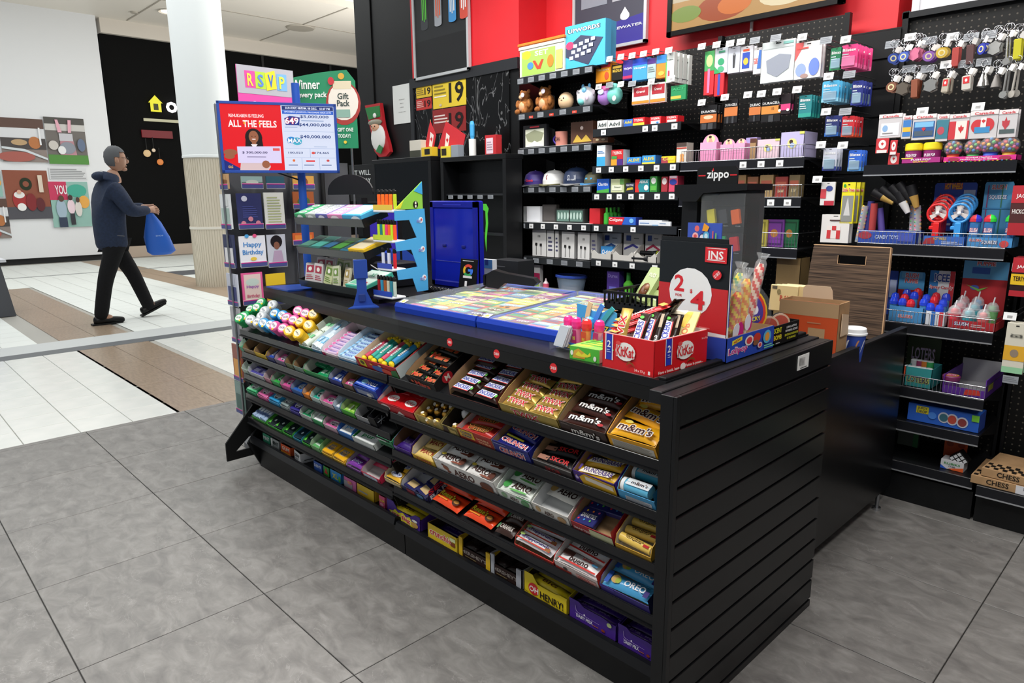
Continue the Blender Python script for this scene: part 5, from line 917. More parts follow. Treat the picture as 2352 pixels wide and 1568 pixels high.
art('side_print', t, frame((0, Ly, 0), (0, -1, 0), (0, 0, 1)) @ T(0, 0, .0006), Ly, kz_, [('r', .08, .26, .2, 1, '#2236b4'), ('r', .06, .26, .08, 1, '#f2efec'), ('r', .2, .26, .22, 1, '#f2efec'), ('t', '2', .14, .72, .07, .2, '#f4f4f6'), ('l', .1, .46, .18, .58, 2, '#b8c0ec')]+kk(.47, 1.2)+[('t', '24 x 73 g', .76, .12, .2, .09, '#f2d8d0'), ('r', .92, .08, .96, .18, '#f2e6e2')])
P['snk2'] = P['snick']; P['dark'] = ('pillow', M('#231813', .25), [('t', 'KS', .3, .5, .2, .5, '#e8e4e0'), ('r', .6, .1, .95, .4, '#b8a48a')], 'dark brown chocolate bar'); P['tob'] = ('slab', M('#eed98c', .4), [('t', 'TOB', .4, .4, .5, .4, '#d86a3a'), ('p', [(.5, .5), (1, .3), (1, 1), (.6, 1)], '#f0c83c')], 'pale yellow chocolate bar'); P['crm'] = ('slab', M('#f1e6c8', .4), [('r', .05, .5, .8, .8, '#e0a898')], 'cream and pink chocolate bar'); P['redg'] = ('pillow', M('#c81c22', .25), [('r', 0, 0, .12, 1, '#caa040'), ('r', .88, 0, 1, 1, '#caa040'), ('t', 'KitKat', .5, .5, .5, .5, '#f4e8e0')], 'red wafer bar with gold ends')
def leaning(key, L, W, t_, x, y, z, pitch, yaw, lb, roll=0):
    o = make_item(key, L, W, t_); o.matrix_world = kf @ T(x*Lx, y*Ly, z) @ R(yaw, 'Z') @ R(-pitch, 'Y') @ R(roll, 'X'); tag(o, lb, 'candy bar', 'bars in the red carton'); return o
leaning('twix', .125, .032, .02, .18, .78, .085, 66, 8, 'gold bar with red lettering standing at the left of the red carton', 0)
leaning('snick', .125, .032, .02, .32, .60, .075, 52, 14, 'first brown bar with blue lettering leaning in the red carton')
leaning('snick', .125, .032, .02, .42, .52, .078, 50, 16, 'second brown bar with blue lettering leaning in the red carton')
leaning('dark', .125, .034, .02, .50, .46, .078, 48, 20, 'dark bar between the leaning brown ones in the red carton')
leaning('snick', .125, .034, .02, .56, .34, .072, 44, 22, 'third brown bar with blue lettering, nearest the carton corner')
leaning('dark', .125, .034, .02, .66, .32, .074, 42, 22, 'dark bar with tan stripe right of the leaning brown bars')
leaning('crm', .12, .05, .006, .80, .42, .085, 42, 26, 'cream and pink bar slab leaning right in the red carton')
leaning('tob', .12, .05, .008, .84, .28, .085, 38, 16, 'pale yellow bar slab sticking out at the right of the carton')
for i in range(3): leaning('redg', .15, .036, .016, .35+.07*i, .75, .085+.016*i, 8+4*i, -15-8*i, f'red wafer bar with gold ends, {["lowest", "middle", "topmost"][i]} of three lying across the carton')
for i in range(4): leaning('dark', .13, .03, .016, .62+.09*i, .78-.06*i, .09+.01*i, 35, -60-20*i, f'dark wrapped bar end, {["first", "second", "third", "last"][i]} behind the pale slabs')
# ---- 2 for $4 sign box
BR_ = az(1664, 832, ZT); q = az(1623.7, 823, ZT); d_ = (BR_-q).normalized(); tz = 1.195
dd = ray(1679, 562); tt = (BR_-EYE).xy.dot(dd.xy)/dd.xy.dot(dd.xy); tz = (EYE+dd*tt).z
TLp = az(1518, 551, tz); WS_ = (Vector((BR_.x, BR_.y, tz))-TLp).length; d_ = (Vector((BR_.x, BR_.y, tz))-TLp).normalized()
o0 = BR_-d_*WS_; HS = tz-ZT
t = thing('sign_box', 'tall black and red carton sign reading 2 for $4 in a white disc', 'sign', frame((o0.x, o0.y, ZT), d_, Vector((0, 0, 1)).cross(d_)))
g = G(); g.box(0, WS_, 0, .006, 0, HS, '#15191d', .001); g.to('box', t)
art('front_print', t, FRONT(0, -.0006, 0), WS_, HS, [('r', 0, 0, 1, 1, '#141a1f'), ('r', 0, 0, 1, .62, '#c4252b'), ('r', 0, 0, 1, .235, '#e9e9ec'), ('e', .48, .56, .31, .215, '#eef0f2'), ('t', '2', .32, .63, .15, .15, '#d8222e'), ('t', 'FOR', .32, .52, .1, .024, '#c8323a'), ('t', '$', .5, .57, .035, .04, '#d8222e'), ('t', '4', .6, .5, .2, .17, '#d8222e'), ('r', .68, .84, .97, .97, '#d8222e'), ('t', 'INS', .825, .905, .2, .07, '#f4f0f0'), ('r', .71, .958, .95, .963, '#f4f0f0'), ('r', .71, .858, .95, .864, '#f4f0f0'), ('l', .73, .866, .93, .872, 1, '#f4f0f0'), ('e', .86, .74, .06, .041, '#d8222e'), ('t', '2/$5', .86, .74, .09, .03, '#f4e6e6', None, 40), ('l', .65, .26, .85, .28, 1, '#e07a7a')])
art('side_print', t, RIGHT(WS_+.0006, 0, 0), .006, HS, [('r', 0, 0, 1, .99, '#e6e8ee'), ('r', .6, .3, 1, 1, '#2f56c0')])
g = G(); g.box(.0, WS_*.95, .0, .002, HS, HS+.014, '#15191d'); g.to('folded_edge', t, T(0, .004, -.002))
# ---- lollipop carton with twisted lollipops
LX = -.856; y0 = ax(1666, 830, LX).y+.002; y1 = ax(1775, 789, LX).y
t = thing('lollipop_carton', 'blue printed carton of twisted lollipops beside the 2 for $4 sign', 'carton', T(LX, y0, ZT)); W = y1-y0; H = .062; D = .13
g = G(); g.box(-D, 0, 0, W, 0, .002, '#b49a7a')
for q in ((-D, 0, 0, .002), (-D, 0, W-.002, W), (-.002, 0, 0, W), (-D, -D+.002, 0, W)): g.box(*q, 0, H, '#2744a8')
for q in ((-D+.002, -.002, .002, .003), (-D+.002, -.002, W-.003, W-.002), (-.003, -.002, .002, W-.002)): g.box(*q, .002, H+.001, '#b08f6a')
g.to('tray', t)
art('printed_side', t, RIGHT(.0005, 0, 0), W, H, [('r', 0, 0, 1, 1, '#2648b0'), ('p', [(.1, .66), (.3, .78), (.3, .95), (.1, .85)], '#e8de3a'), ('t', 'NEW', .2, .81, .14, .12, '#c8442c', None, 10), ('t', 'Lolipop', .22, .38, .38, .34, '#c82a8a', '#f6eef6'), ('e', .44, .68, .09, .22, '#e8e2e0'), ('e', .44, .68, .06, .15, '#d8404a'), ('e', .6, .7, .08, .22, '#c8382c'), ('e', .58, .5, .06, .12, '#8a5a3c'), ('e', .82, .62, .09, .3, '#5ab0d8'), ('e', .82, .62, .05, .2, '#e8a040'), ('e', .66, .35, .05, .13, '#e8c8c8'), ('e', .66, .35, .03, .08, '#d8404a'), ('l', .75, .1, .98, .3, 2, '#7fd8a0')])
lc = [('#e2302c', '#f6d8c8', 'red and white'), ('#f08a1c', '#fbd84a', 'orange and yellow'), ('#7ac83a', '#d8ec9a', 'green'), ('#f0c81c', '#e85a2c', 'yellow and red'), ('#e85a78', '#f8c8a8', 'pink and peach'), ('#3aa85a', '#f0e03a', 'green and yellow')]
lp = [(.80, .5, .235, 0, -4, 'rightmost, tallest'), (.48, .25, .2, 1, -1, 'front middle'), (.62, .3, .18, 2, 1, 'right of the orange one'), (.2, .25, .175, 3, -2, 'front left'), (.32, .6, .225, 4, -1, 'back left'), (.5, .7, .22, 1, -2, 'back middle'), (.68, .75, .21, 5, 0, 'back right'), (.16, .75, .2, 5, -2, 'back corner by the sign'), (.34, .2, .16, 3, -1, 'second from the front left')]
for i, (yy, xx, hh, ci, tl, ps) in enumerate(lp):
    c1, c2, nm = lc[ci]; tt_ = thing('lollipop', f'{nm} twisted lollipop, {ps}, in the blue carton', 'lollipop', T(LX-D*xx, y0+W*yy, ZT+.004) @ R(tl, 'X') @ R(8-5*(i % 3), 'Y'), 'twisted lollipops')
    g = G(); n, m_ = 12, 20; r0 = .0125; zb_ = hh*.3; vs = []
    for j in range(m_+1):
        q = j/m_; r_ = r0*(min(1, .45+q*4) if q < .2 else (1 if q < .9 else 1-(q-.9)*5))
        for k in range(n):
            a = 6.2832*k/n; rr_ = r_*(1+.13*math.cos(3*(a-q*9))); vs.append((rr_*math.cos(a), rr_*math.sin(a), zb_+q*(hh-zb_)))
    for par, c in ((0, c1), (1, c2)):
        g.add(vs, [(j*n+k, j*n+(k+1) % n, (j+1)*n+(k+1) % n, (j+1)*n+k) for j in range(m_) for k in range(n) if ((k+j) % 4 < 2) == (par == 0)], M(c, .3), True)
    g.to('twisted_candy', tt_)
    g = G(); g.cyl((0, 0, 0), (0, 0, zb_), .002, .002, '#f2f2f0', 6); g.to('stick', tt_)
    g = G(); g.lathe([(.004, zb_-.02), (.015, zb_+.01), (.0155, hh), (.010, hh+.012), (.019, hh+.028)], M('#f2f6f8', .05, 0, 0, .16), 10); g.to('clear_wrapper', tt_)
    if i in (1, 3, 4, 8, 2): g = G(); g.prism([(.0165*math.cos(6.28*k/10), hh*.42+.022*math.sin(6.28*k/10)) for k in range(10)], .0165, .0175, '#eeeaf2' if i % 2 else '#c8207a', 'x'); g.to('paper_tag', tt_)
# header of the lollipop carton
hx0 = ay(1578, 530, 1.9).x; hx1 = ay(1656, 530, 1.9).x; hz0 = ay(1617, 600, 1.9).z; hz1 = ay(1617, 512, 1.9).z
t = thing('header_card', 'blue header card with lollipops and candy printed, behind the sign', 'sign', T(hx0, 1.905, 0)); g = G(); g.box(0, hx1-hx0, 0, .003, ZT, hz1, '#3a5ac0', .001); g.to('card', t)
art('printed_candy', t, FRONT(0, -.0005, hz0), hx1-hx0, hz1-hz0, [('r', 0, 0, 1, 1, '#3a56b8'), ('e', .28, .85, .07, .08, '#e86a6a'), ('e', .24, .65, .09, .1, '#f0b8b8'), ('e', .24, .65, .05, .05, '#e05050'), ('e', .1, .4, .12, .18, '#e0442c'), ('e', .45, .6, .09, .13, '#2a2a5a'), ('e', .45, .6, .07, .1, '#e8e4f0'), ('e', .57, .66, .09, .13, '#5ab0d8'), ('e', .57, .66, .05, .07, '#cfe8f4'), ('p', [(.45, .8), (.5, 1), (.66, .9), (.6, .78)], '#f0a02c'), ('t', 'Candy', .52, .36, .5, .2, '#f0c82c', '#5a2a1c'), ('r', .76, .4, .79, .8, '#e85a5a'), ('r', .85, .45, .88, .75, '#7fd04a'), ('e', .92, .3, .05, .06, '#e05a9a')])
# ---- scent tin box
y0 = ax(1776, 788, LX).y+.004; y1 = ax(1833, 771, LX).y
t = thing('scent_carton', 'black and yellow air freshener carton behind the lollipops', 'carton', T(LX, y0, ZT)); W = y1-y0; H = .058
g = G()
for q in ((-.1, 0, 0, .002), (-.1, 0, W-.002, W), (-.002, 0, 0, W), (-.1, -.098, 0, W), (-.1, 0, 0, W)): g.box(*q, 0, H if q != (-.1, 0, 0, W) else .002, '#121212')
g.to('tray', t)
art('printed_side', t, RIGHT(.0005, 0, 0), W, H, [('t', 'SCENT', .12, .76, .3, .26, '#e6e02a'), ('t', 'BOMB', .12, .42, .3, .24, '#e6e02a', '#8a2a20'), ('t', 'LONG LASTING', .66, .8, .42, .11, '#e8e8e8'), ('t', 'POWERFUL SCENTS', .66, .62, .5, .11, '#e8e8e8'), ('t', 'SENTEURS PUISSANTES', .66, .42, .56, .11, '#d8d62a'), ('t', 'ET DURABLES', .66, .24, .36, .11, '#d8d62a'), ('l', .02, .1, .24, .2, 1, '#bbbbbb')])
for i, yy in enumerate((.35, .8)):
    g = G(); g.cyl((0, -.012, 0), (0, .012, 0), .026, .026, '#141414', 20); g.cyl((0, -.0125, 0), (0, -.010, 0), .027, .027, '#c8a890', 20); g.cyl((0, -.013, 0), (0, -.0125, 0), .022, .022, '#b04a3a', 20); o = g.obj('scent_tin'); o.matrix_world = T(LX-.045, y0+W*yy, ZT+.05) @ R(35); tag(o, ['black scent tin in the middle of the black carton', 'black scent tin at the far end of the black carton'][i], 'tin', 'scent tins')
t = thing('candy_pack', 'clear oval pack with an orange and purple label leaning behind the lollipops', 'packet', T(LX-.06, y0+.03, ZT+.01) @ R(42) @ R(-14, 'Y'))
g = G(); g.prism([(.048*math.cos(6.2832*k/16), .09+.075*math.sin(6.2832*k/16)) for k in range(16)], -.012, .0, 'clear', 'y'); g.to('shell', t)
g = G(); g.prism([(.034*math.cos(6.2832*k/12), .07+.05*math.sin(6.2832*k/12)) for k in range(12)], -.0, .02, '#5a3326', 'y'); g.to('filling', t)
art('oval_label', t, FRONT(-.036, -.0124, .02), .072, .13, [('e', .5, .55, .5, .45, '#e6b82c'), ('e', .5, .55, .44, .4, '#d83a2c'), ('e', .5, .55, .34, .32, '#4a3a9a'), ('e', .5, .55, .16, .12, '#e8e8f0'), ('t', 'CRY', .5, .74, .36, .1, '#e8d83a'), ('t', 'CRY', .5, .34, .36, .1, '#e8d83a')])
# ---- slider candy carton with tubes, green carton, card holder
p0 = az(1277, 797, ZT); x0 = p0.x; Y0 = p0.y
t = thing('tube_candy_carton', 'blue stand up carton of pink capped candy tubes near the counter edge', 'carton', T(x0, Y0, ZT) @ R(-3) @ Matrix.Diagonal((1, 1, .68, 1))); W = .15; D = .085
g = G(); g.box(0, W, 0, D, 0, .002, '#e0d4d4'); g.box(0, W, 0, .0016, 0, .032, '#1f4fa0'); g.prism([(0, 0), (D, 0), (D, .105), (0, .032)], W-.0016, W, '#3f9fdc', 'x'); g.prism([(0, 0), (D, 0), (D, .105), (0, .032)], 0, .0016, '#e8dcdc', 'x'); g.to('tray', t)
g = G(); g.prism([(0, 0), (W, 0), (W, .155), (W*.8, .168), (W*.66, .15), (W*.4, .15), (W*.3, .168), (.0, .172)], D, D+.002, '#45a8e2', 'y'); g.to('back_card', t)
art('back_print', t, FRONT(0, D-.0006, 0), W, .17, [('t', 'PUSH POP', .4, .64, .5, .09, '#f2f4f8', '#1a2030'), ('t', 'SLIDERZ', .48, .48, .7, .16, '#e6d24a', '#1a2030')])
art('front_print', t, FRONT(0, -.0006, 0), W, .032, [('t', 'SLIDERZ', .55, .5, .5, .5, '#e6d24a', '#101828'), ('e', .08, .5, .04, .3, '#3fa060')])
art('side_print', t, RIGHT(W+.0005, 0, 0), D, .1, [('p', [(.35, .3), (.45, .25), (.6, .6), (.5, .65)], '#e8c86a'), ('p', [(.7, .5), (.78, .5), (.8, .85), (.73, .85)], '#e87aa8')])
for i, (xx, yy, c, nm) in enumerate([(.028, .03, '#f0368e', 'pink capped, far left'), (.058, .024, '#f0368e', 'pink capped, second'), (.092, .022, '#ee3a3c', 'red capped, third'), (.122, .034, '#f0368e', 'pink capped, right'), (.062, .056, '#3fa0e8', 'blue capped, at the back')]):
    tt_ = thing('candy_tube', f'{nm} candy tube in the blue stand up carton', 'candy tube', T(x0+xx, Y0+yy, ZT+.003) @ R(-6+4*i, 'Y') @ Matrix.Diagonal((1, 1, .8, 1)), 'capped candy tubes')
    g = G(); g.cyl((0, 0, 0), (0, 0, .07), .0125, .0125, M({'#f0368e': '#e88ab8', '#ee3a3c': '#f0905a'}.get(c, '#8fc4ec'), .15), 14); g.to('tube', tt_)
    g = G(); g.lathe([(.0135, .07), (.0145, .078), (.0145, .094), (.011, .106), (.004, .11), (.0001, .109)], M(c, .2), 14); g.to('cap', tt_)
    art('label', tt_, FRONT(-.009, -.0128, .01), .018, .056, [('r', 0, 0, 1, 1, '#b8286a' if c != '#ee3a3c' else '#d0502c'), ('t', 'SLIDERZ', .5, .5, .7, .16, '#e6de4a', None, 90)], .0003)
for i, (xx, c) in enumerate(((.07, '#e8cf9a'), (.1, '#4a8fe0'), (.125, '#3fb0b8'))):
    g = G(); g.prism([(-.008, 0), (.008, 0), (.009, .06), (.012, .085), (-.004, .09), (-.007, .06)], 0, .003, c, 'y'); o = g.obj('pop_cutout', t, T(xx-.03, D-.004, .1) @ R(8+10*i, 'Y'))
p0 = az(1309, 822, ZT); p1 = az(1377, 835, ZT); d_ = (p1-p0); W = d_.length
t = thing('carton', 'bright green candy carton lying before the red wafer carton', 'carton', frame(p0, d_, Vector((0, 0, 1)).cross(d_))); D = .14
g = G(); g.box(0, W, 0, D, 0, .034, '#f0e6dc', .001); g.to('box', t)
art('front_print', t, FRONT(0, -.0005, 0), W, .034, [('r', 0, 0, 1, 1, '#4fb838'), ('p', [(.1, .1), (.5, .15), (.6, .5), (.3, .9), (.15, .7)], '#d8a83a'), ('p', [(.2, .4), (.3, .7), (.42, .45), (.5, .62), (.62, .5), (.7, .75), (.72, .45), (.6, .3), (.3, .28)], '#e6e03a'), ('e', .08, .5, .05, .2, '#e8eee0'), ('e', .86, .3, .05, .2, '#e8eee0'), ('l', .35, .14, .6, .22, 1, '#d0762a')])
art('top_print', t, T(0, 0, .0344), W, D, [('r', 0, 0, 1, 1, '#7fd84a'), ('p', [(.1, .1), (.5, .1), (.95, .8), (.6, .8)], '#e2ea3a'), ('l', .1, .2, .9, .8, 4, '#4a9a2c')])
p0 = az(1262, 801, ZT)
t = thing('card_holder', 'clear card holder with a stack of white cards at the counter edge', 'holder', T(p0.x, p0.y, ZT) @ R(-10))
g = G(); g.prism([(0, 0), (.05, 0), (.05, .05), (.045, .05), (.03, .012), (0, .02)], 0, .045, 'clear', 'x'); g.to('holder', t)
for i in range(5): g = G(); g.box(.002, .043, 0, .0018, 0, .06, '#e6e6ea' if i % 2 else '#aab0b8'); g.to('card', t, T(0, .012+.0045*i, .01) @ R(-24, 'X'))
# ---- black baskets with packets
def basket(x0, x1, Y0, D, z0, label, cn, n):
    W = x1-x0; t = thing('basket', label, 'basket', T(x0, Y0, z0), 'black baskets'); bk = M('#0f1011', .3); H = .06
    for nm, q in (('rim', (-.004, W+.004, -.004, .006, H-.008, H)), ('rim', (-.004, W+.004, D-.006, D+.004, H-.008, H)), ('rim', (-.004, .006, 0, D, H-.008, H)), ('rim', (W-.006, W+.004, 0, D, H-.008, H)), ('floor', (0, W, 0, D, 0, .003)), ('lower_wall', (0, W, 0, .003, 0, .026)), ('lower_wall', (0, W, D-.003, D, 0, .026)), ('lower_wall', (W-.003, W, 0, D, 0, .026)), ('lower_wall', (0, .003, 0, D, 0, .026))):
        g = G(); g.box(*q, bk); link(nm, g.mesh(nm), t)
    g = G(); k = int(W/.02)
    for i in range(k+1): g.box(W*i/k-.003, W*i/k+.003, 0, .003, .02, H, bk); g.box(W*i/k-.003, W*i/k+.003, D-.003, D, .02, H, bk)
    for i in range(int(D/.02)+1): yy = D*i/int(D/.02); g.box(W-.003, W, yy-.003, yy+.003, .02, H, bk); g.box(0, .003, yy-.003, yy+.003, .02, H, bk)
    o = g.to('slotted_wall', t); o['kind'] = 'stuff'
    for i in range(n):
        g = G(); c = ['#a8b87a', '#98b070', '#b4c48a'][i % 3]; vs = []
        xx = W*(i+.6)/(n+.3)
        tt_ = thing('snack_bag', f'olive green snack bag, {["left", "middle", "right"][i]}, in {cn}', 'snack bag', T(x0+xx, Y0+D*.5, z0+.01) @ R(-30+24*i) @ R(-32, 'X'), 'snack bags in the baskets')
        g.box(-.045, .045, -.008, .008, 0, .13, M(c, .25), .006); g.to('bag', tt_)
        g = G(); g.ball((0, -.008, .04), .03, .008, .03, M('#6a3f26', .2), 8, 5); g.ball((.015, -.01, .05), .014, .008, .012, '#8a5a34', 7, 4); g.to('window', tt_)
        art('lettering', tt_, FRONT(-.03, -.0086, .085), .06, .03, [('t', 'nuts', .5, .5, .8, .6, '#dfe6c4')])
xb0 = ay(1400, 745, 1.72).x; xb1 = ay(1510, 745, 1.72).x
basket(xb0, xb1, 1.72, .2, ZT, 'lower black slotted basket of snack bags behind the red carton', 'the lower basket', 2)
basket(ay(1388, 700, 1.74).x, ay(1535, 700, 1.74).x, 1.74, .26, ZT+.066, 'upper black slotted basket of green snack bags behind the sign', 'the upper basket', 3)
# ---- refillable lighter display cabinet
YZ = 2.06; xa = ay(1558, 500, YZ).x; xb = ay(1712, 500, YZ).x; zt = ay(1630, 423, YZ).z
t = thing('lighter_cabinet', 'black lighter cabinet with acrylic sides and red lined header card', 'cabinet', T(xa, YZ, ZT)); W = xb-xa; H = zt-ZT; BC = M('#17181a', .35)
g = G(); g.box(.0, W*.24, .02, .14, 0, H-.03, BC, .002); g.to('side_column', t)
g = G(); g.box(0, W, .0, .15, 0, .02, BC, .002); g.to('base', t)
g = G(); g.prism([(-.012, H), (W+.006, H), (W+.006, H-.02), (W*.4, H-.028), (W*.3, H-.055), (.02, H-.055), (-.012, H-.03)], -.012, .16, BC, 'y'); g.to('cap', t)
g = G(); g.box(W*.28, W*.98, .1, .13, .02, H-.02, BC); g.to('back_board', t)
for q in ((W*.36, W*.99, -.004, -.002), (W*.985, W*.99, -.004, .13), (W*.36, W*.365, -.004, .06)): g = G(); g.box(*q, .02, H-.03, 'clear'); g.to('acrylic_panel', t)
hc = thing('header_card', 'black rounded header card with white lettering between red lines', 'sign', T(xa, YZ, ZT+H)); h0, h1 = ay(1590, 405, YZ).x-xa, ay(1684, 405, YZ).x-xa; hh = ay(1637, 382, YZ).z-ZT-H
g = G(); g.prism([(h0, 0), (h1, 0), (h1, hh*.85), (h1-.008, hh), (h0+.008, hh), (h0, hh*.85)], .03, .034, '#101113', 'y'); g.to('card', hc)
art('lettering', hc, FRONT(h0, .0294, 0), h1-h0, hh, [('t', 'zippo', .52, .5, .54, .62, '#f4f6f6'), ('r', .04, .47, .22, .54, '#d8202c'), ('r', .82, .47, .98, .54, '#d8202c'), ('p', [(.38, .75), (.41, .95), (.43, .75)], '#d8202c')])
lcs = [['#e6d83a', '#3a3a3e', '#f06a22'], ['#2a2a30', '#1f9a5a', '#cc2a32'], ['#26304c', '#8a8f96', '#20242a']]
for r_ in range(3):
    for k in range(3):
        if r_ == 1 and k == 0: continue
        xx = W*(.44+.18*k); zz = H-.062-.088*r_-.02
        tt_ = thing('flip_lighter', f'{[["yellow", "dark smoky", "orange"], ["", "green", "red"], ["dark blue", "grey", "black"]][r_][k]} flip lighter in the {["top", "middle", "bottom"][r_]} row of the cabinet', 'lighter', T(xa+xx, YZ+.035, ZT+zz-.05), 'flip lighters in the cabinet')
        g = G(); g.box(-.022, .022, .012, .03, -.006, .062, '#0d0d0f', .002); g.to('tile', tt_)
        g = G(); g.box(-.014, .014, 0, .012, .004, .052, M(lcs[r_][k], .25, .2), .002); g.to('case', tt_, R(-10, 'Y'))
        art('mark', tt_, FRONT(-.01, .0115, -.005), .02, .006, [('t', 'zippo', .5, .5, .9, .9, '#e8e8e8')])
# ---- rolling paper pads, kraft box, orange box, cup, board
xq0 = ay(1767, 680, 2.56).x; xq1 = ay(1830, 680, 2.56).x; zq1 = ay(1800, 655, 2.56).z
for i in range(4):
    g = G(); g.box(0, xq1-xq0, 0, .008, 0, zq1-ZT+.02, '#d9c08a', .003); o = g.obj('paper_pad'); o.matrix_world = T(xq0+.012*i, 2.56+.018*i, ZT-.02) @ R(-6, 'X'); tag(o, f'tan rolling paper pad, {["front one with red lettering", "second one", "third one", "last one"][i]}, behind the lollipops', 'paper pad', 'tan paper pads')
    if i == 0: art('printed_face', o, FRONT(0, -.0005, 0), xq1-xq0, zq1-ZT+.02, [('t', 'RAW', .62, .5, .5, .22, '#b8402c'), ('r', .06, .84, .24, .95, '#5a5040'), ('e', .32, .74, .07, .1, '#8a7a50'), ('l', .4, .3, .8, .36, 1, '#a08a5a')])
YO = 2.42; ox0 = ay(1788, 740, YO).x; ox1 = ay(1922, 755, YO).x; oz1 = ay(1860, 693, YO).z; oz0 = .716
t = thing('cardboard_box', 'open orange and kraft cardboard box on the desk behind the end panel', 'box', T(ox0, YO, oz0) @ R(2)); W = ox1-ox0; H = oz1-oz0
g = G()
for q in ((0, W, 0, .003), (0, W, .1, .103), (W-.003, W, 0, .1), (0, .003, 0, .1)): g.box(*q, 0, H, '#b8573a' if q[1]-q[0] > .1 and q[2] == 0 else 'kraft')
g.box(0, W, 0, .1, 0, .003, 'kraft'); g.to('box', t)
art('orange_print', t, FRONT(0, -.0006, 0), W, H, [('r', 0, 0, 1, .78, '#c04a20'), ('r', 0, .78, 1, 1, '#a98a66'), ('r', .52, .3, .8, .6, '#a98a66'), ('r', 0, .4, .1, .7, '#a98a66'), ('t', '0000 - 502', .7, .1, .5, .07, '#b07a5a'), ('l', .5, .66, .8, .7, 1, '#b07a5a')])
art('side_print', t, RIGHT(W+.0006, 0, 0), .1, H*.35, [('r', 0, 0, 1, .7, '#c04a20')])
for q, ln in (([(W*.2, H), (W*.72, H), (W*.7, H+.03), (W*.66, H+.045), (W*.24, H+.045), (W*.2, H+.03)], .0), ): g = G(); g.prism(q, .1, .103, '#dcc0a0', 'y'); g.to('flap', t)
g = G(); g.prism([(0, 0), (.07, 0), (.06, .07), (0, .08)], W+.004, W+.007, '#dcc0a0', 'x'); g.to('flap', t, T(0, .02, H*.5) @ R(0))
cpz = .715+.125; cp = az(1964, 752, cpz)
t = thing('coffee_cup', 'blue and white paper coffee cup with a white lid on the desk', 'cup', T(cp.x, cp.y, .716))
g = G(); g.lathe([(.0001, 0), (.029, 0), (.04, .105)], '#2a49a8', 24); g.to('cup', t)
g = G(); g.lathe([(.043, .1), (.0435, .106), (.041, .109), (.0395, .122), (.036, .125), (.034, .12), (.0001, .12)], '#eef1f2', 28); g.to('lid', t)
for a, c in ((-2.1, '#dfe4ee'), (-1.2, '#c98a5a'), (-.5, '#dfe4ee'), (-2.7, '#c9b08a')):
    g = G(); vs = []
    for k in range(5):
        for s_ in (0, 1):
            aa = a+.12*k; z_ = .035+.012*k+.018*s_*math.sin(math.pi*k/4); r_ = .0295+.0108*z_/.105+.0004; vs.append((r_*math.cos(aa), r_*math.sin(aa), z_))
    g.add(vs, [(2*k, 2*k+2, 2*k+3, 2*k+1) for k in range(4)], c); g.to('printed_swirl', t)
YB = 3.03; bx0 = ay(1866, 600, YB).x; bx1 = ay(2042, 600, YB).x; bz = ay(1950, 566, YB).z
bl0 = ay(1850, 700, YB).x
t = thing('wooden_board', 'dark striped wooden board with a hand slot leaning behind the desk', 'board', T(0, YB, 0))
z0 = .72; g = G(); xl = bl0; xr = bx1; zs0, zs1 = ay(1955, 607, YB).z, ay(1955, 587, YB).z; sx0, sx1 = ay(1925, 597, YB).x, ay(1988, 600, YB).x
ed = '#c9a27a'
def bp(x0, x1, z0_, z1_, n): g = G(); g.box(x0, x1, 0, .016, z0_, z1_, 'dark_wood'); return g
g = G(); g.prism([(xl-.01, z0), (xr, z0), (xr, zs0), (bx0-.008, zs0)], 0, .016, 'dark_wood', 'y'); g.prism([(bx0-.006, zs0), (sx0, zs0), (sx0, zs1), (bx0-.003, zs1)], 0, .016, 'dark_wood', 'y'); g.box(sx1, xr, 0, .016, zs0, zs1, 'dark_wood'); g.prism([(bx0-.003, zs1), (xr, zs1), (xr, bz-.006), (xr-.006, bz), (bx0+.004, bz), (bx0, bz-.006)], 0, .016, 'dark_wood', 'y'); g.to('panel', t)
g = G(); g.box(xr, xr+.004, -.001, .017, z0, bz, ed); g.box(bx0, xr, -.001, .017, bz, bz+.003, ed); g.box(sx0, sx1, -.001, .017, zs0-.002, zs0, ed); g.box(sx0-.002, sx0, -.001, .017, zs0, zs1, ed); g.box(sx1, sx1+.002, -.001, .017, zs0, zs1, ed); g.to('edge_band', t)
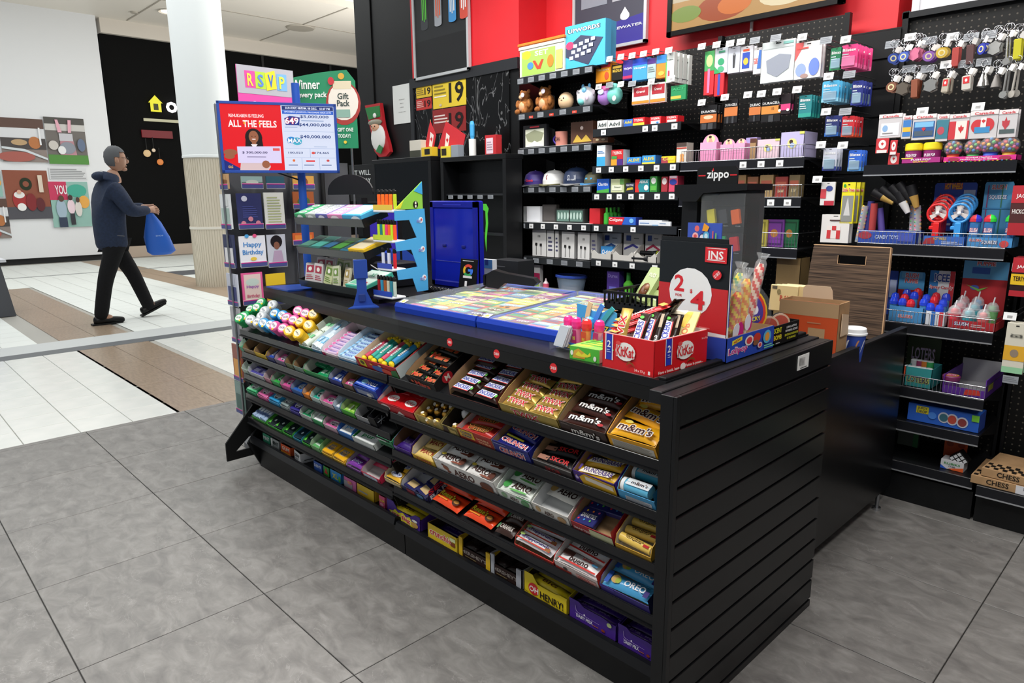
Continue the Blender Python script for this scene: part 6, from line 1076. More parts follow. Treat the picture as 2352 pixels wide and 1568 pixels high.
# ================================================================== WALL SHELVING
YS, YB_ = 3.16, 3.52
def zz(x, y, Y=YS): return ay(x, y, Y).z
def xx_(x, y, Y=YS): return ay(x, y, Y).x
LIPC = M('#26292c', .2)
def pricetag(par, x, y, z, c='#eceeee', w=.032, h=.026, tilt=0, prt=True):
    k = ('tag', c, w, h, prt)
    if k not in TPL:
        g = G(); g.box(-w/2, w/2, -.0012, 0, 0, h, c); g.T = FRONT(-w/2, -.0014, 0)
        if prt: g.T = None; artgeo(w, h, [('r', .3, .25, .7, .6, '#9a9a9a')] if c != 'clear_strip' else [('l', .05, .2, .95, .9, 3, '#74787e')], g, FRONT(-w/2, -.0014, 0)); g.T = None
        TPL[k] = g.mesh('price_tag')
    return link('price_tag', TPL[k], par, T(x, y, z) @ R(tilt, 'X'))
def unit(X0, X1, label, shelves, top=2.12, base=True, pegz=None):
    t = thing('shelving_unit', label, 'shelving', T(X0, YB_, 0), 'black wall shelving bays'); W = X1-X0
    g = G(); g.box(0, W, 0, .02, 0, top, 'pegboard_black'); g.to('back_panel', t)
    for x in (0, W): g = G(); g.box(x-.012, x+.012, -.03, 0, 0, top, M('#0f1012', .4)); g.to('upright', t)
    for s_ in shelves:
        z, tags, kind = s_[0], s_[1], s_[2]; yf = YS-YB_+(s_[3] if len(s_) > 3 else 0)
        g = G(); g.box(.004, W-.004, yf, 0, z+.032, z+.042, M('#141517', .35), .001)
        if kind == 'w': g.box(.01, W-.01, yf+.004, -.02, z+.0425, z+.044, '#d9dbdc')
        sh = g.to('shelf', t)
        g = G(); g.box(.004, W-.004, yf-.005, yf, z, z+.042, LIPC if kind != 'k' else M('#1d1e22', .22), .001); g.to('price_strip', sh)
        if kind == 'k': g = G(); g.box(.004, W-.004, yf-.008, yf, z-.002, z+.003, M('#b9bcc0', .25, .6)); g.to('bright_edge', sh)
        for x in (.006, W-.009): g = G(); g.prism([(yf+.05, z+.032), (0, z-.04), (0, z+.032)], x, x+.003, '#141517', 'x'); g.to('bracket', sh)
        for q in tags:
            x, c = (q if isinstance(q, tuple) else (q, 'w')); pricetag(sh, x, yf-.0055, z+.006, '#eceeee' if c == 'w' else ('clear_strip' if c == 'c' else '#d8402c'), .034 if c != 'c' else .05, .028 if c != 'r' else .014)
        if kind in ('f', 'k') and len(s_) > 4:
            fh = s_[4]; g = G(); st = 'chrome'
            g.tube([(.006, yf, z+.044), (W-.006, yf, z+.044)], .0018, st, 5); g.tube([(.006, yf, z+.044+fh), (W-.006, yf, z+.044+fh)], .0022, st, 5); n = int(W/.014)
            for i in range(n+1): x = .006+(W-.012)*i/n; g.tube([(x, yf, z+.044), (x, yf, z+.044+fh)], .0011, st, 4)
            for x in (.006, W-.006): g.tube([(x, yf, z+.044+fh), (x, -.02, z+.044+fh)], .0018, st, 5)
            o = g.to('wire_fence', sh); o['kind'] = 'stuff'
    if base: g = G(); g.box(0, W, YS-YB_+.01, 0, 0, .12, 'black_metal'); g.to('kick_plate', t)
    return t
def hook(t, x, z, L=.3, tag_=True, c='#eceeee'):
    X0 = t.matrix_world.translation.x; y1 = -L
    k = ('hook', round(L, 2))
    if k not in TPL:
        g = G(); g.tube([(0, 0, 0), (0, y1, -.004)], .0022, 'steel', 5); g.tube([(0, y1, -.004), (0, y1-.012, .008)], .0022, 'steel', 5); g.tube([(0, 0, .022), (0, y1-.004, .02), (0, y1-.01, .012)], .0018, 'steel', 5); g.tube([(-.016, y1-.006, .02), (.016, y1-.006, .02)], .002, 'chrome', 5); TPL[k] = g.mesh('peg_hook')
    h = link('peg_hook', TPL[k], t, T(x-X0, 0, z))
    if tag_: pricetag(h, 0, y1-.013, -.002, c, .042 if c == '#eceeee' else .05, .03, -12)
    return h
def tags7(W, n, c='c'): return [(.03+(W-.06)*i/(n-1), c) for i in range(n)]
x0, x1, x2, x3, x4, x5 = -3.205, -2.60, -2.02, -1.375, -1.125, -.583
zA, zB, zC, zD, zE = zz(1460, 307), zz(1460, 396), zz(1450, 460), zz(1445, 535), zz(1435, 617)
U1 = unit(x0, x1, 'leftmost black shelving bay with toys, plush and caps', [(1.985, tags7(.6, 7), 's'), (1.775, [(.04, 'c'), (.12, 'r'), (.2, 'c'), (.29, 'r'), (.38, 'c'), (.47, 'r'), (.56, 'c')], 's'), (1.565, tags7(.6, 7), 'w'), (1.332, tags7(.6, 7), 'w'), (1.11, [(.04, 'c'), .12, .22, .33, .44, .55], 'w'), (.895, [(.05, 'c'), (.16, 'c'), (.28, 'c'), (.4, 'c'), (.52, 'c')], 's'), (.66, [], 's')], top=2.04)
U2 = unit(x1, x2, 'black shelving bay of medicine boxes, second from the left', [(zA, [.08, .36, .42, .54], 's'), (zB, [.05, .14, .24, .34, .44, .54], 's'), (zC, [.04, .13, .2, .28, .35, .45, .54], 's'), (zD, [.04, .14, .3], 's'), (zE, [.06, .18, .3, .45], 's'), (.66, [], 's')], top=2.1)
zF, zG, zH = zz(1715, 388), zz(1770, 475), zz(1765, 590)
U3 = unit(x2, x3, 'black bay with wire fenced trays and batteries, behind the lighter cabinet', [(zF, [.35, .44, .53], 'k', 0, .055), (zG, [.4, .5, .58], 'k', 0, .055), (zH, [], 'k', 0, .07), (.66, [], 's')], top=2.13)
zI, zJ, zK, zL, zM, zN = zz(2160, 399), zz(2160, 590), zz(2180, 778), zz(2165, 926), zz(2160, 1006), zz(2150, 1101)
U5 = unit(x4, x5, 'right black bay with key chains above and slush candy below', [(zI, [], 'k'), (zJ, [], 'k', 0, .05), (zK, [], 'k', 0, .05), (zL, [], 'k', 0, .05), (zM, [], 'k'), (zN, [], 'k')], top=2.09)
U6 = unit(x5+.012, x5+.7, 'black bay of jerky bags cut by the right edge of the frame', [(zN-.01, [], 'k', -.03)], top=2.09)
g = G(); g.box(0, x4-x3-.02, 0, .03, 0, 2.03, '#141517')
t4 = thing('slatwall_panel', 'narrow black slatwall panel of lip balm hooks', 'panel', T(x3+.01, 3.49, 0)); g.to('backing', t4)
for i in range(16): g = G(); g.box(0, x4-x3-.02, -.01, 0, .03+.125*i, .148+.125*i, M('#0f1012', .4), .002); g.to('slat', t4)
g = G(); g.box(-1.14, 0, YB_-.03, YB_+.02, 2.06, 2.085, '#1e2023'); tag(g.obj('top_rail'), 'grey black top rail above the key chain bay', 'rail')
# ---- generic shelf goods
def shade(c): return c
def good(name, cat, label, r, Y, d, c, A=(), z0=None, group=None, n=1, dy=.02, behind=None, side=None, rot=0, form='box', hang=False):
    xa, ya, xb, yb = r; X0 = xx_(xa, (ya+yb)/2, Y); X1 = xx_(xb, (ya+yb)/2, Y); Z1 = zz((xa+xb)/2, ya, Y); Z0 = zz((xa+xb)/2, yb, Y) if z0 is None else z0
    W = X1-X0; H = max(.02, Z1-Z0); L = T(X0, Y, Z0+.0006) @ R(rot)
    t = thing(name, label, cat, L, group)
    g = G()
    if form == 'box': g.box(0, W, 0, d, 0, H, c, .001); g.to('box', t)
    elif form == 'bottle': g.lathe([(.0001, 0), (W*.48, 0), (W*.5, .004), (W*.5, H*.62), (W*.2, H*.74), (W*.2, H*.76)], c, 14, (W/2, W/2, 0)); g.to('bottle', t); g = G(); g.cyl((W/2, W/2, H*.75), (W/2, W/2, H), W*.22, W*.2, side or c, 12); g.to('cap', t)
    elif form == 'card':
        g.prism([(0, 0), (W, 0), (W, H*.95), (W*.93, H), (W*.07, H), (0, H*.95)], 0, .0015, c, 'y'); g.to('card', t); g = G(); g.box(W*.12, W*.88, -d, 0, H*.06, H*.5, side or M('#dfe6ea', .1, 0, 0, .4), min(.004, d*.4)); g.to('blister', t)
    elif form == 'flat': g.prism([(0, 0), (W, 0), (W, H*.96), (W*.96, H), (W*.04, H), (0, H*.96)], 0, d, c, 'y'); g.to('card', t)
    elif form == 'open':
        for q in ((0, W, 0, .002, 0, H), (0, W, d-.002, d, 0, H*1.0), (0, .002, 0, d, 0, H), (W-.002, W, 0, d, 0, H), (0, W, 0, d, 0, .002)): g.box(*q, c)
        g.to('box', t)
    if A: art('printed_face', t, FRONT(0, -.0006 if form != 'card' else -.0002, 0), W, H, A)
    if side and form == 'box': art('printed_side', t, RIGHT(W+.0006, 0, 0), d, H, [('r', 0, 0, 1, 1, side)])
    if hang: g = G(); g.box(W*.42, W*.58, -.0004, .0012, H*.93, H*.955, '#222222'); g.to('hang_slot', t)
    for k in range(1, n): 
        c_ = dupt(t, T(X0+.0012*k*(k % 2), Y+dy*k, Z0+.0006) @ R(rot), behind or label+', behind the front one'); c_['group'] = label[:50]
    if n > 1: t['group'] = label[:50]; t['label'] = ' '.join((label+', front one').split()[:16])
    return t
def tx(s, c, y=.6, h=.25, w=.8, x=.5, ol=None): return ('t', s, x, y, w, h, c)+((ol,) if ol else ())
zt1, zt2, zt3, zt4, zt5, zt6 = [v+.0445 for v in (1.985, 1.775, 1.565, 1.332, 1.11, .895)]
t = good('craft_tub', 'tub', 'clear craft tub with an orange lid on the top shelf', (1194, 100, 1297, 170), 3.19, .16, M('#c8cfc0', .25), [('r', .05, .04, .8, .84, '#9fc45a'), ('e', .16, .72, .1, .14, '#e2d430'), ('t', 'SET', .5, .72, .3, .16, '#e8ecd8'), ('p', [(.3, .5), (.4, .2), (.48, .2), (.55, .5), (.5, .5), (.43, .3), (.36, .5)], '#c8442c'), ('e', .25, .35, .07, .12, '#4a8ac0'), ('e', .7, .4, .07, .2, '#e8842c'), ('r', .82, .1, .96, .7, '#d8c86a')], z0=zt1)
g = G(); W = .34; g.box(-.01, W, -.008, .17, 0, .018, '#f07a24', .004); g.box(-.006, W-.004, -.004, .166, -.022, 0, '#c9c4bc', .003); l_ = g.to('lid', t, T(0, 0, zz(1245, 98, 3.19)-zt1)); l_.scale = ((xx_(1299, 100, 3.19)-xx_(1192, 100, 3.19))/(W+.01), 1, 1)
UPW = [('t', 'UPWORDS', .47, .87, .78, .09, '#f4f6f6', '#1f3a48'), ('p', [(.03, .3), (.6, .05), (.95, .6), (.4, .74), (.03, .5)], '#3a3f5a'), ('e', .13, .55, .1, .09, '#e03a68')]+[('r', .12+.15*i+.05*j, .22+.13*j+.03*i, .22+.15*i+.05*j, .3+.13*j+.03*i, '#c8d2e8') for i in range(4) for j in range(3)]
good('board_game', 'board game', 'light blue board game box with tile lettering, front one on top shelf', (1298, 52, 1390, 166), 3.2, .05, '#45b0dc', UPW, z0=zt1, side='#3fa0cc')
good('board_game', 'board game', 'light blue board game box standing behind the front one', (1318, 56, 1402, 150), 3.29, .05, '#45b0dc', [], z0=zt1, side='#3fa0cc')
# plush
def plush(name, label, px, py, r, c, parts, z0):
    X = xx_(px, py, 3.25); t = thing(name, label, 'plush toy', T(X, 3.25, z0), 'plush toys on the second shelf')
    g = G(); g.ball((0, 0, r*.95), r, r*.8, r*1.0, c, 14, 9); g.to('body', t)
    for nm, o_, s_, c_ in parts: g = G(); g.ball(tuple(v*r for v in o_), s_[0]*r, s_[1]*r, s_[2]*r, c_, 10, 6); link(nm, g.mesh(nm), t)
    return t
eye = '#141414'
def bear(label, px, r=.062): plush('plush_bear', label, px, 240, r, 'brown_fur', [('head', (0, -.2, 1.95), (.7, .65, .62), 'brown_fur'), ('muzzle', (0, -.8, 1.8), (.3, .2, .24), '#e0b48a'), ('belly', (0, -.55, .8), (.5, .35, .6), '#d8a478'), ('ear', (-.55, -.1, 2.45), (.24, .14, .24), 'brown_fur'), ('ear', (.55, -.1, 2.45), (.24, .14, .24), 'brown_fur'), ('arm', (-.85, -.4, 1.1), (.28, .3, .5), 'brown_fur'), ('arm', (.85, -.4, 1.1), (.28, .3, .5), 'brown_fur'), ('foot', (-.55, -.8, .28), (.32, .35, .3), 'brown_fur'), ('foot', (.55, -.8, .28), (.32, .35, .3), 'brown_fur'), ('eye', (-.22, -.82, 2.1), (.07, .06, .07), eye), ('eye', (.22, -.82, 2.1), (.07, .06, .07), eye), ('heart_tag', (.4, -.95, 2.0), (.3, .04, .26), '#e8e0ee')], zt2)
bear('brown plush bear at the left end of the plush shelf', 1208, .056); bear('brown plush bear with a pink belly beside the egg plush', 1255, .058)
plush('plush_egg', 'smooth beige egg shaped plush with a small smile', 1300, 235, .052, '#e6c49c', [('eye', (-.3, -.72, 1.2), (.08, .06, .1), eye), ('eye', (.25, -.74, 1.2), (.08, .06, .1), eye), ('smile', (0, -.8, 1.0), (.14, .03, .03), '#6a3a2a')], zt2)
plush('plush_cow', 'white plush with light blue patches and horns', 1346, 232, .06, '#e8eef4', [('patch', (.25, -.6, 1.5), (.28, .2, .3), '#7fc4ea'), ('belly', (-.1, -.55, .55), (.42, .3, .4), '#7fdcd8'), ('horn', (-.4, 0, 1.95), (.16, .14, .24), '#6fb8e8'), ('horn', (.4, 0, 1.95), (.16, .14, .24), '#6fb8e8'), ('ear', (-.9, -.1, 1.4), (.28, .12, .3), '#f0e8f0'), ('ear', (.9, -.1, 1.3), (.28, .12, .3), '#f0e8f0'), ('eye', (-.3, -.72, 1.3), (.07, .06, .08), eye), ('eye', (.3, -.74, 1.5), (.07, .06, .08), eye), ('paper_tag', (.75, -.8, .95), (.22, .03, .4), '#e6c8e0')], zt2)
plush('plush_toy', 'purple and pink plush right of the white one', 1389, 232, .045, '#a87ac8', [('head', (0, -.1, 1.8), (.7, .6, .5), '#c85a9a'), ('paper_tag', (0, -.85, 1.5), (.5, .04, .34), '#c8d8f0')], zt2)
plush('plush_toy', 'teal plush at the right end of the plush shelf', 1412, 232, .048, '#6fc4b8', [('head', (0, -.1, 1.8), (.6, .6, .5), '#6fc4b8'), ('paper_tag', (.5, -.8, .5), (.3, .03, .3), '#e8e8e8')], zt2)
# souvenir shelf
good('framed_souvenir', 'frame', 'black framed silver foil souvenir on the third shelf', (1202, 287, 1255, 338), 3.2, .02, '#1d1e22', [('r', .1, .05, .9, .82, '#d8dcc8'), ('p', [(.1, .6), (.5, .78), (.9, .62), (.8, .3), (.5, .2), (.2, .3)], '#8f9478'), ('p', [(.1, .05), (.5, .3), (.9, .05)], '#f2f6ee'), ('r', .3, .88, .7, .94, '#c83040')], z0=zt3)
X = xx_(1290, 318, 3.24); t = thing('souvenir_mug', 'pinkish mug with a purple handle and lettering, third shelf', 'mug', T(X, 3.24, zt3)); g = G(); g.lathe([(.0001, 0), (.036, 0), (.038, .085), (.034, .085), (.034, .01)], '#b8786a', 20); g.to('body', t)
g = G(); g.tube([(-.036-.03*math.sin(math.pi*i/8), 0, .012+.06*i/8) for i in range(9)], .005, '#3f2a9a', 8); g.to('handle', t); art('lettering', t, FRONT(-.022, -.0385, .02), .044, .04, [tx('CAN', '#4a2a2a', .5, .6)])
good('souvenir_box', 'box', 'brown box with gold emblem leaning on the third shelf', (1311, 279, 1358, 332), 3.22, .04, '#4b2e20', [('e', .5, .72, .07, .08, '#c8b8b0'), ('p', [(.1, .1), (.3, .45), (.5, .2), (.7, .42), (.95, .12)], '#b8983a')], z0=zt3, rot=6)
good('souvenir_box', 'box', 'small brown and silver box at the right of the third shelf', (1362, 316, 1396, 336), 3.2, .06, '#6a4a34', [('e', .3, .6, .12, .2, '#d8c8a0'), ('e', .7, .6, .12, .2, '#d8c8a0')], z0=zt3)
# caps
def cap(label, px, crown, brim, mark, mc, z0, rot=0, r=.075):
    X = xx_(px, 410, 3.27); t = thing('baseball_cap', label, 'cap', T(X, 3.28, z0) @ R(rot), 'baseball caps on the fourth shelf')
    g = G(); g.lathe([(r, 0), (r*1.0, r*.45), (r*.86, r*.95), (r*.5, r*1.22), (.0001, r*1.3)], crown, 18); g.to('crown', t)
    g = G(); vs = []; n = 10
    for i in range(n+1):
        a = math.pi+math.pi*i/n; ca, sa = math.cos(a), math.sin(a)
        vs += [(r*ca, r*sa, .004), (r*1.02*ca, r*sa*1.95-.0, -.004+.012*abs(ca)), (r*ca, r*sa, .009), (r*1.02*ca, r*sa*1.95, .002+.012*abs(ca))]
    fs = []
    for i in range(n): a = i*4; fs += [(a, a+4, a+5, a+1), (a+2, a+3, a+7, a+6), (a+1, a+5, a+7, a+3)]
    g.add(vs, fs, brim); g.to('brim', t); g = G(); g.ball((0, 0, r*1.3), .006, .006, .004, crown, 8, 4); g.to('button', t)
    art('emblem', t, frame((-.03, -r*1.02, r*.3), (1, 0, 0), (0, .28, 1)), .06, .05, mark)
cap('purple cap with a red maple leaf and lettering', 1228, '#3a2a78', '#4a4a52', [('p', [(.35, .5), (.3, .8), (.45, .75), (.5, 1), (.55, .75), (.7, .8), (.65, .5)], '#e03038'), ('t', 'Canada', .5, .28, .9, .3, '#d83038')], '', zt4, 10)
cap('white cap with an olive brim', 1271, '#e6e6e6', '#6f6c4a', [('e', .4, .6, .3, .38, '#8a3030'), ('e', .4, .6, .2, .26, '#e6e6e6')], '', zt4, 14)
cap('navy cap with a grey brim and grey lettering', 1322, '#1c2c4c', '#a3a3a2', [('t', 'CANADA', .5, .4, .95, .7, '#b0b4bc')], '', zt4, 18, .083)
cap('olive and blue cap at the right end of the cap shelf', 1362, '#5a5a44', '#3a86c0', [('r', .1, .3, .9, .5, '#3a9ad0')], '', zt4, 5, .06)
# fifth shelf, hanging cables, bottom
good('card_box', 'box', 'small white box at the left of the fifth shelf', (1196, 474, 1208, 500), 3.22, .06, '#d8dadd', z0=zt5); good('card_box', 'box', 'larger white box on the fifth shelf', (1210, 474, 1240, 503), 3.2, .06, '#dcdee2', z0=zt5)
good('tray_set', 'tray', 'dark grey tray set leaning on the fifth shelf', (1246, 470, 1276, 505), 3.22, .03, '#4a4644', [('r', .1, .1, .9, .9, '#5a5654')], z0=zt5, rot=4)
good('glass_set', 'box', 'grey box of glass pieces with a clear front, fifth shelf', (1276, 480, 1342, 508), 3.2, .04, '#2c302e', [('r', .05, .1, .48, .9, '#5f7f74'), ('r', .52, .1, .95, .9, '#5f7f74')]+[('e', .12+.11*i, .5, .035, .26, '#b8d0c6') for i in range(8)], z0=zt5)
for i, (a, b, y0_, y1_) in enumerate(((1223, 1254, 527, 592), (1256, 1272, 529, 589), (1275, 1283, 531, 590), (1290, 1319, 532, 599), (1327, 1354, 534, 603), (1357, 1371, 536, 602))):
    nm = ['leftmost', 'second', 'narrow third', 'fourth', 'fifth', 'grey last'][i]
    good('cable_box', 'box', f'white cable box, {nm} of those hanging under the fifth shelf', (a, y0_, b, y1_), 3.19, .05, '#dcdcda' if i < 5 else '#8a8a8a', [('r', .28, .05, .32, .45, '#3a3a3a'), ('r', .62, .05, .66, .42, '#3a3a3a'), ('t', 'USB', .5, .75, .2, .08, '#777777'), ('r', .22, .4, .38, .5, '#222222'), ('r', .56, .38, .72, .48, '#222222')] if i in (0, 3, 4) else [('l', .2, .2, .8, .8, 4, '#4a4a6a')], z0=zt6, group='cable boxes', side='#a8a8a8')
for a, b, c, A, lb in ((1200, 1214, '#b8bcc0', (), 'pale leaflet holder under the cable boxes'), (1214, 1222, '#3a3f8c', (), 'blue leaflet standing under the cable boxes'), (1222, 1240, '#d8d8d8', [('r', 0, .35, 1, .7, '#b82a5a'), ('r', .1, 0, .9, .35, '#9fc84a')], 'white magenta and green leaflet pack under the cable boxes')): good('leaflet_pack', 'leaflet', lb, (a, 608, b, 654), 3.2, .03, c, A, z0=.705)
X = xx_(1254, 650, 3.2); t = thing('baby_bottle', 'small clear bottle with pink collar beside the blue rimmed tub', 'bottle', T(X, 3.2, .74)); g = G(); g.lathe([(.0001, 0), (.02, 0), (.02, .03)], '#e25a78', 12); g.to('collar', t); g = G(); g.lathe([(.018, .03), (.008, .045), (.005, .06), (.0001, .063)], '#d8c8cc', 12); g.to('teat', t)
t = thing('storage_tub', 'clear plastic tub with a blue rim on the lower shelf', 'tub', T(xx_(1312, 645, 3.24), 3.24, .72)); g = G(); g.lathe([(.0001, 0), (.085, 0), (.105, .1)], M('#9fb4cc', .15, 0, 0, .55), 24, sy=.7); g.to('tub', t); g = G(); g.lathe([(.104, .098), (.113, .1), (.113, .112), (.104, .114)], '#2c4aa8', 24, sy=.7); g.to('rim', t); g = G(); g.lathe([(.0001, .03), (.07, .045), (.08, .0)], '#b0a8a8', 16, sy=.7); g.to('contents', t)
# medicine bay
zAt, zBt, zCt, zDt, zEt = [v+.0425 for v in (zA, zB, zC, zD, zE)]
MEDS = [('white medicine box with dark lettering, left one on upper shelf', (1372, 277, 1395, 296), zAt, '#dcdcda', [tx('Advil', '#3a4a4a', .5, .5)], '#b8b8b8'), ('white medicine box with dark lettering, right one on upper shelf', (1396, 276, 1427, 295), zAt, '#dcdcda', [tx('Advil', '#3a4a4a', .5, .5)], '#b8b8b8'),
 ('blue and yellow medicine box on the upper shelf', (1433, 274, 1453, 292), zAt, '#2a64c0', [tx('Advil', '#f0d83a', .6, .4)], '#2a64c0'), ('red and yellow medicine box on the upper shelf', (1454, 270, 1480, 291), zAt, '#d8232a', [('r', 0, 0, 1, .35, '#e8d040'), tx('TYLENOL', '#f4e8e4', .68, .3)], '#c81e26'),
 ('red medicine box with blue print, upper shelf', (1493, 268, 1518, 290), zAt, '#dc2630', [('r', .1, 0, .9, .45, '#e6e0ee'), tx('TYLENOL', '#f4e8e4', .75, .3), ('e', .7, .2, .12, .12, '#3a8ad0')], '#d01c26'), ('red medicine box at the right end of the upper shelf', (1530, 266, 1556, 289), zAt, '#dc2630', [('r', .1, .1, .9, .45, '#f0dcd8'), tx('TYLENOL', '#f4e8e4', .75, .3)], '#d01c26'),
 ('tall white and sky blue medicine box, middle shelf', (1371, 334, 1390, 380), zBt, '#dfe6ea', [('r', 0, 0, 1, .45, '#3fa8dc'), ('l', .1, .6, .9, .75, 2, '#5a8ac0')], '#c8ccd0'), ('red orange and green medicine box, middle shelf', (1404, 344, 1431, 380), zBt, '#c8282c', [tx('TYLENOL', '#f4ece8', .8, .2), ('r', 0, 0, .5, .4, '#f0a02c'), ('r', .5, 0, 1, .4, '#4a2a80'), ('r', .05, .42, .5, .6, '#3f9a4c')], '#d8d8d8'),
 ('light blue and yellow cold medicine box, left', (1440, 361, 1472, 380), zBt, '#2f8ad8', [tx('ALEVE', '#f0d848', .6, .4), ('r', 0, 0, 1, .2, '#3a3a9a')], '#2a70b8'), ('light blue and yellow cold medicine box, right', (1475, 357, 1505, 379), zBt, '#3a98dc', [tx('ALEVE', '#f0d848', .62, .4), ('r', 0, 0, 1, .2, '#f0d84a')], '#2a62b0'), ('yellow and crimson medicine box, middle shelf', (1519, 359, 1550, 379), zBt, '#eccf22', [('r', 0, 0, .5, .8, '#a8404a'), tx('Cold', '#e8dc60', .6, .4)], '#e8c81c'), ('tall white box with an orange figure, middle shelf', (1554, 328, 1577, 378), zBt, '#e4dfd6', [('e', .55, .35, .2, .1, '#eda05a'), ('p', [(.35, .05), (.4, .28), (.7, .28), (.8, .05)], '#eda05a'), ('r', 0, .8, 1, 1, '#4a3a34'), ('r', 0, .7, 1, .76, '#c8402c')], '#b8b2a8'),
 ('blue and green allergy box, lower shelf', (1371, 411, 1399, 443), zCt, '#1f5fc8', [tx('Claritin', '#f0f4fa', .62, .22), ('p', [(0, 0), (1, 0), (1, .3), (0, .15)], '#4fae4a')], '#1a4ca0'), ('pale green medicine box, lower shelf', (1403, 411, 1433, 444), zCt, '#c9d3a4', [('r', .1, .15, .85, .55, '#e4e8d0'), tx('Gravol', '#5a6a4a', .4, .14, .5), ('r', .7, .6, 1, 1, '#5f9a4a')], '#8fae5a'), ('dark navy allergy box with yellow print, lower shelf', (1437, 420, 1457, 444), zCt, '#23283c', [tx('REACTINE', '#d8dce8', .75, .2), ('p', [(.1, .2), (.9, .3), (.8, .55), (.2, .45)], '#c8b83a')], '#1c2030'),
 ('red and teal medicine box, lower shelf', (1459, 412, 1491, 445), zCt, '#2a8f9a', [('p', [(0, 0), (.3, 0), (.2, .5), (.35, 1), (0, 1)], '#d8302c'), tx('AERIUS', '#e8f0f0', .8, .2, .6, .6), ('e', .8, .35, .16, .22, '#e8eaea')], '#206a72'), ('green and white remedy box, lower shelf', (1493, 405, 1509, 444), zCt, '#3f9a44', [('e', .5, .72, .35, .2, '#e8ecE4'.lower()), ('r', .1, .1, .9, .4, '#5fb84c')], '#2f8a3a'), ('crimson and white remedy box, lower shelf', (1519, 406, 1533, 445), zCt, '#a8303c', [('e', .5, .7, .38, .22, '#e0d4d4')], '#8a2430'), ('pink and blue remedy box, lower shelf', (1536, 404, 1556, 446), zCt, '#d84a6a', [('r', .1, .85, .9, 1, '#e8d0dc'), ('e', .5, .62, .42, .18, '#2f3f9c')], '#b83450'),
 ('red gift box at the left of the toothpaste shelf', (1354, 479, 1378, 514), zDt, '#c8202a', (), '#a8181f'), ('red and blue toothpaste box', (1398, 499, 1460, 518), zDt, '#2a62c8', [('p', [(0, 0), (.5, 0), (.6, 1), (0, 1)], '#d8202c'), tx('Colgate', '#f4ecec', .6, .5, .5, .28), ('e', .85, .55, .08, .3, '#7fc0f0')], '#2a3a9c'), ('long white and pale blue toothpaste box', (1467, 506, 1520, 524), zDt, '#dfe6ee', [('l', .05, .3, .6, .6, 1, '#5a8ad0'), ('r', .6, 0, 1, .2, '#8fb8dc')], '#c8d0d8'), ('short white toothpaste box at the right', (1512, 509, 1540, 525), zDt, '#e2e6ea', [('l', .1, .4, .8, .7, 1, '#6a8ab0')], '#c8ccd4')]
for lb, r, z0, c, A, sd in MEDS: good('medicine_box' if 'tooth' not in lb and 'gift' not in lb else 'toothpaste_box' if 'tooth' in lb else 'gift_box', 'box', lb, r, 3.185 if 'short white' not in lb else 3.17, .06 if 'short white' not in lb else .01, c, A, z0=z0, side=sd)
good('mouthwash_bottle', 'bottle', 'small bright green bottle in a row on the toothpaste shelf', (1384, 477, 1395, 516), 3.19, .03, '#3fb83a', (), z0=zDt, n=4, dy=.035, form='bottle', side='#4fc83f')
for i, (a, b, c2, lb) in enumerate(((1383, 1426, '#2a4f8c', 'left white card dispenser with a blue arch'), (1432, 1476, '#3a3a8c', 'middle white card dispenser with a violet arch'), (1482, 1519, '#a82a4a', 'right white card dispenser with a red arch'))):
    t = good('card_dispenser', 'dispenser', lb, (a, 535, b, 592+3*i), 3.27, .012, '#dfdfdc', [('p', [(.05, .42), (.5, .6), (.95, .42), (.95, .34), (.5, .5), (.05, .34)], c2), ('r', .15, .7, .4, .9, '#2a4a9a'), ('l', .55, .75, .9, .85, 1, '#888888')], z0=zEt)
    g = G(); W = .14; vs = []; g.prism([(-.01, 0), (W, 0), (W, .03), (W*.9, .05), (W*.72, .03), (W*.28, .03), (.01, .05), (-.01, .03)], -.09, -.086, '#c8c6c0', 'y')
    for xa in (-.01, W-.003): g.prism([(-.09, 0), (0, 0), (0, .09), (-.03, .085), (-.09, .045)], xa, xa+.003, '#cfccc6', 'x')
    g.to('scoop_front', t)
good('swab_box', 'box', 'light blue cotton swab box in the left dispenser', (1380, 566, 1407, 587), 3.2, .04, '#3a8fd0', [tx('Q-tips', '#f0f4f8', .5, .5)], z0=zEt)
for i, (px, py) in enumerate(((1470, 590), (1482, 576))):
    X = xx_(px, py, 3.19); t = thing('flashlight', ['black flashlight with a silver lens lying in front', 'black flashlight with a yellow dot behind the first'][i], 'flashlight', T(X, 3.19+.03*i, zEt+.018+.03*i)); g = G(); g.cyl((-.05, 0, 0), (.03, 0, 0), .012, .012, '#15161a', 12); g.cyl((.03, 0, 0), (.06, 0, 0), .013, .018, '#1c1d20', 12); g.to('body', t); g = G(); g.cyl((.06, 0, 0), (.061, 0, 0), .015, .015, '#9a9a9a' if not i else '#c8d83a', 12); g.to('lens', t)
good('purple_box', 'box', 'purple skin care box on the lowest visible shelf', (1394, 623, 1422, 668), 3.2, .05, '#4a2f8c', [('r', .2, .05, .8, .5, '#6a6ac8'), tx('Durex', '#8f7fc8', .85, .12)], z0=.705)
good('shampoo_bottle', 'bottle', 'lime green bottle on the lowest visible shelf', (1427, 627, 1446, 670), 3.2, .05, '#5fc83a', (), z0=.705, form='bottle', side='#2f8a34'); good('mouthwash_bottle', 'bottle', 'teal mouthwash bottle behind the sign on the lowest shelf', (1491, 625, 1516, 660), 3.2, .05, '#1f8f9c', (), z0=.705, form='bottle', side='#2a3034')
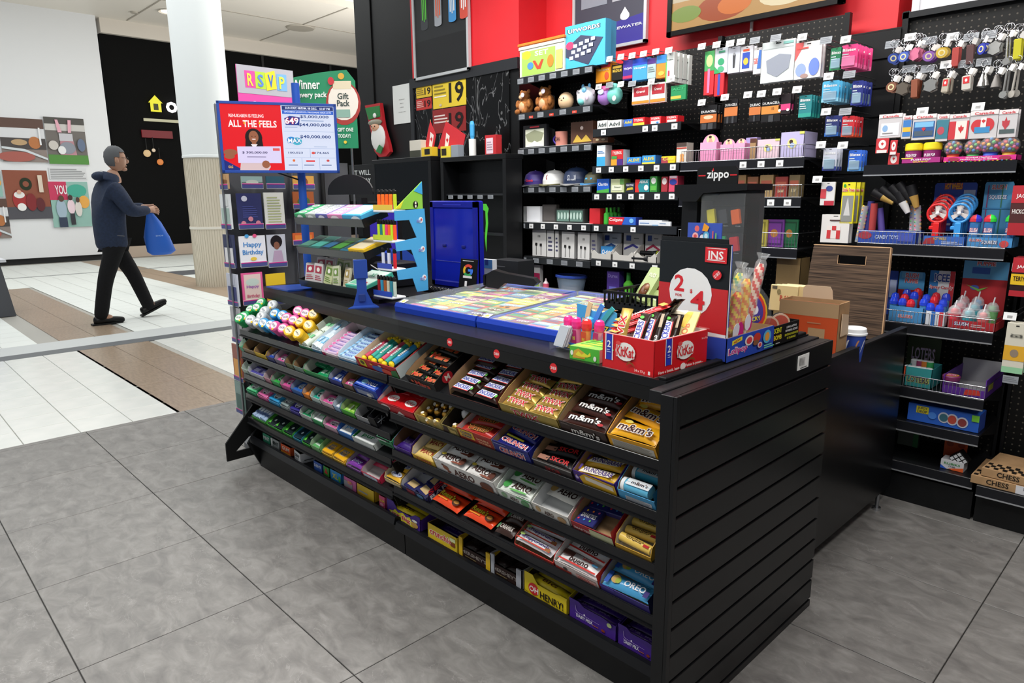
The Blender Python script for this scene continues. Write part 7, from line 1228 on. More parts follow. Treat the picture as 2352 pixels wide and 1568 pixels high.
# hooks and hanging packs
def hooks(U, pts, c='#eceeee', L=.3):
    for p in pts:
        cc = c if len(p) < 3 else 'clear_strip'; hook(U, xx_(p[0], p[1], 3.21), zz(p[0], p[1], 3.2)-.016, L, True, cc)
hooks(U2, [(1375, 139), (1400, 133), (1426, 128), (1452, 125), (1478, 121), (1506, 116), (1536, 113), (1375, 197), (1400, 193, 1), (1426, 191), (1452, 190, 1), (1496, 185), (1542, 178)])
hooks(U3, [(1612, 104), (1646, 100), (1677, 97), (1702, 93), (1734, 90, 1), (1782, 84, 1), (1843, 82), (1612, 233), (1665, 221), (1718, 215), (1749, 213), (1785, 208), (1831, 203)])
hooks(t4, [(1904, 92, 1), (1949, 90), (1910, 174), (1957, 170, 1), (1904, 255), (1948, 255, 1), (1892, 331), (1942, 332), (1884, 410)])
hooks(U5, [(2049, 99, 1), (2091, 82), (2135, 90, 1), (2188, 81), (2231, 82, 1), (2273, 76, 1), (2088, 155, 1), (2131, 155, 1), (2174, 145), (2219, 143, 1), (2260, 139, 1), (2119, 253), (2247, 242)])
hooks(U6, [(2340, 612), (2320, 725)])
def blx(c, c2, t_='Blistex'): return [('r', 0, 0, 1, .18, c2), tx(t_, '#f2f4f4', .78, .13), ('l', .08, .35, .6, .65, 3, '#c8d8dc')]
HG = [('condom_pack', 'orange and red pack, leftmost on the upper hooks', (1369, 143, 1402, 189), '#f0981c', [('r', 0, .72, 1, 1, '#c8242c'), ('e', .75, .3, .15, .2, '#c8502c'), tx('TROJAN', '#e8d8b0', .6, .1)], 3, .02), ('condom_pack', 'black and gold pack on the upper hooks', (1405, 148, 1430, 184), '#1c1a16', [tx('MAGNUM', '#c8a83a', .6, .2), ('r', .1, .75, .9, .9, '#a88a2c')], 3, .02), ('condom_pack', 'violet pack on the upper hooks', (1431, 138, 1453, 183), '#3a2a8c', [tx('TROJAN', '#d8d4f0', .55, .14), ('r', 0, .05, 1, .2, '#b82a5a')], 3, .02), ('condom_pack', 'sky blue pack on the upper hooks', (1453, 134, 1486, 184), '#3f9ae0', [('r', 0, .7, 1, 1, '#2448c0'), tx('TROJAN', '#e8f0fa', .55, .1)], 3, .02), ('condom_pack', 'grey green pack with a violet top on the upper hooks', (1487, 134, 1506, 180), '#a8c0c0', [('r', 0, .72, 1, 1, '#4a2a80'), ('l', .1, .3, .9, .6, 3, '#7a8a8a')], 2, .02), ('condom_pack', 'orange and blue pack on the upper hooks', (1508, 127, 1531, 179), '#f08a2c', [('r', 0, .65, 1, 1, '#3a8ad8'), ('e', .5, .2, .3, .1, '#f4b84a')], 2, .02),
 ('blade_pack', 'white and green upright pack at the right of the upper hooks', (1529, 120, 1548, 190), '#e2e8e4', [('r', 0, .05, .14, .9, '#5ab04a'), tx('Trident', '#3a4a44', .75, .05), ('r', .3, .15, .5, .4, '#c83a5a')], 4, .045), ('medicine_card', 'red and white hanging medicine box, left', (1452, 198, 1491, 240), '#e0dcd8', [('r', .1, .45, .95, .92, '#a82430'), tx('Gravol', '#ece4e0', .7, .14, .5), ('r', 0, .05, 1, .2, '#e88a2c')], 1, 0), ('medicine_card', 'red and white hanging medicine box, right', (1494, 190, 1528, 236), '#e0dcd8', [('r', .1, .45, .95, .92, '#a82430'), tx('Gravol', '#ece4e0', .7, .14, .5), ('r', 0, .05, 1, .2, '#e88a2c')], 1, 0), ('medicine_card', 'green hanging pack at the right of the second bay', (1541, 196, 1575, 230), '#1f8a54', [('r', 0, .1, .7, .3, '#c8b84a'), tx('ACT', '#3aa86a', .75, .2)], 1, 0)]
for nm, lb, r, c, A, n, dy in HG: good(nm, 'hanging pack', lb, r, 3.23, .016 if dy < .03 else .03, c, A, n=n, dy=dy, hang=True)
H3 = [('toothbrush_pack', 'green and red toothbrush pack with a pink handle', (1618, 118, 1640, 218), '#d82430', [('r', 0, .55, 1, 1, '#3f9a54'), ('e', .5, .78, .34, .14, '#b8e08a'), ('r', .35, .05, .6, .6, '#f07aa8'), tx('Colgate', '#f0d8d8', .02, .0001, .1)], 3), ('toothbrush_pack', 'second toothbrush pack with a blue handle', (1641, 168, 1662, 221), '#cc2430', [('r', .35, .05, .6, .95, '#3a4ab0')], 2), ('floss_pack', 'pale card with two green floss reels', (1642, 110, 1671, 168), '#c4ccd4', [('e', .5, .45, .25, .14, '#2f9a6a'), ('e', .5, .16, .25, .12, '#4aa87a'), ('r', .3, .8, .8, .88, '#4a9a7a'), ('p', [(0, 0), (.5, 0), (0, .3)], '#2fa05a')], 2), ('clipper_pack', 'pale card with a dark nail clipper', (1672, 108, 1699, 168), '#c2c6d0', [('p', [(.45, .2), (.6, .2), (.65, .7), (.4, .7)], '#3a3c40'), ('e', .52, .72, .1, .05, '#8a8c90')], 2), ('sanitizer_pack', 'white rounded bottle pack with a blue label', (1701, 106, 1729, 164), '#e4e4ea', [('r', .15, .12, .75, .75, '#2348b0'), ('e', .45, .4, .2, .14, '#f0b83a'), ('r', .2, .8, .7, .88, '#e8603a')], 2), ('bandage_pack', 'white and red bandage box', (1731, 110, 1748, 170), '#e2e0e0', [('t', 'BAND-AID', .3, .5, .7, .16, '#d83a34', None, 90), ('p', [(.5, .2), (1, .2), (1, .9), (.7, .9)], '#3a6ab8')], 2), ('mask_bag', 'large clear bag with a grey face mask', (1749, 94, 1824, 188), '#ccd4d4', [('r', .04, .82, .96, .84, '#b4bcbc'), ('p', [(.15, .55), (.55, .68), (.9, .62), (.85, .3), (.5, .12), (.2, .25)], '#8f95a2'), ('r', .65, .9, .95, .96, '#7fb8b0')], 2), ('insole_box', 'white box with red lettering and blue feet pictures', (1826, 96, 1886, 180), '#e8e4e4', [('p', [(0, .5), (.3, .9), (.3, 1), (0, 1)], '#e05a5a'), ('e', .25, .25, .2, .18, '#8fa4dc'), ('e', .75, .3, .2, .24, '#6a84d0'), ('e', .4, .08, .15, .06, '#a88a84'), ('r', .05, .82, .5, .86, '#e0504a')], 2),
 ('battery_pack', 'copper and black battery card, leftmost hook', (1609, 242, 1646, 297), '#17171a', [('r', 0, .28, 1, .62, '#c06a2c'), ('e', .5, .5, .3, .08, '#e8c0a0'), tx('DURACELL', '#f0f0f0', .74, .1, .9), ('r', .1, 0, .4, .25, '#3a3c40'), ('r', .5, 0, .8, .25, '#3a3c40')], 3), ('battery_pack', 'copper and black battery card on the second hook', (1664, 229, 1694, 283), '#17171a', [('r', 0, .3, 1, .68, '#c8743a'), tx('DURACELL', '#f0f0f0', .78, .1, .9), ('r', .2, 0, .35, .28, '#3a3c40'), ('r', .6, 0, .75, .28, '#3a3c40')], 1), ('battery_pack', 'narrow copper and black battery card', (1721, 229, 1747, 279), '#17171a', [('r', 0, .3, 1, .66, '#c8743a'), tx('DURAC', '#f0f0f0', .76, .12, .9), ('r', .4, 0, .55, .28, '#3a3c40')], 1), ('battery_pack', 'wide copper and black ten battery card', (1749, 226, 1793, 280), '#17171a', [('r', 0, .34, 1, .68, '#d0883a'), tx('DURACELL', '#f0f0f0', .8, .1, .9), tx('10', '#8a4a1c', .56, .12, .12, .6), ('r', .4, 0, .65, .28, '#3a3c40')], 1), ('lipstick_card', 'black and pink lip colour card', (1789, 216, 1816, 262), '#241c20', [('r', 0, .2, 1, .5, '#d03a78'), ('e', .1, .2, .12, .07, '#eeeeee'), ('e', .8, .2, .12, .07, '#eeeeee')], 2), ('lip_balm_card', 'teal lip balm card under the battery tags', (1835, 219, 1864, 269), '#1f7f84', blx(0, '#2a9a8c'), 4)]
for nm, lb, r, c, A, n in H3: good(nm, 'hanging pack', lb, r, 3.23, .01, c, A, n=n, dy=.028, hang=True)
H4 = [('green lip balm card at the top of the slatwall', (1907, 110, 1934, 161), '#1f7f54', '#2a9a5a', 1), ('pink lip balm card at the top right of the slatwall', (1931, 103, 1970, 156), '#e03a80', '#f06aa0', 6), ('light blue and yellow lip balm card, second row', (1888, 186, 1927, 234), '#4fb0dc', '#8fd0ea', 6), ('dark blue lip balm card, second row', (1956, 186, 1982, 241), '#1c2a80', '#2a3a9c', 4), ('navy lip balm card, third row', (1895, 266, 1927, 313), '#1c2a6c', '#2a6ac0', 2), ('red and orange lip balm card, third row', (1933, 267, 1962, 314), '#cc2430', '#e8502c', 4), ('white and navy lip care tube card, fourth row', (1890, 340, 1922, 392), '#c8ccda', '#2a3a8c', 3), ('bright blue lip balm card, fourth row', (1948, 345, 1979, 393), '#2a62c8', '#5a9ae0', 3)]
for lb, r, c, c2, n in H4: good('lip_balm_card', 'lip balm', lb, r, 3.23, .008, c, blx(0, c2), n=n, dy=.03, form='card', side=M('#a8c8dc', .15, 0, 0, .6) if 'pink' not in lb else M('#f08ab8', .2, 0, 0, .7), hang=True)
good('sticker_card', 'hanging pack', 'white and red lip card below the slatwall rows', (1885, 418, 1917, 472), 3.2, .008, '#dcdcdc', [('e', .6, .72, .25, .12, '#3a4a90'), ('r', 0, .3, .4, .7, '#c8404a'), ('r', .3, 0, 1, .2, '#b82a3c')], hang=True)
good('air_freshener', 'hanging pack', 'yellow and green air freshener card', (1932, 419, 1962, 514), 3.2, .01, '#e8dc22', [('r', .08, .05, .92, .68, '#8a8c8a'), ('p', [(.5, .65), (.25, .2), (.75, .2)], '#c8c8c8'), tx('Little Trees', '#d83a2c', .82, .08, .9, .5, '#f0e8e0'), ('e', .2, .92, .1, .04, '#2f9a3a')], n=3, dy=.05, hang=True)
good('snack_card', 'hanging pack', 'white pack with red flag blocks behind the wooden board', (1886, 493, 1950, 558), 3.2, .01, '#dedcda', [('r', .2, .15, .7, .6, '#e4dcd8'), ('r', .22, .15, .36, .45, '#c8383c'), ('r', .56, .15, .7, .45, '#c8383c'), ('r', .4, .45, .55, .6, '#c8383c'), ('l', .3, .75, .8, .85, 1, '#4a3030')], n=2, dy=.03, hang=True)
# fenced trays of the third bay
for a, b, y0_, lb in ((1608, 1645, 301, 'largest pink round topped lash box, left'), (1654, 1683, 306, 'middle pink round topped lash box'), (1684, 1710, 303, 'right pink round topped lash box')):
    t = good('lash_box', 'box', lb, (a, y0_+26, b, 372), 3.2, .05, '#e090b8', [('r', 0, .6, 1, 1, '#eaa8c8')], z0=zF+.044); W = xx_(b, 340, 3.2)-xx_(a, 340, 3.2)
    H = zz((a+b)/2, y0_+26, 3.2)-zF-.044; g = G(); g.prism([(W/2+W*.5*math.cos(math.pi*i/12), H-.01+W*.55*math.sin(math.pi*i/12)) for i in range(13)], .02, .023, '#e498bc', 'y'); g.to('round_top', t); art('portrait', t, FRONT(W*.2, .0195, H-.005), W*.6, W*.5, [('e', .5, .45, .45, .45, '#ead8a0'), ('e', .45, .7, .16, .14, '#3a2620'), ('p', [(.25, .1), (.4, .55), (.6, .55), (.75, .1)], '#c89a84')])
t = good('lash_box', 'box', 'lavender round topped box behind the tray', (1713, 316, 1738, 345), 3.28, .04, '#b0a4dc', (), z0=zF+.044)
for (a, b, y0_, c, ci, lb) in ((1738, 1790, 320, '#e2c4d0', '#f0e0e4', 'open pale pink carton in the fenced tray'), (1792, 1846, 303, '#bdb6dc', '#e8e8d8', 'open lavender carton standing in the fenced tray')):
    t = good('display_carton', 'carton', lb, (a, y0_, b, 372), 3.19, .14, c, [('e', .5, .55, .2, .2, '#e8dc8a'), ('e', .46, .62, .08, .08, '#3a2620'), ('e', .52, .48, .1, .1, '#9ab0d8'), ('r', .8, .9, 1, 1, '#d8dc6a')], z0=zF+.044, form='open')
good('makeup_stick', 'stick', 'brown cardboard stick leaning between the pink cartons', (1722, 318, 1734, 370), 3.18, .02, '#a8845c', [('r', 0, .8, 1, 1, '#5a2f24')], z0=zF+.044, rot=10)
for i, (a, b, c) in enumerate(((1690, 1712, '#9a7a50'), (1716, 1740, '#8a5a3c'), (1745, 1775, '#a88a5c'), (1780, 1808, '#9c3a34'), (1812, 1836, '#7a6a4a'))): good('tobacco_pack', 'packet', f'{["tan", "brown", "light tan", "dark red", "olive brown"][i]} packet behind the middle wire fence', (a, 402+4*(i % 2), b, 455), 3.2, .05, c, [('r', .1, .5, .9, .75, '#b8604a'), tx('RAW', '#d8c8a0', .3, .16, .5)], z0=zG+.044)
for a, b, c, c2, lb in ((1706, 1762, '#b8ac4a', '#8a8230', 'yellow rolling tray behind the lower wire fence'), (1757, 1800, '#7a3a9a', '#4a1f6a', 'purple rolling tray behind the lower wire fence'), (1794, 1832, '#1f6a44', '#124a2c', 'green glittery rolling tray behind the lower wire fence')): good('rolling_tray', 'tray', lb, (a, 504, b, 566), 3.2+.012*(a > 1750)+.012*(a > 1790), .01, c, [('r', .08, .08, .92, .92, c2), ('r', .14, .14, .86, .86, c), ('e', .5, .5, .2, .15, '#b87a3a')], z0=zH+.044)
good('display_carton', 'carton', 'dark kraft carton with green print on the low shelf', (1782, 592, 1838, 655), 3.2, .1, '#7a6440', [('r', .1, .3, .6, .6, '#3a7a4a'), ('e', .8, .35, .08, .08, '#2a2218')], z0=.705, form='open')
# key chains
def keychain(px, py, kind, c, n, label, ln=.07):
    X = xx_(px, py, 3.2); Z = zz(px, py, 3.2); k = ('kc', kind, c, ln)
    for i in range(n):
        L = T(X+.004*(i % 2)-.002, 3.19+.02*i, Z+.003*(i % 2)) @ R(random.uniform(-40, 40)) @ R(random.uniform(-5, 5), 'Y')
        if k in TPL: o = dupt(TPL[k], L, label+', behind'); o['group'] = label; continue
        o = thing('key_chain', label+', front', 'key chain', L, label); TPL[k] = o
        g = G(); g.tube([(.013*math.cos(.52*j), 0, .02+.013*math.sin(.52*j)) for j in range(13)], .0014, 'chrome', 5); g.to('ring', o)
        g = G(); g.tube([(.002*(-1)**j, .002*(j % 2), .007-.006*j) for j in range(5)], .0022, 'chrome', 5); g.to('chain', o)
        g = G(); zb = -.018
        if kind == 'disc': g.cyl((0, -.002, zb-.02), (0, .002, zb-.02), .02, .02, c, 16); art('disc_print', o, FRONT(-.012, -.0024, zb-.032), .024, .024, [('e', .5, .5, .5, .5, '#d8d0a0'), ('e', .5, .5, .3, .3, c)])
        elif kind == 'bar': g.box(-.011, .011, -.003, .003, zb-ln, zb, c, .002)
        elif kind == 'bell': g.lathe([(.014, zb-.045), (.011, zb-.03), (.006, zb-.012), (.003, zb)], c, 12)
        elif kind == 'tag': g.box(-.015, .015, -.003, .003, zb-.055, zb, c, .004); art('flag_print', o, FRONT(-.011, -.0034, zb-.03), .022, .024, [('r', 0, 0, 1, 1, '#c8282c'), ('e', .5, .5, .2, .24, '#f0e8e8')])
        elif kind == 'leaf': g.prism([(0, zb), (.012, zb-.008), (.022, zb-.012), (.018, zb-.026), (.022, zb-.04), (0, zb-.05), (-.022, zb-.04), (-.018, zb-.026), (-.022, zb-.012), (-.012, zb-.008)], -.003, .003, c, 'y')
        elif kind == 'long': g.tube([(0, 0, zb), (0, 0, zb-ln)], .004, c, 8); g.cyl((0, -.003, zb-ln-.012), (0, .003, zb-ln-.012), .013, .013, c, 12)
        g.to('charm', o)
        g = G(); g.box(.008, .024, -.001, 0, -.01, .012, '#e6e4e0'); g.to('price_ticket', o, R(25, 'Y'))
sv = M('#b9b9b6', .25, .8)
for a in [(2056, 112, 'disc', '#2f4a9a', 3, 'blue disc key chain on the top left hook'), (2080, 108, 'disc', '#3f5ab0', 2, 'blue and yellow disc key chain beside the first'), (2108, 98, 'leaf', '#c86a8a', 4, 'row of pink and silver heart key chains'), (2140, 106, 'disc', '#8a5ab0', 3, 'purple disc key chain on the top row'), (2168, 98, 'disc', '#c8a83a', 2, 'yellow disc key chain on the top row'), (2200, 98, 'bar', '#a83a34', 3, 'red and silver figure key chain'), (2232, 92, 'bar', '#6a4a4a', 3, 'dark figure key chain on the top row'), (2262, 88, 'disc', '#2a3aa8', 2, 'blue round key chain near the top right'), (2292, 82, 'leaf', sv, 3, 'silver chain bundle at the top right'), (2318, 76, 'long', sv, 2, 'long silver clip key chain at the top right'),
          (2342, 78, 'bar', '#d8d22c', 3, 'yellow rubber key chain at the right edge'), (2052, 178, 'disc', '#7a4a34', 3, 'brown disc key chain, second row'), (2077, 178, 'leaf', '#6a6258', 3, 'dark grey leaf key chain, second row'), (2104, 172, 'bar', '#8a4a30', 4, 'brown rectangular key chain, second row'), (2140, 170, 'leaf', sv, 3, 'silver shield key chain with red print'), (2180, 168, 'tag', '#b0a898', 3, 'beige tag key chain, second row'), (2224, 162, 'tag', '#c4c0b8', 3, 'silver opener key chain with a red flag'), (2262, 158, 'bell', sv, 3, 'silver bell key chain, second row'), (2292, 160, 'bell', '#8a8682', 3, 'dark silver bell key chain, second row'), (2318, 152, 'long', sv, 3, 'long silver opener key chain, second row'), (2340, 150, 'long', '#a8a49c', 2, 'long brushed opener key chain at the right edge')]: keychain(*a)
# souvenir packs
leaf = lambda x, y, s, c: ('p', [(x, y+s), (x+s*.25, y+s*.5), (x+s*.7, y+s*.55), (x+s*.6, y), (x+s*.2, y-s*.3), (x, y-s*.7), (x-s*.2, y-s*.3), (x-s*.6, y), (x-s*.7, y+s*.55), (x-s*.25, y+s*.5)], c)
cn_ = [('r', 0, .84, 1, 1, '#e6dede'), tx('Canada', '#c8303a', .9, .1, .7)]
for lb, r, A in (('white stamp souvenir pack, leftmost', (2018, 262, 2071, 317), [('r', .12, .1, .9, .62, '#e4e4ea'), ('e', .3, .4, .12, .14, '#8ab0d8'), ('l', .2, .15, .8, .25, 1, '#888888')]), ('narrow blue and yellow souvenir pack', (2072, 266, 2093, 319), [('r', .1, .1, .95, .8, '#3a7ac0'), ('r', .1, .3, .95, .5, '#e8b83a')]), ('postcard magnet souvenir pack with a skyline', (2096, 263, 2149, 321), [('r', .05, .1, .95, .72, '#2a5a9a'), ('r', .1, .5, .9, .7, '#7ab8e0'), ('r', .1, .15, .9, .35, '#4a5a6a'), leaf(.5, .4, .12, '#c8303a')]), ('narrow teal souvenir pack', (2151, 263, 2178, 325), [('r', 0, .1, 1, .8, '#3a7a8c'), ('e', .4, .4, .3, .15, '#b84a5a')]), ('red and white flag souvenir pack', (2180, 262, 2225, 321), [('r', 0, .02, .35, .72, '#c8323a'), ('r', .35, .02, 1, .72, '#e6dfd6'), ('r', .9, .02, 1, .72, '#c8323a'), leaf(.62, .38, .2, '#c82a30')]), ('heart skyline souvenir pack', (2227, 254, 2291, 318), [('e', .3, .45, .24, .24, '#c8323a'), ('e', .65, .48, .24, .24, '#c8323a'), ('r', .2, .2, .75, .42, '#3a8ac0'), ('r', .4, .4, .6, .75, '#e8e2e0'), leaf(.5, .6, .1, '#c82a30')]), ('red leaf souvenir pack at the right edge', (2293, 252, 2336, 316), [leaf(.4, .45, .3, '#b83a44'), ('r', .1, .15, .9, .3, '#4a5a5c')])):
    good('souvenir_pack', 'souvenir', lb, r, 3.2, .006, '#c9c6c8', A+cn_, n=2, dy=.03, hang=True, group='souvenir packs')
for i, (a, b, y0_) in enumerate(((2012, 2040, 318), (2044, 2060, 322), (2040, 2064, 352))): good('flag_sticker', 'sticker card', f'red and white maple leaf sticker card, {["left", "upper right", "lower right"][i]}', (a, y0_, b, y0_+34), 3.18+.01*i, .003, '#c8323a', [('e', .5, .6, .3, .3, '#ece6e4'), leaf(.5, .6, .16, '#c8282c'), ('r', .1, .02, .9, .22, '#e6e0de')], rot=6)
zs = zI+.043
t = good('display_carton', 'carton', 'magenta and yellow carton of yellow lidded gum jars', (2070, 362, 2160, 384), 3.18, .08, '#a82a80', [tx('PUSH POP', '#f0ecf4', .65, .3, .5), tx('GUMMY', '#e8d83a', .3, .26, .4), ('r', 0, .85, .3, 1, '#e8d84a')], z0=zs, form='open')
for i, px in enumerate((2098, 2140)):
    X = xx_(px, 355, 3.22); o = thing('gum_jar', ['left', 'right'][i]+' gum jar with a yellow lid in the magenta carton', 'jar', T(X, 3.225, zs+.003), 'yellow lidded gum jars'); g = G(); g.lathe([(.0001, 0), (.031, 0), (.031, .05)], '#8a1f6a', 18); g.to('jar', o); g = G(); g.lathe([(.033, .05), (.034, .055), (.033, .075), (.028, .079), (.0001, .079)], '#f2dc1c', 18); g.to('lid', o); art('lettering', o, FRONT(-.02, -.0316, .02), .04, .02, [tx('PUSH POP', '#f0ecf4', .5, .6, .95)])
good('display_carton', 'carton', 'bright pink carton of gumball machines', (2165, 360, 2334, 384), 3.18, .08, '#d8288c', [tx('Gumball Machine', '#f4eaf2', .74, .26, .36), tx('Machine a Boules de Gomme', '#f4eaf2', .42, .22, .5), ('e', .15, .5, .08, .36, '#a82a4a'), ('e', .85, .5, .08, .36, '#a82a4a')]+[('e', .04+.06*i, .08, .014, .08, ['#e8d83a', '#3a8ad0', '#4ab84a', '#e8842c'][i % 4]) for i in range(16)], z0=zs, form='open')
bcs = ['#d8303a', '#e8c83a', '#3a8ad0', '#4ab05a', '#e86aa0', '#e8842c', '#6a4ab0']
def gumdome(X, Y, Z, r, label, base, nb=26):
    t = thing('gumball_machine', label, 'gumball machine', T(X, Y, Z), 'gumball machines')
    g = G(); g.lathe([(r*.75, 0), (r*.6, r*.5), (r*.7, r*.62)], base, 14); g.to('base', t)
    g = G()
    for i in range(nb): a = i*2.4; q = (i+.5)/nb; ph = math.acos(1-1.7*q); g.ball((r*.72*math.sin(ph)*math.cos(a), r*.72*math.sin(ph)*math.sin(a), r*1.35+r*.72*math.cos(ph)), r*.19, r*.19, r*.19, bcs[i % 7], 6, 4)
    o = g.to('gumballs', t); o['kind'] = 'stuff'
    g = G(); g.ball((0, 0, r*1.35), r, r, r, M('#f0f4f6', .04, 0, 0, .14), 14, 8); g.to('dome', t)
for i, (px, c) in enumerate(((2190, '#d8502c'), (2236, '#3aa050'), (2276, '#2a50c0'), (2318, '#c8a02c'))): gumdome(xx_(px, 345, 3.22), 3.22, zs+.01, .034 if i != 2 else .038, f'gumball machine with a {["red orange", "green", "blue", "gold"][i]} base, {["left", "second", "third", "right"][i]}', c)
# tray of fans and tubes
zs = zJ+.043
for i, (px, py, c, kind) in enumerate(((1978, 480, '#d84a8a', 0), (1992, 470, '#3a3f8a', 1), (2008, 475, '#a83a3a', 1), (2100, 478, '#e86a9a', 0), (2116, 480, '#4a9ad0', 0), (2030, 485, '#5a4a9a', 1))):
    X = xx_(px, py, 3.22); h = zz(px, py-8, 3.22)-zs; o = thing('candy_tube', f'{["pink dotted", "dark blue", "dark red", "rainbow dotted", "blue dotted", "violet"][i]} candy tube behind the chrome fence', 'candy tube', T(X, 3.22+.02*(i % 2), zs) @ R(6-3*i, 'Y'), 'candy tubes in the fan tray')
    g = G(); g.cyl((0, 0, 0), (0, 0, h), .014, .014, c if kind else M('#dfe4e8', .1, 0, 0, .4), 12); g.to('tube', o)
    if not kind:
        g = G()
        for j in range(30): a = j*2.1; g.ball((.0105*math.cos(a), .0105*math.sin(a), h*(j+.5)/30), .005, .005, .005, bcs[j % 7], 6, 4)
        q = g.to('candies', o); q['kind'] = 'stuff'
for i, (px, py, c) in enumerate(((2028, 452, '#b8964a'), (2044, 448, '#1a1a1c'), (2064, 446, '#b8964a'), (2078, 442, '#1a1a1c'), (2074, 464, '#d8d8d8'), (2098, 450, '#b08a44'))):
    p = ay(px, py, 3.2); o = thing('candy_microphone', f'{["gold", "black", "second gold", "second black", "white", "rear gold"][i]} cone capped candy toy in the fan tray', 'toy', T(*p) @ R(-60+8*i, 'Y') @ R(-20), 'cone capped candy toys')
    g = G(); g.cyl((0, 0, -.05), (0, 0, .0), .01, .018, c, 12); g.cyl((0, 0, 0), (0, 0, .045), .018, .02, '#16161a', 12); g.to('cone', o); o.location.z = max(o.location.z, zs+.06)
for i, (px, c, nm) in enumerate(((2154, '#dc2a2c', 'red'), (2204, '#3f98e0', 'sky blue'))):
    X = xx_(px, 490, 3.19); o = thing('candy_fan', f'{nm} ringed hand fan toy with a round head', 'toy fan', T(X, 3.19, zs+.0), 'candy hand fans'); zc_ = zz(px, 490, 3.19)-zs
    g = G(); g.T = T(0, 0, zc_); pr = []
    for j in range(20): a0, a1 = 6.2832*j/20, 6.2832*(j+1)/20; g.cyl((.036*math.cos(a0), 0, .036*math.sin(a0)), (.036*math.cos(a1), 0, .036*math.sin(a1)), .005, .005, M(c, .25), 8)
    g.to('ring', o)
    for j in range(3): g = G(); g.T = T(0, 0, zc_) @ R(120*j+20, 'Y'); g.prism([(.004, -.004), (.028, -.012), (.031, .006), (.006, .006)], -.001, .001, '#d8d0cc', 'y'); g.to('blade', o)
    g = G(); g.ball((0, -.004, zc_), .008, .006, .008, '#e6e6ea', 10, 6); g.to('hub', o)
    g = G(); g.box(-.011, .011, -.008, .012, 0, zc_-.036, M(c, .25), .004); g.box(-.026, -.01, -.004, .006, zc_-.065, zc_-.05, M(c, .25), .003); g.to('handle', o)
    for k in range(1, 4): d_ = dupt(o, T(X, 3.19+.028*k, zs+.012*k), f'{nm} ringed hand fan toy behind the front one'); d_['group'] = nm+' hand fans'
    o['group'] = nm+' hand fans'
good('header_card', 'sign', 'blue header card with flame lettering behind the fans', (2146, 420, 2243, 475), 3.32, .003, '#2a4cb0', [('r', .7, .3, .97, .85, '#c8d0e8'), ('p', [(.05, .4), (.3, .6), (.15, .8)], '#a82a34'), tx('HOT WHEELS', '#e8b83a', .93, .12, .4, .45, '#d83a2c'), ('l', .1, .1, .6, .2, 1, '#dfe4f4')], z0=zz(2190, 475, 3.32)-.1, form='flat')
good('display_carton', 'carton', 'blue candy carton with lettering at the left of the fan tray', (1971, 530, 2105, 556), 3.18, .1, '#2f4fae', [('e', .12, .6, .12, .3, '#a83a4a'), tx('CANDY TOYS', '#c8d4ee', .5, .3, .4), ('r', .7, .2, .95, .8, '#4a5ab8')], z0=zs, form='open'); good('display_carton', 'carton', 'blue and red fan carton with lettering', (2120, 543, 2216, 564), 3.18, .1, '#3a6ac0', [('p', [(0, .1), (.3, .2), (.25, .9), (.05, .7)], '#a8323a'), tx('HOT WHEELS', '#e8c03a', .75, .3, .3, .4), ('l', .45, .15, .95, .5, 2, '#d8e0f4')], z0=zs, form='open'); good('display_carton', 'carton', 'light blue slush carton at the right of the fan tray', (2220, 546, 2326, 574), 3.18, .1, '#4a94d0', [tx('SLUSH', '#c8303a', .7, .26, .26, .18, '#f0f0f4'), tx('SQUEEZE', '#f0f4fa', .5, .4, .34, .5, '#2a3a8a'), ('e', .82, .4, .1, .35, '#d84a4a')], z0=zs, form='open')
good('header_card', 'sign', 'light blue slush header card with wavy straws', (2256, 418, 2322, 545), 3.3, .003, '#4f9ccc', [tx('SLUSH', '#c84050', .92, .07, .5, .5, '#e8f0f4'), tx('SQUEEZE', '#e8f0fa', .76, .07, .6, .5, '#2a3a8a'), ('r', .12, .2, .16, .95, '#8a3a6a'), ('r', .62, .2, .66, .95, '#3a7a5a'), ('r', 0, .58, 1, .6, '#3a86ba')], z0=zs, form='flat')
for i, (px, c1, c2) in enumerate(((2240, '#c8303a', '#3a3ac8'), (2273, '#c8303a', '#3ae04a'), (2320, '#3ad04a', '#3ad04a'))):
    X = xx_(px, 520, 3.2); o = thing('slush_cup', f'slush candy cup with a {["red and blue", "red and green", "green"][i]} lid', 'candy cup', T(X, 3.2+.02*(i == 2), zs+.002), 'slush candy cups'); H = zz(px, 510, 3.2)-zs; g = G(); g.lathe([(.0001, 0), (.016, 0), (.019, H)], '#3a78b0', 14); g.to('cup', o)
    for s_, c in ((0, c1), (1, c2)): g = G(); g.lathe([(.022, H), (.021, H+.012), (.012, H+.024), (.0001, H+.028)], M(c, .2), 14); g.v = g.v; me = g.mesh('lid'); bm = bmesh.new(); bm.from_mesh(me); bmesh.ops.delete(bm, geom=[f for f in bm.faces if (f.calc_center_median().x > 0) == (s_ == 0)], context='FACES'); bm.to_mesh(me); bm.free(); link('half_lid', me, o)
    art('label', o, FRONT(-.014, -.0195, .01), .028, H*.8, [('r', 0, 0, 1, 1, '#2a6aa8'), tx('SLUSH', '#e8e0e8', .7, .2, .9, .5, '#c8303a')])
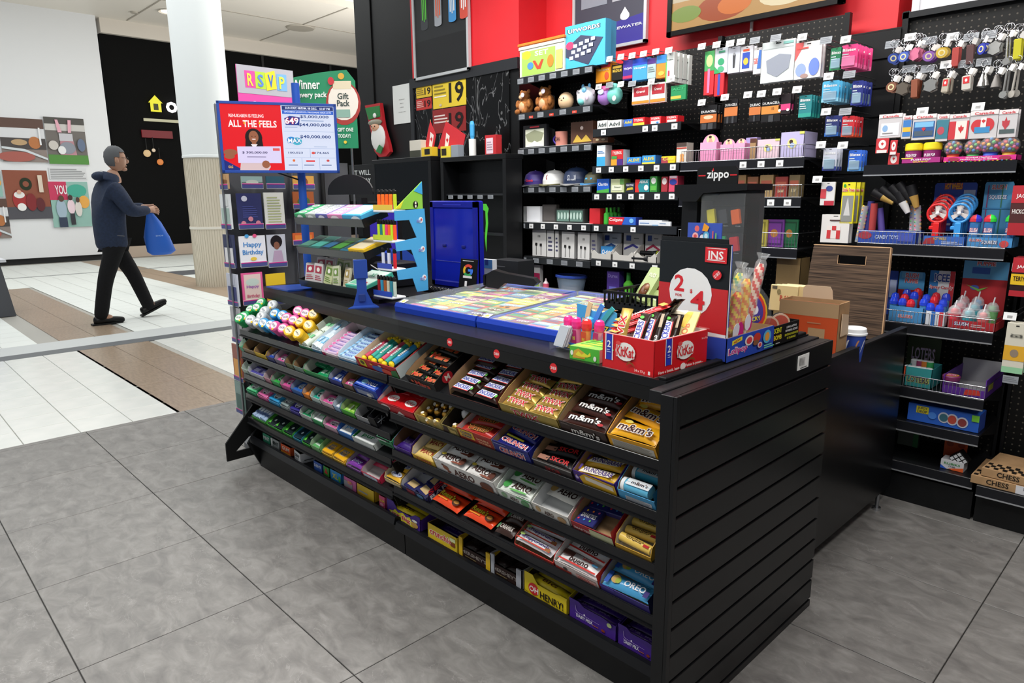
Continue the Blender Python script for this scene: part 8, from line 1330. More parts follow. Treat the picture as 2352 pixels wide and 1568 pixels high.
# slush tray
zs = zK+.043
for lb, r, c, A in (('dark blue card at the left of the slush tray', (2042, 622, 2061, 690), '#24449c', [('r', .1, .4, .9, .8, '#b8c4e4')]), ('light blue and red slush card', (2063, 624, 2122, 700), '#4f9fd4', [('r', 0, 0, 1, .6, '#b8242c'), ('r', .1, .86, .9, 1, '#6fb4dc'), tx('SLUSH', '#c83040', .92, .1, .5, .5, '#f0e8e8'), tx('PUPPIE', '#c83040', .8, .09, .5, .5, '#f0e8e8')]), ('blue white and red spray candy card', (2133, 622, 2191, 702), '#dfe2e6', [('r', 0, .0, .35, 1, '#2a7ac0'), ('r', .8, 0, 1, 1, '#c8303a'), ('r', .45, .0, .6, .3, '#c8303a'), tx('ICEE', '#2a4a9c', .86, .16, .6, .5, '#f4f4f6'), tx('Spray Candy', '#c8303a', .66, .08, .9, .5, '#f0ecec')]), ('big red and blue slush header card', (2208, 600, 2312, 725), '#b8242c', [('r', 0, .72, 1, 1, '#5aa4d4'), ('r', .2, .8, .6, .9, '#2a5ab0'), tx('PUPPIE', '#c8303a', .96, .06, .4, .5, '#e0e4ec'), ('e', .3, .58, .1, .04, '#4a5ab8'), ('p', [(.1, .62), (.4, .52), (.6, .6), (.4, .56)], '#7ab84a')])):
    good('header_card', 'sign', lb, r, 3.34, .003, c, A, z0=zs, form='flat')
for lb, r, c, A in (('light blue slush candy carton', (2040, 705, 2120, 742), '#4a90c8', [tx('SLUSH', '#c83a44', .4, .2, .4, .5, '#e8eef4')]), ('white and blue spray candy carton', (2124, 716, 2170, 756), '#d8dce4', [('r', .3, 0, .5, 1, '#2a6ab8'), ('r', .7, 0, .9, 1, '#c83a40')]), ('red slush candy carton with lettering', (2174, 738, 2286, 772), '#b0262e', [tx('SLUSH', '#e8e4ea', .6, .4, .3, .3, '#2a3a8a'), ('l', .5, .3, .8, .7, 2, '#e0d0d4')])): good('display_carton', 'carton', lb, r, 3.175, .15, c, A, z0=zs, form='open')
k = 0
for px, py, c, row in ((2053, 692, 'b', 0), (2073, 695, 'b', 0), (2092, 698, 'r', 0), (2056, 682, 'b', 1), (2078, 685, 'r', 1), (2100, 680, 'b', 1), (2083, 674, 'b', 2), (2108, 672, 'r', 2), (2122, 696, 'b', 0), (2137, 706, 'b', 0), (2158, 710, 'b', 0), (2128, 686, 'b', 1), (2146, 690, 'r', 1), (2166, 698, 'b', 1), (2150, 682, 'r', 2), (2173, 684, 'b', 2)):
    Y = 3.2+.04*row; X = xx_(px, py, Y); H = zz(px, py, Y)-zs; k += 1
    o = thing('spray_candy', f'{"blue" if c == "b" else "red"} domed spray candy bottle, {["front", "second", "back"][row]} row, {"over the light blue carton" if k < 9 else "over the white carton"}', 'candy bottle', T(X, Y, zs+.003), 'domed spray candy bottles')
    g = G(); g.cyl((0, 0, 0), (0, 0, H-.01), .013, .014, M('#4a8ac0' if c == 'b' else '#c84a50', .3), 12); g.to('bottle', o); g = G(); g.lathe([(.0165, H-.012), (.0165, H), (.012, H+.013), (.0001, H+.018)], M('#2a4ae0' if c == 'b' else '#e02a34', .08, 0, 0, .85), 14); g.to('dome', o)
for i, (px, py, c, row) in enumerate(((2193, 712, '#e04a58', 0), (2225, 718, '#3aa0b0', 0), (2259, 722, '#d86a6a', 0), (2205, 700, '#e07a88', 1), (2237, 704, '#4ab0c0', 1), (2280, 706, '#6aa86a', 1), (2213, 690, '#e88a94', 2), (2246, 692, '#5a98c8', 2))):
    Y = 3.2+.05*row; X = xx_(px, py, Y); H = zz(px, py, Y)-zs-.012
    o = thing('dome_cup', f'clear domed candy cup with {["red", "teal", "pink and white", "pale red", "light teal", "green", "rose", "blue"][i]} filling and a straw', 'candy cup', T(X, Y, zs+.003), 'clear domed candy cups')
    g = G(); g.cyl((0, 0, 0), (0, 0, H-.006), .016, .021, M(c, .3), 14); g.to('cup', o); g = G(); g.lathe([(.025, H-.006), (.026, H), (.023, H+.002), (.021, H+.016), (.012, H+.027), (.005, H+.03)], M('#f0f4f6', .05, 0, 0, .3), 16); g.to('dome', o); g = G(); g.ball((0, 0, H+.006), .015, .015, .013, c, 10, 6); g.to('filling', o); g = G(); g.cyl((0, 0, H+.02), (.004, 0, H+.05), .003, .003, '#e8e8ec', 6); g.to('straw', o)
# lower trays
zs = zL+.043
good('display_carton', 'carton', 'green and teal toy can carton with dark header', (2078, 845, 2140, 888), 3.18, .14, '#2f8a8c', [tx('LOTERS', '#2a2a4a', .4, .3, .8, .5, '#c8c84a')], z0=zs, form='open'); good('header_card', 'sign', 'dark green toy header card under the slush tray', (2083, 775, 2160, 850), 3.36, .003, '#2c3a24', [tx('LOTERS', '#b8a8c8', .6, .3, .7, .5, '#3a3a20')], z0=zs, form='flat')
for i in range(9):
    c = ['#c8502c', '#2f8a4a', '#a8325a', '#c85a2c', '#3a8a5a', '#b0b4b8', '#8a2f5a', '#c8742c', '#2f9a54'][i]; X = xx_(2090+12*(i % 5)+5*(i // 5), 826, 3.22); o = thing('toy_can', f'{["red", "green", "crimson", "orange", "dark green", "silver", "plum", "amber", "bright green"][i]} toy can heaped in the toy carton', 'toy can', T(X, 3.21+.05*(i // 5), zs+.035+.02*(i // 5)), 'toy cans'); g = G(); g.lathe([(.0001, 0), (.015, 0), (.015, .045), (.012, .048), (.0001, .048)], M(c, .3), 12, cols=[c, c, '#c8ccd0', '#c8ccd0']); g.to('can', o)
t = thing('display_carton', 'open purple carton with white inside on the fenced lower tray', 'carton', T(xx_(2166, 880, 3.18), 3.18, zs)); W = .15
g = G(); g.box(0, W, 0, .28, 0, .003, '#b8b8bc')
for q in ((0, .003, 0, .28, 0, .075), (W-.003, W, 0, .28, 0, .075), (0, W, 0, .003, 0, .03), (0, W, .277, .28, 0, .1)): g.box(*q, '#5a2a90' if q[3] < .1 or q[1] < .01 or q[0] > .1 else '#b8b8bc')
g.to('tray', t); art('side_print', t, RIGHT(W+.0005, 0, 0), .28, .075, [('r', 0, 0, 1, 1, '#4a1f7c'), ('r', .1, .3, .4, .7, '#8a8a2c')]); art('front_print', t, FRONT(0, -.0006, 0), W, .03, [('r', 0, 0, 1, 1, '#5a2a90'), ('p', [(.5, .1), (.9, .3), (.85, 1), (.55, .9)], '#c83a2c')])
o = thing('gum_tub', 'round purple gum tub with a yellow ringed lid in the purple carton', 'tub', T(xx_(2182, 885, 3.21), 3.215, zs+.004)); g = G(); g.lathe([(.0001, 0), (.03, 0), (.03, .05)], '#4a2468', 18); g.to('tub', o); g = G(); g.lathe([(.032, .045), (.033, .06), (.03, .064), (.0001, .064)], '#7a2a5a', 18); g.to('lid', o); art('lid_print', o, T(-.026, -.026, .0645), .052, .052, [('e', .5, .5, .5, .5, '#d8b82c'), ('e', .5, .5, .4, .4, '#c83a78'), ('t', 'GUM', .5, .5, .6, .3, '#f0e8f0')])
good('long_carton', 'carton', 'long blue candy carton with three round pictures', (2083, 938, 2250, 992), 3.19, .1, '#2a62c8', [('r', .12, .5, .3, .9, '#d8cc2c'), tx('JUICY', '#1c2440', .78, .16, .14, .21), tx('DROP', '#1c2440', .6, .16, .14, .21), ('e', .52, .5, .08, .3, '#c8ccd8'), ('e', .64, .48, .08, .32, '#c8ccd8'), ('e', .78, .42, .08, .3, '#c8ccd8'), ('e', .52, .5, .06, .22, '#3a6a7a'), ('e', .64, .48, .06, .24, '#b84a3a'), ('e', .78, .42, .06, .22, '#8a3a3a'), ('e', .36, .5, .06, .2, '#4a86dc'), ('r', .9, .6, 1, .95, '#7ac83a')], z0=zM+.043, side='#24449c')
zs = zN+.043
t = good('puzzle_box', 'toy box', 'white puzzle box with coloured lettering and a tilted cube on top', (2159, 1058, 2213, 1093), 3.2, .06, '#dcdce0', [tx('RUBIKS', '#2f8a3a', .62, .24, .7), tx('CUBE', '#2a2a34', .34, .16, .3), ('p', [(0, 0), (.3, 0), (0, .4)], '#2a5ac8'), ('p', [(1, 0), (.5, 0), (.35, .1), (1, .45)], '#e8642c')], z0=zs, side='#c8c8cc')
cu = thing('puzzle_cube', 'black puzzle cube with nine white squares standing on a corner', 'puzzle cube', T(xx_(2188, 1060, 3.2), 3.215, zz(2188, 1060, 3.2)-.005) @ R(48, 'Y'))
g = G(); s_ = .052; g.box(-s_/2, s_/2, -.012, .04, 0, s_, '#0e0e10', .003); g.to('cube', cu, T(0, 0, 0))
for i in range(3):
    for j in range(3): g = G(); g.box(-s_/2+.003+i*.0165, -s_/2+.0155+i*.0165, -.0128, -.012, .003+j*.0165, .0155+j*.0165, '#e6e8ec'); g.to('square', cu)
good('header_card', 'sign', 'orange card behind the puzzle cube', (2168, 1008, 2222, 1052), 3.3, .003, '#b8481c', [('e', .25, .7, .16, .14, '#8a3014'), ('e', .75, .7, .16, .14, '#8a3014')], z0=zz(2195, 1052, 3.3), form='flat'); good('card_pack', 'packet', 'dark grey and green pack in the shaded shelf behind the wing panel', (2062, 985, 2110, 1024), 3.34, .02, '#3c423c', [('r', .75, 0, 1, 1, '#1f5a30')])
for i, (dz, dx, w_) in enumerate(((0, 0, .52), (.036, .05, .52))):
    X = xx_(2228 if i == 0 else 2249, 1100, 3.13)
    t = thing('chess_box', ['lower kraft chess box with black checks', 'upper kraft chess box with black checks'][i], 'game box', T(X, 3.14+.01*i, zs-.01+dz) @ R(-3*i), 'kraft chess boxes'); g = G(); g.box(0, .3, 0, .24, 0, .034, 'kraft', .001); g.to('box', t)
    art('top_print', t, T(0, 0, .0345), .3, .24, [('r', .02+.1*a+.05*(b % 2), .03+.1*b, .07+.1*a+.05*(b % 2), .12+.1*b, '#1c1814') for a in range(9) for b in range(3)]+[tx('CHESS', '#2a221a', .65, .16, .3)], .0003); art('front_print', t, FRONT(0, -.0005, 0), .3, .034, [tx('CHESS', '#2a221a', .55, .6, .25, .3), ('r', .5, 0, .8, 1, '#d8d8dc'), ('r', .58, .5, .74, .9, '#8a8a90')])
g = G(); g.box(-.27, -.05, 3.14, 3.4, zs-.01, zs+.005, '#a8d8c4', .001); tag(g.obj('flat_box'), 'pale mint flat box beside the chess boxes', 'box')
for lb, r, c, A, n in (('maroon and red jerky bag, upper', (2320, 426, 2372, 541), '#4a1c1c', [('r', 0, .65, 1, 1, '#b82430'), ('r', 0, 0, 1, .25, '#a81c28'), tx('HICKORY', '#e0d8d4', .48, .09, .8), tx('JACK', '#f0e8e8', .78, .1, .6)], 3), ('red and yellow jerky bag, middle', (2322, 592, 2376, 682), '#2a1a1a', [('r', 0, .62, 1, 1, '#b82430'), ('r', 0, .3, 1, .58, '#e0b81c'), ('r', 0, 0, 1, .15, '#a81c28'), tx('TERIYAKI', '#2a1a14', .46, .12, .8), tx('JACK', '#f0e8e8', .76, .1, .6)], 3), ('white and yellow seed bag, lower', (2306, 742, 2356, 858), '#d0ccbc', [('r', 0, .25, 1, .55, '#d8a42c'), ('r', 0, 0, 1, .12, '#8fc49a'), ('e', .5, .4, .2, .08, '#8a7a6a'), ('t', 'SEEDS', .5, .75, .2, .2, '#4a4a44', None, 90)], 2)): good('snack_bag', 'snack bag', lb, r, 3.17, .012, c, A, n=n, dy=.04, hang=True)
pricetag(U6, xx_(2322, 868, 3.17)-x5-.012, 3.165-YB_, zz(2322, 880, 3.17), 'clear_strip', .05, .03)
# ---- posters, screen, frames on the walls
def framed(name, label, cat, r, Y, A, c='#c8cccf', fw=.02, emit=False):
    xa, ya, xb, yb = r; X0 = xx_(xa, (ya+yb)/2, Y); X1 = xx_(xb, (ya+yb)/2, Y); Z1 = zz((xa+xb)/2, ya, Y); Z0 = zz((xa+xb)/2, yb, Y); W = X1-X0; H = Z1-Z0
    t = thing(name, label, cat, T(X0, Y, Z0))
    g = G(); g.box(fw*.5, W-fw*.5, .004, .02, fw*.5, H-fw*.5, '#202020'); g.to('panel', t)
    for q in ((0, fw, 0, H), (W-fw, W, 0, H), (0, W, 0, fw), (0, W, H-fw, H)):
        if fw: g = G(); g.box(q[0], q[1], -.006, .02, q[2], q[3], M(c, .3, .3), .002); g.to('frame_bar', t)
    art('poster_print', t, FRONT(0, .0034, 0), W, H, A, .0006); return t
can = lambda x, c, c2: [('r', x-.065, .5, x+.065, .9, c), ('e', x, .5, .065, .02, c), ('r', x-.04, .58, x-.02, .8, c2), ('r', x-.005, .56, x+.01, .8, c2), ('r', x+.025, .58, x+.045, .8, c2), ('r', x-.055, .9, x+.055, .93, '#c8ccd0')]
framed('framed_poster', 'silver framed black poster with three energy drink cans', 'poster', (948, -70, 1076, 174), 3.33, [('r', 0, 0, 1, 1, '#26282a'), ('r', 0, .0, 1, .38, '#1c1d1f')]+can(.22, '#30353a', '#5ac83a')+can(.48, '#9aa0a8', '#e8643a')+can(.74, '#3a8ac8', '#d8dce0')+can(.94, '#c84a3a', '#e8e0e0'))
framed('framed_poster', 'silver framed poster of a dark can with a white drop logo', 'poster', (1316, -60, 1486, 113), 3.6, [('r', 0, 0, 1, 1, '#3a3a4a'), ('p', [(0, 0), (1, 0), (1, .4), (0, .28)], '#2a1f8c'), ('p', [(0, 0), (.3, 0), (.1, .22), (0, .2)], '#7ac0e8'), ('r', .12, .62, .48, 1, '#8a909c'), ('r', .55, .62, .9, 1, '#b0b4bc'), ('e', .72, .4, .06, .05, '#f0f2f4'), ('p', [(.66, .42), (.72, .52), (.78, .42)], '#f0f2f4'), ('t', 'MAKEWATER', .7, .26, .5, .035, '#e0e4ee')])
framed('wall_screen', 'black framed wall screen showing food, cut by the top edge', 'screen', (1536, -120, 1942, 46), 3.52, [('r', 0, 0, 1, 1, E_('#d8c8a8', .8)), ('r', .02, .04, .98, .5, E_('#c89a5a', .8)), ('e', .35, .3, .16, .2, E_('#a84a1c', .9)), ('e', .42, .3, .1, .14, E_('#d8742c', .9)), ('e', .7, .3, .14, .16, E_('#e8d8b0', .9)), ('e', .12, .3, .1, .12, E_('#8aa04a', .8))], '#101010', .028)
g = G(); a = ay(1722, 60, 3.58); b = ay(1722, 96, 3.58); g.cyl((a.x, 3.6, b.z-.05), (a.x, 3.6, a.z+.3), .009, .009, '#e8e8e8', 10); tag(g.obj('cable_conduit'), 'thin white cable conduit below the wall screen', 'conduit')
framed('framed_notice', 'white framed notice with red logo at the top right corner', 'poster', (2100, -120, 2460, 60), 3.6, [('r', 0, 0, 1, 1, '#ecebf0'), ('r', .12, .0, .2, .26, '#d8504a'), ('e', .16, .16, .03, .05, '#f0dcdc'), ('l', .45, .1, .75, .24, 3, '#9a9aa0')], '#e0e2e4', .03)
def sheet(label, r, Y, c, A, name='notice_sheet', cat='sign', d=.003): return good(name, cat, label, r, Y, d, c, A)
sheet('white notice sheet with small lettering on the black pillar', (903, 194, 944, 284), 3.352, '#dfe2e0', [tx('PLEASE', '#888888', .62, .02, .3), tx('PAY', '#888888', .52, .02, .2), tx('HERE', '#888888', .42, .02, .2), tx('THANK YOU', '#888888', .3, .02, .4)])
sheet('small yellow sheet with a black 19', (956, 197, 991, 224), 3.348, '#ddb92a', [tx('19', '#1c1810', .5, .6, .4, .75), ('l', .05, .2, .5, .85, 4, '#8a741c')]); sheet('small red sheet with a black 19', (956, 226, 991, 252), 3.348, '#b82a24', [tx('19', '#1c1010', .5, .6, .4, .75), ('l', .05, .2, .5, .85, 4, '#e0b0a8')])
sheet('large yellow sheet with a big black 19', (994, 184, 1070, 246), 3.348, '#e0c430', [tx('19', '#15130c', .52, .76, .44, .72), ('l', .05, .5, .42, .9, 3, '#8a7a1c'), ('r', .05, .42, .42, .47, '#f0ecd8'), ('e', .24, .12, .04, .05, '#c8b8a0')]); sheet('large dark red sheet with a black 19', (994, 248, 1070, 304), 3.348, '#8a1c1c', [tx('19', '#1c0c0c', .45, .7, .44, .72), ('l', .05, .4, .5, .8, 3, '#e0ccc8')])
# Christmas stocking
X = xx_(872, 300, 3.33); zt = zz(870, 238, 3.33); zb = zz(880, 360, 3.33); H = zt-zb; W = xx_(902, 300, 3.33)-xx_(848, 300, 3.33)
t = thing('christmas_stocking', 'red and green Christmas stocking with a bearded face on the pillar', 'stocking', T(X, 3.34, zb))
g = G(); g.prism([(-.5*W, H), (.15*W, H), (.25*W, H*.55), (.42*W, H*.25), (.48*W, H*.08), (.3*W, 0), (0, 0), (-.18*W, H*.12), (-.3*W, H*.5)], -.03, 0, '#b81c26', 'y'); g.to('sock', t)
g = G(); g.prism([(-.48*W, H*.95), (.14*W, H*.95), (.15*W, H*.75), (-.35*W, H*.72)], -.034, -.03, '#1f7a3a', 'y'); g.to('green_band', t)
g = G(); g.ball((-.05*W, -.04, H*.78), .02, .012, .02, '#ececea', 10, 6); g.to('pompom', t)
g = G(); g.ball((.02*W, -.03, H*.36), .3*W, .025, H*.26, '#e6e6e4', 14, 8); g.to('beard', t)
g = G(); g.ball((-.04*W, -.045, H*.56), .17*W, .018, H*.08, '#d8a888', 12, 7); g.to('face', t)
g = G(); g.ball((-.05*W, -.04, H*.65), .3*W, .022, H*.06, '#8f8a78', 12, 6); g.to('hat_trim', t)
g = G(); g.ball((-.1*W, -.064, H*.57), .005, .004, .005, eye, 6, 4); g.to('eye', t); g = G(); g.ball((.03*W, -.064, H*.57), .005, .004, .005, eye, 6, 4); g.to('eye', t); g = G(); g.ball((-.03*W, -.066, H*.54), .006, .005, .006, '#c87a5a', 6, 4); g.to('nose', t)
g = G(); g.prism([(.0, .1*H), (.15*W, .22*H), (.3*W, .16*H), (.2*W, .05*H)], -.058, -.05, '#2a7a44', 'y'); g.to('holly_leaf', t)
# ---- back cabinets and what stands on them
def cab(label, a, b, top, Y, d, z0=0, glass=False):
    X0 = xx_(a, top+40, Y); X1 = xx_(b, top+40, Y); Z = zz((a+b)/2, top, Y); t = thing('back_cabinet', label, 'cabinet', T(X0, Y, z0)); W = X1-X0; H = Z-z0; c = M('#131416', .35)
    for nm, q in (('top_board', (0, W, 0, d, H-.03, H)), ('side_board', (0, .03, 0, d, 0, H-.03)), ('side_board', (W-.03, W, 0, d, 0, H-.03)), ('back_board', (0, W, d-.01, d, 0, H-.03)), ('lower_door', (.03, W-.03, .01, .02, 0, H*.5))): g = G(); g.box(*q, c, .002); link(nm, g.mesh(nm), t)
    if glass: g = G(); g.box(.03, W-.03, .0, .004, H*.5, H-.03, M('#1a1e22', .05, 0, 0, .4)); g.to('glass_door', t)
    else:
        for k in range(3): g = G(); g.box(.03, W-.03, .02, d-.01, H*(.52+.16*k), H*(.52+.16*k)+.012, '#202226'); g.to('shelf', t)
        for k in range(5): pricetag(t, .08+.1*k, .018, H*.84-.02, 'clear_strip', .05, .024)
    return t, X0, X1, Z
c1, xa1, xb1, zc1 = cab('black open framed cabinet left of the marble panel', 856, 990, 363, 3.0, .3, 0, True)
c2, xa2, xb2, zc2 = cab('black cabinet under the marble panel with a green claw mark', 1012, 1162, 357, 3.0, .15, 0)
p = ay(1110, 530, 2.99); art('green_mark', c2, c2.matrix_world.inverted() @ FRONT(xx_(1106, 530, 2.99), 2.995, zz(1112, 578, 2.99)), .075, zz(1115, 468, 2.99)-zz(1112, 578, 2.99), [('p', [(.1, 1), (.6, 1.0), (.9, .9), (.75, .8), (.8, .6), (.6, .3), (.5, 0), (.35, .3), (.5, .6), (.45, .85), (.1, .88)], M('#5ae03a', .4, 0, .6))])
for r, c, A, lb in (((941, 322, 966, 352), '#c8c4b8', [('r', 0, 0, 1, .4, '#3a3c30')], 'white topped small carton on the cabinet, left'), ((968, 338, 992, 354), '#d8b82c', [('r', .3, .2, .8, .8, '#1c1c1c')], 'yellow and black small box on the cabinet'), ((1012, 336, 1034, 353), '#e0cc3a', [('r', .1, .2, .6, .8, '#2a2618')], 'second yellow and black box on the cabinet'), ((1036, 333, 1052, 353), '#8a929c', (), 'small silver grey box on the cabinet')): good('small_box', 'box', lb, r, 3.03, .05, c, A, z0=zc1+.001 if r[0] < 1000 else zc2+.001)
for i, (px, py, s_) in enumerate(((976, 312, .0), (1012, 316, .14))):
    p = ay(px, py, 3.05); t = thing('small_flag', ['small red and white flag leaning left above the cabinet', 'small red and white maple flag draped right above the cabinet'][i], 'flag', T(p.x, 3.08, (zc1 if i == 0 else zc2)+.001)); h = .2
    g = G(); g.cyl((0, 0, 0), (.03, 0, h+.05), .003, .003, '#c8a060', 6); g.to('stick', t); g = G(); g.prism([(.03, h+.04), (-.04-s_*.2, .07), (.03, .05), (.06+s_, .06), (.09+s_, .14)], -.004, 0, '#c42630', 'y'); g.to('cloth', t); art('white_panel', t, FRONT(0, -.0045, .06), .09, .12, [('p', [(.1, .1), (.5, .05), (.75, .7), (.35, .9)], '#e8dcda'), leaf(.45, .45, .2, '#c42630')])
X = xx_(1077, 320, 3.05); t = thing('lint_roller', 'lint roller with a light blue handle standing on the cabinet', 'lint roller', T(X, 3.08, zc2+.001)); g = G(); g.cyl((0, 0, 0), (0, 0, .11), .024, .024, '#e2e4e2', 18); g.to('roll', t); g = G(); g.lathe([(.01, .11), (.016, .13), (.017, .2), (.012, .22), (.0001, .225)], '#3fa0d8', 14); g.to('handle', t)
good('red_carton', 'box', 'red and white upright carton on the cabinet', (1114, 310, 1139, 357), 3.05, .05, '#b8242c', [('r', .12, .06, .75, .85, '#e0c8d4'), ('l', .2, .2, .7, .7, 4, '#a08a98')], z0=zc2+.001)
sheet('black sign with white lettering behind the arched header', (803, 378, 858, 462), 3.35, '#141517', [tx('IT WILL', '#c8cccc', .78, .14, .7, .55), tx('YOU SAY', '#c8cccc', .56, .14, .7, .55), tx('WOW', '#c8cccc', .34, .16, .6, .6)], 'black_sign')
# register screen, terminal, printers, blister bag on the cabinet shelf
t = thing('register_screen', 'purple lit register screen tilted behind the gum rack', 'screen', T(xx_(838, 520, 1.95), 1.97, ZT) @ R(18)); W = .2
g = G(); g.box(0, W, 0, .02, .1, .4, '#101113', .004); g.box(W*.4, W*.6, .02, .05, 0, .2, '#101113'); g.box(W*.2, W*.8, 0, .12, 0, .012, '#101113'); g.to('casing', t); art('screen_image', t, FRONT(.012, -.0006, .115), W-.024, .27, [('r', 0, 0, 1, 1, M('#3a2ab0', .3, 0, .7)), ('r', 0, 0, 1, .1, M('#2a1a80', .3, 0, .6))])
t = thing('lottery_terminal', 'blue lottery terminal behind the gum rack', 'terminal', T(xx_(802, 540, 1.9), 1.95, ZT)); g = G(); g.prism([(0, 0), (.2, 0), (.2, .1), (.1, .17), (0, .15)], 0, .26, M('#2a4aa8', .3), 'x'); g.to('body', t); g = G(); g.prism([(-.001, .06), (-.001, .13), (.0, .13), (.0, .06)], .03, .23, '#16181c', 'x'); g.to('panel', t)
t = thing('receipt_printer', 'black receipt printer right of the blue terminal', 'printer', T(xx_(848, 600, 1.8), 1.82, ZT)); g = G(); g.box(0, .13, 0, .16, 0, .12, '#101114', .008); g.to('body', t); g = G(); g.tube([(.0, -.01, .02), (-.05, -.03, .08), (.02, -.03, .11), (.1, -.02, .08)], .003, '#c8c8c8', 5); g.to('white_cable', t)
good('wipes_bag', 'packet', 'white and light blue wipes bag beside the blue case', (1106, 596, 1131, 640), 2.3, .03, '#d8dfe6', [('r', 0, .55, 1, 1, '#5aa0dc'), ('r', .35, .7, .65, 1, '#2a4aa0'), ('e', .4, .1, .3, .08, '#d8744a')]); good('grey_bin', 'box', 'dark grey bin right of the wipes bag', (1132, 598, 1190, 660), 2.5, .12, '#232528', [('r', .1, .1, .5, .4, '#5a5c68'), ('r', .05, .75, .5, .78, '#5a5c60')])
# ================================================================== GREETING CARD RACK
XR = -3.38
def yx(x, y): return ax(x, y, XR).y
def zx(x, y): return ax(x, y, XR).z
t = thing('card_rack', 'tall wire rack of greeting cards at the far end of the counter', 'card rack', T(XR-.1, 1.7, 0))
g = G()
for y in (-.34, .02, .38): g.tube([(.08, y, .1), (.08, y, 1.75)], .006, 'steel', 6)
g.tube([(.08, -.34, 1.75), (.08, .38, 1.75)], .006, 'steel', 6); g.to('frame', t)
g = G(); g.box(.05, .06, -.33, .36, .1, 1.5, '#4c4e52'); g.to('back_panel', t)
g = G(); g.lathe([(.0001, 0), (.3, 0), (.3, .03), (.03, .05)], '#55585c', 24); g.to('base', t)
def card(L, W, H, c, A, lb, back='#e6e4e0'):
    o = thing('greeting_card', lb, 'greeting card', L, 'greeting cards on the rack'); g = G(); g.box(0, W, -.004, .004, 0, H, c); g.to('card', o)
    art('printed_front', o, FRONT(0, -.0045, 0), W, H, A); g = G(); g.box(-.002, W+.002, -.007, -.0055, -.004, .024, M('#e8eef2', .1, 0, 0, .35)); g.to('pocket', o); art('label_strip', o, FRONT(0, -.0074, 0), W, .022, [('r', 0, 0, 1, .8, '#4a4f8a'), ('r', 0, .8, 1, 1, '#d82a8c')])
fl = lambda c: [('e', .2+.3*i, .15+.12*(i % 2), .1, .07, c) for i in range(3)]
CD = [((550, 405, 598, 432), '#9ab8b0', [('r', 0, .1, 1, .5, '#5a6a60'), ('e', .5, .5, .3, .2, '#c8d0c0')], 'grey green landscape card, top row'), ((607, 405, 648, 432), '#2a5a6a', [('r', 0, 0, 1, .3, '#3a4a9a')], 'teal card, top row middle'), ((668, 404, 716, 433), '#d8a04a', [('e', .5, .5, .2, .4, '#8a4a2c')], 'amber card with a candle, top row'),
 ((541, 444, 597, 524), '#2f3566', [('e', .3, .85, .12, .08, '#d8dce8'), ('l', .2, .3, .8, .65, 6, '#4a5296')]+fl('#d88a9a'), 'navy flower card in a yellow envelope, second row'), ((603, 442, 648, 524), '#e6e8dc', [('l', .15, .15, .85, .9, 10, '#b8c08a')], 'white card with green leaf lines, second row'), ((668, 440, 716, 478), '#a85a2c', [('e', .5, .4, .3, .3, '#4a6a3a')], 'orange brown card, second row right'),
 ((546, 541, 606, 611), '#e8eaee', [tx('Happy', '#4a8ac8', .7, .2, .7), tx('Birthday', '#4a8ac8', .45, .2, .8), ('e', .5, .25, .12, .06, '#e8c84a'), ('e', .3, 1.0, .08, .06, '#4aa0d8'), ('e', .6, 1.0, .08, .06, '#e85a8a')], 'white card with blue Happy Birthday lettering'), ((610, 538, 652, 611), '#c8ccd4', [('e', .5, .78, .32, .2, '#1f1a1c'), ('e', .5, .66, .16, .12, '#8a5a44'), ('p', [(.2, .1), (.35, .5), (.75, .5), (.85, .1)], '#b8a0b8')], 'photo card of a curly haired child in sunglasses'), ((668, 534, 716, 560), '#d8642c', [('r', .1, .2, .9, .8, '#e88a3a')], 'orange card behind the blue post'),
 ((552, 625, 600, 697), '#e8609a', [('r', .1, .05, .9, .95, '#e8cfc8'), ('e', .5, .7, .32, .12, '#c8d8d0'), tx('Happy', '#9a5ab0', .55, .12, .6), tx('Birthday', '#c85a7a', .25, .14, .6)], 'pink birthday cake card above the gum bottles'), ((608, 627, 652, 697), '#e8c42c', [('e', .6, .3, .3, .2, '#8a8a8c')], 'yellow card behind the mint tray stand')]
for r, c, A, lb in CD:
    y0, y1 = yx(r[0], (r[1]+r[3])/2), yx(r[2], (r[1]+r[3])/2); z0 = zx((r[0]+r[2])/2, r[3]); H = zx((r[0]+r[2])/2, r[1])-z0
    card(frame((XR+.02, y0, z0), (0, 1, 0), (0, 0, 1)) @ R(-90, 'X'), y1-y0, H, c, A, lb)
for i, (a, b, y0_, y1_, c, c2, nm) in enumerate(((508, 531, 400, 434, '#c8a070', '#8a5a3c', 'tan'), (509, 531, 446, 524, '#dfe4e4', '#a8c0b8', 'white'), (516, 540, 538, 611, '#343a5c', '#e6e6e8', 'dark blue'), (524, 549, 627, 697, '#c8ccda', '#4a5080', 'grey and navy'), (533, 553, 704, 781, '#b8b8bc', '#8a8c94', 'silver grey'), (537, 557, 789, 867, '#9a5a4a', '#e0a04a', 'sunset orange'), (543, 561, 872, 942, '#7f9a94', '#4a6a64', 'grey teal'))):
    Y = 1.37; X0 = ay(a, (y0_+y1_)/2, Y).x; X1 = min(ay(b, (y0_+y1_)/2, Y).x, XR+.03); z0 = ay(a, y1_, Y).z; H = ay(a, y0_, Y).z-z0
    card(T(X0, Y, z0), X1-X0, H, c, [('r', .1, .1, .9, .6, c2), ('r', .2, .65, .8, .9, c)], f'{nm} card on the narrow end of the rack')
y0, y1 = yx(545, 190), yx(674, 190); z1 = zx(610, 155); g0 = thing('rack_sign', 'pink and grey greeting cards sign on top of the rack', 'sign', frame((XR, y0, 1.6), (0, 1, 0), (0, 0, 1)) @ R(-90, 'X')); W, H = y1-y0, z1-1.6
g = G(); g.box(0, W, 0, .006, 0, H, '#e64aa4', .001); g.to('panel', g0)
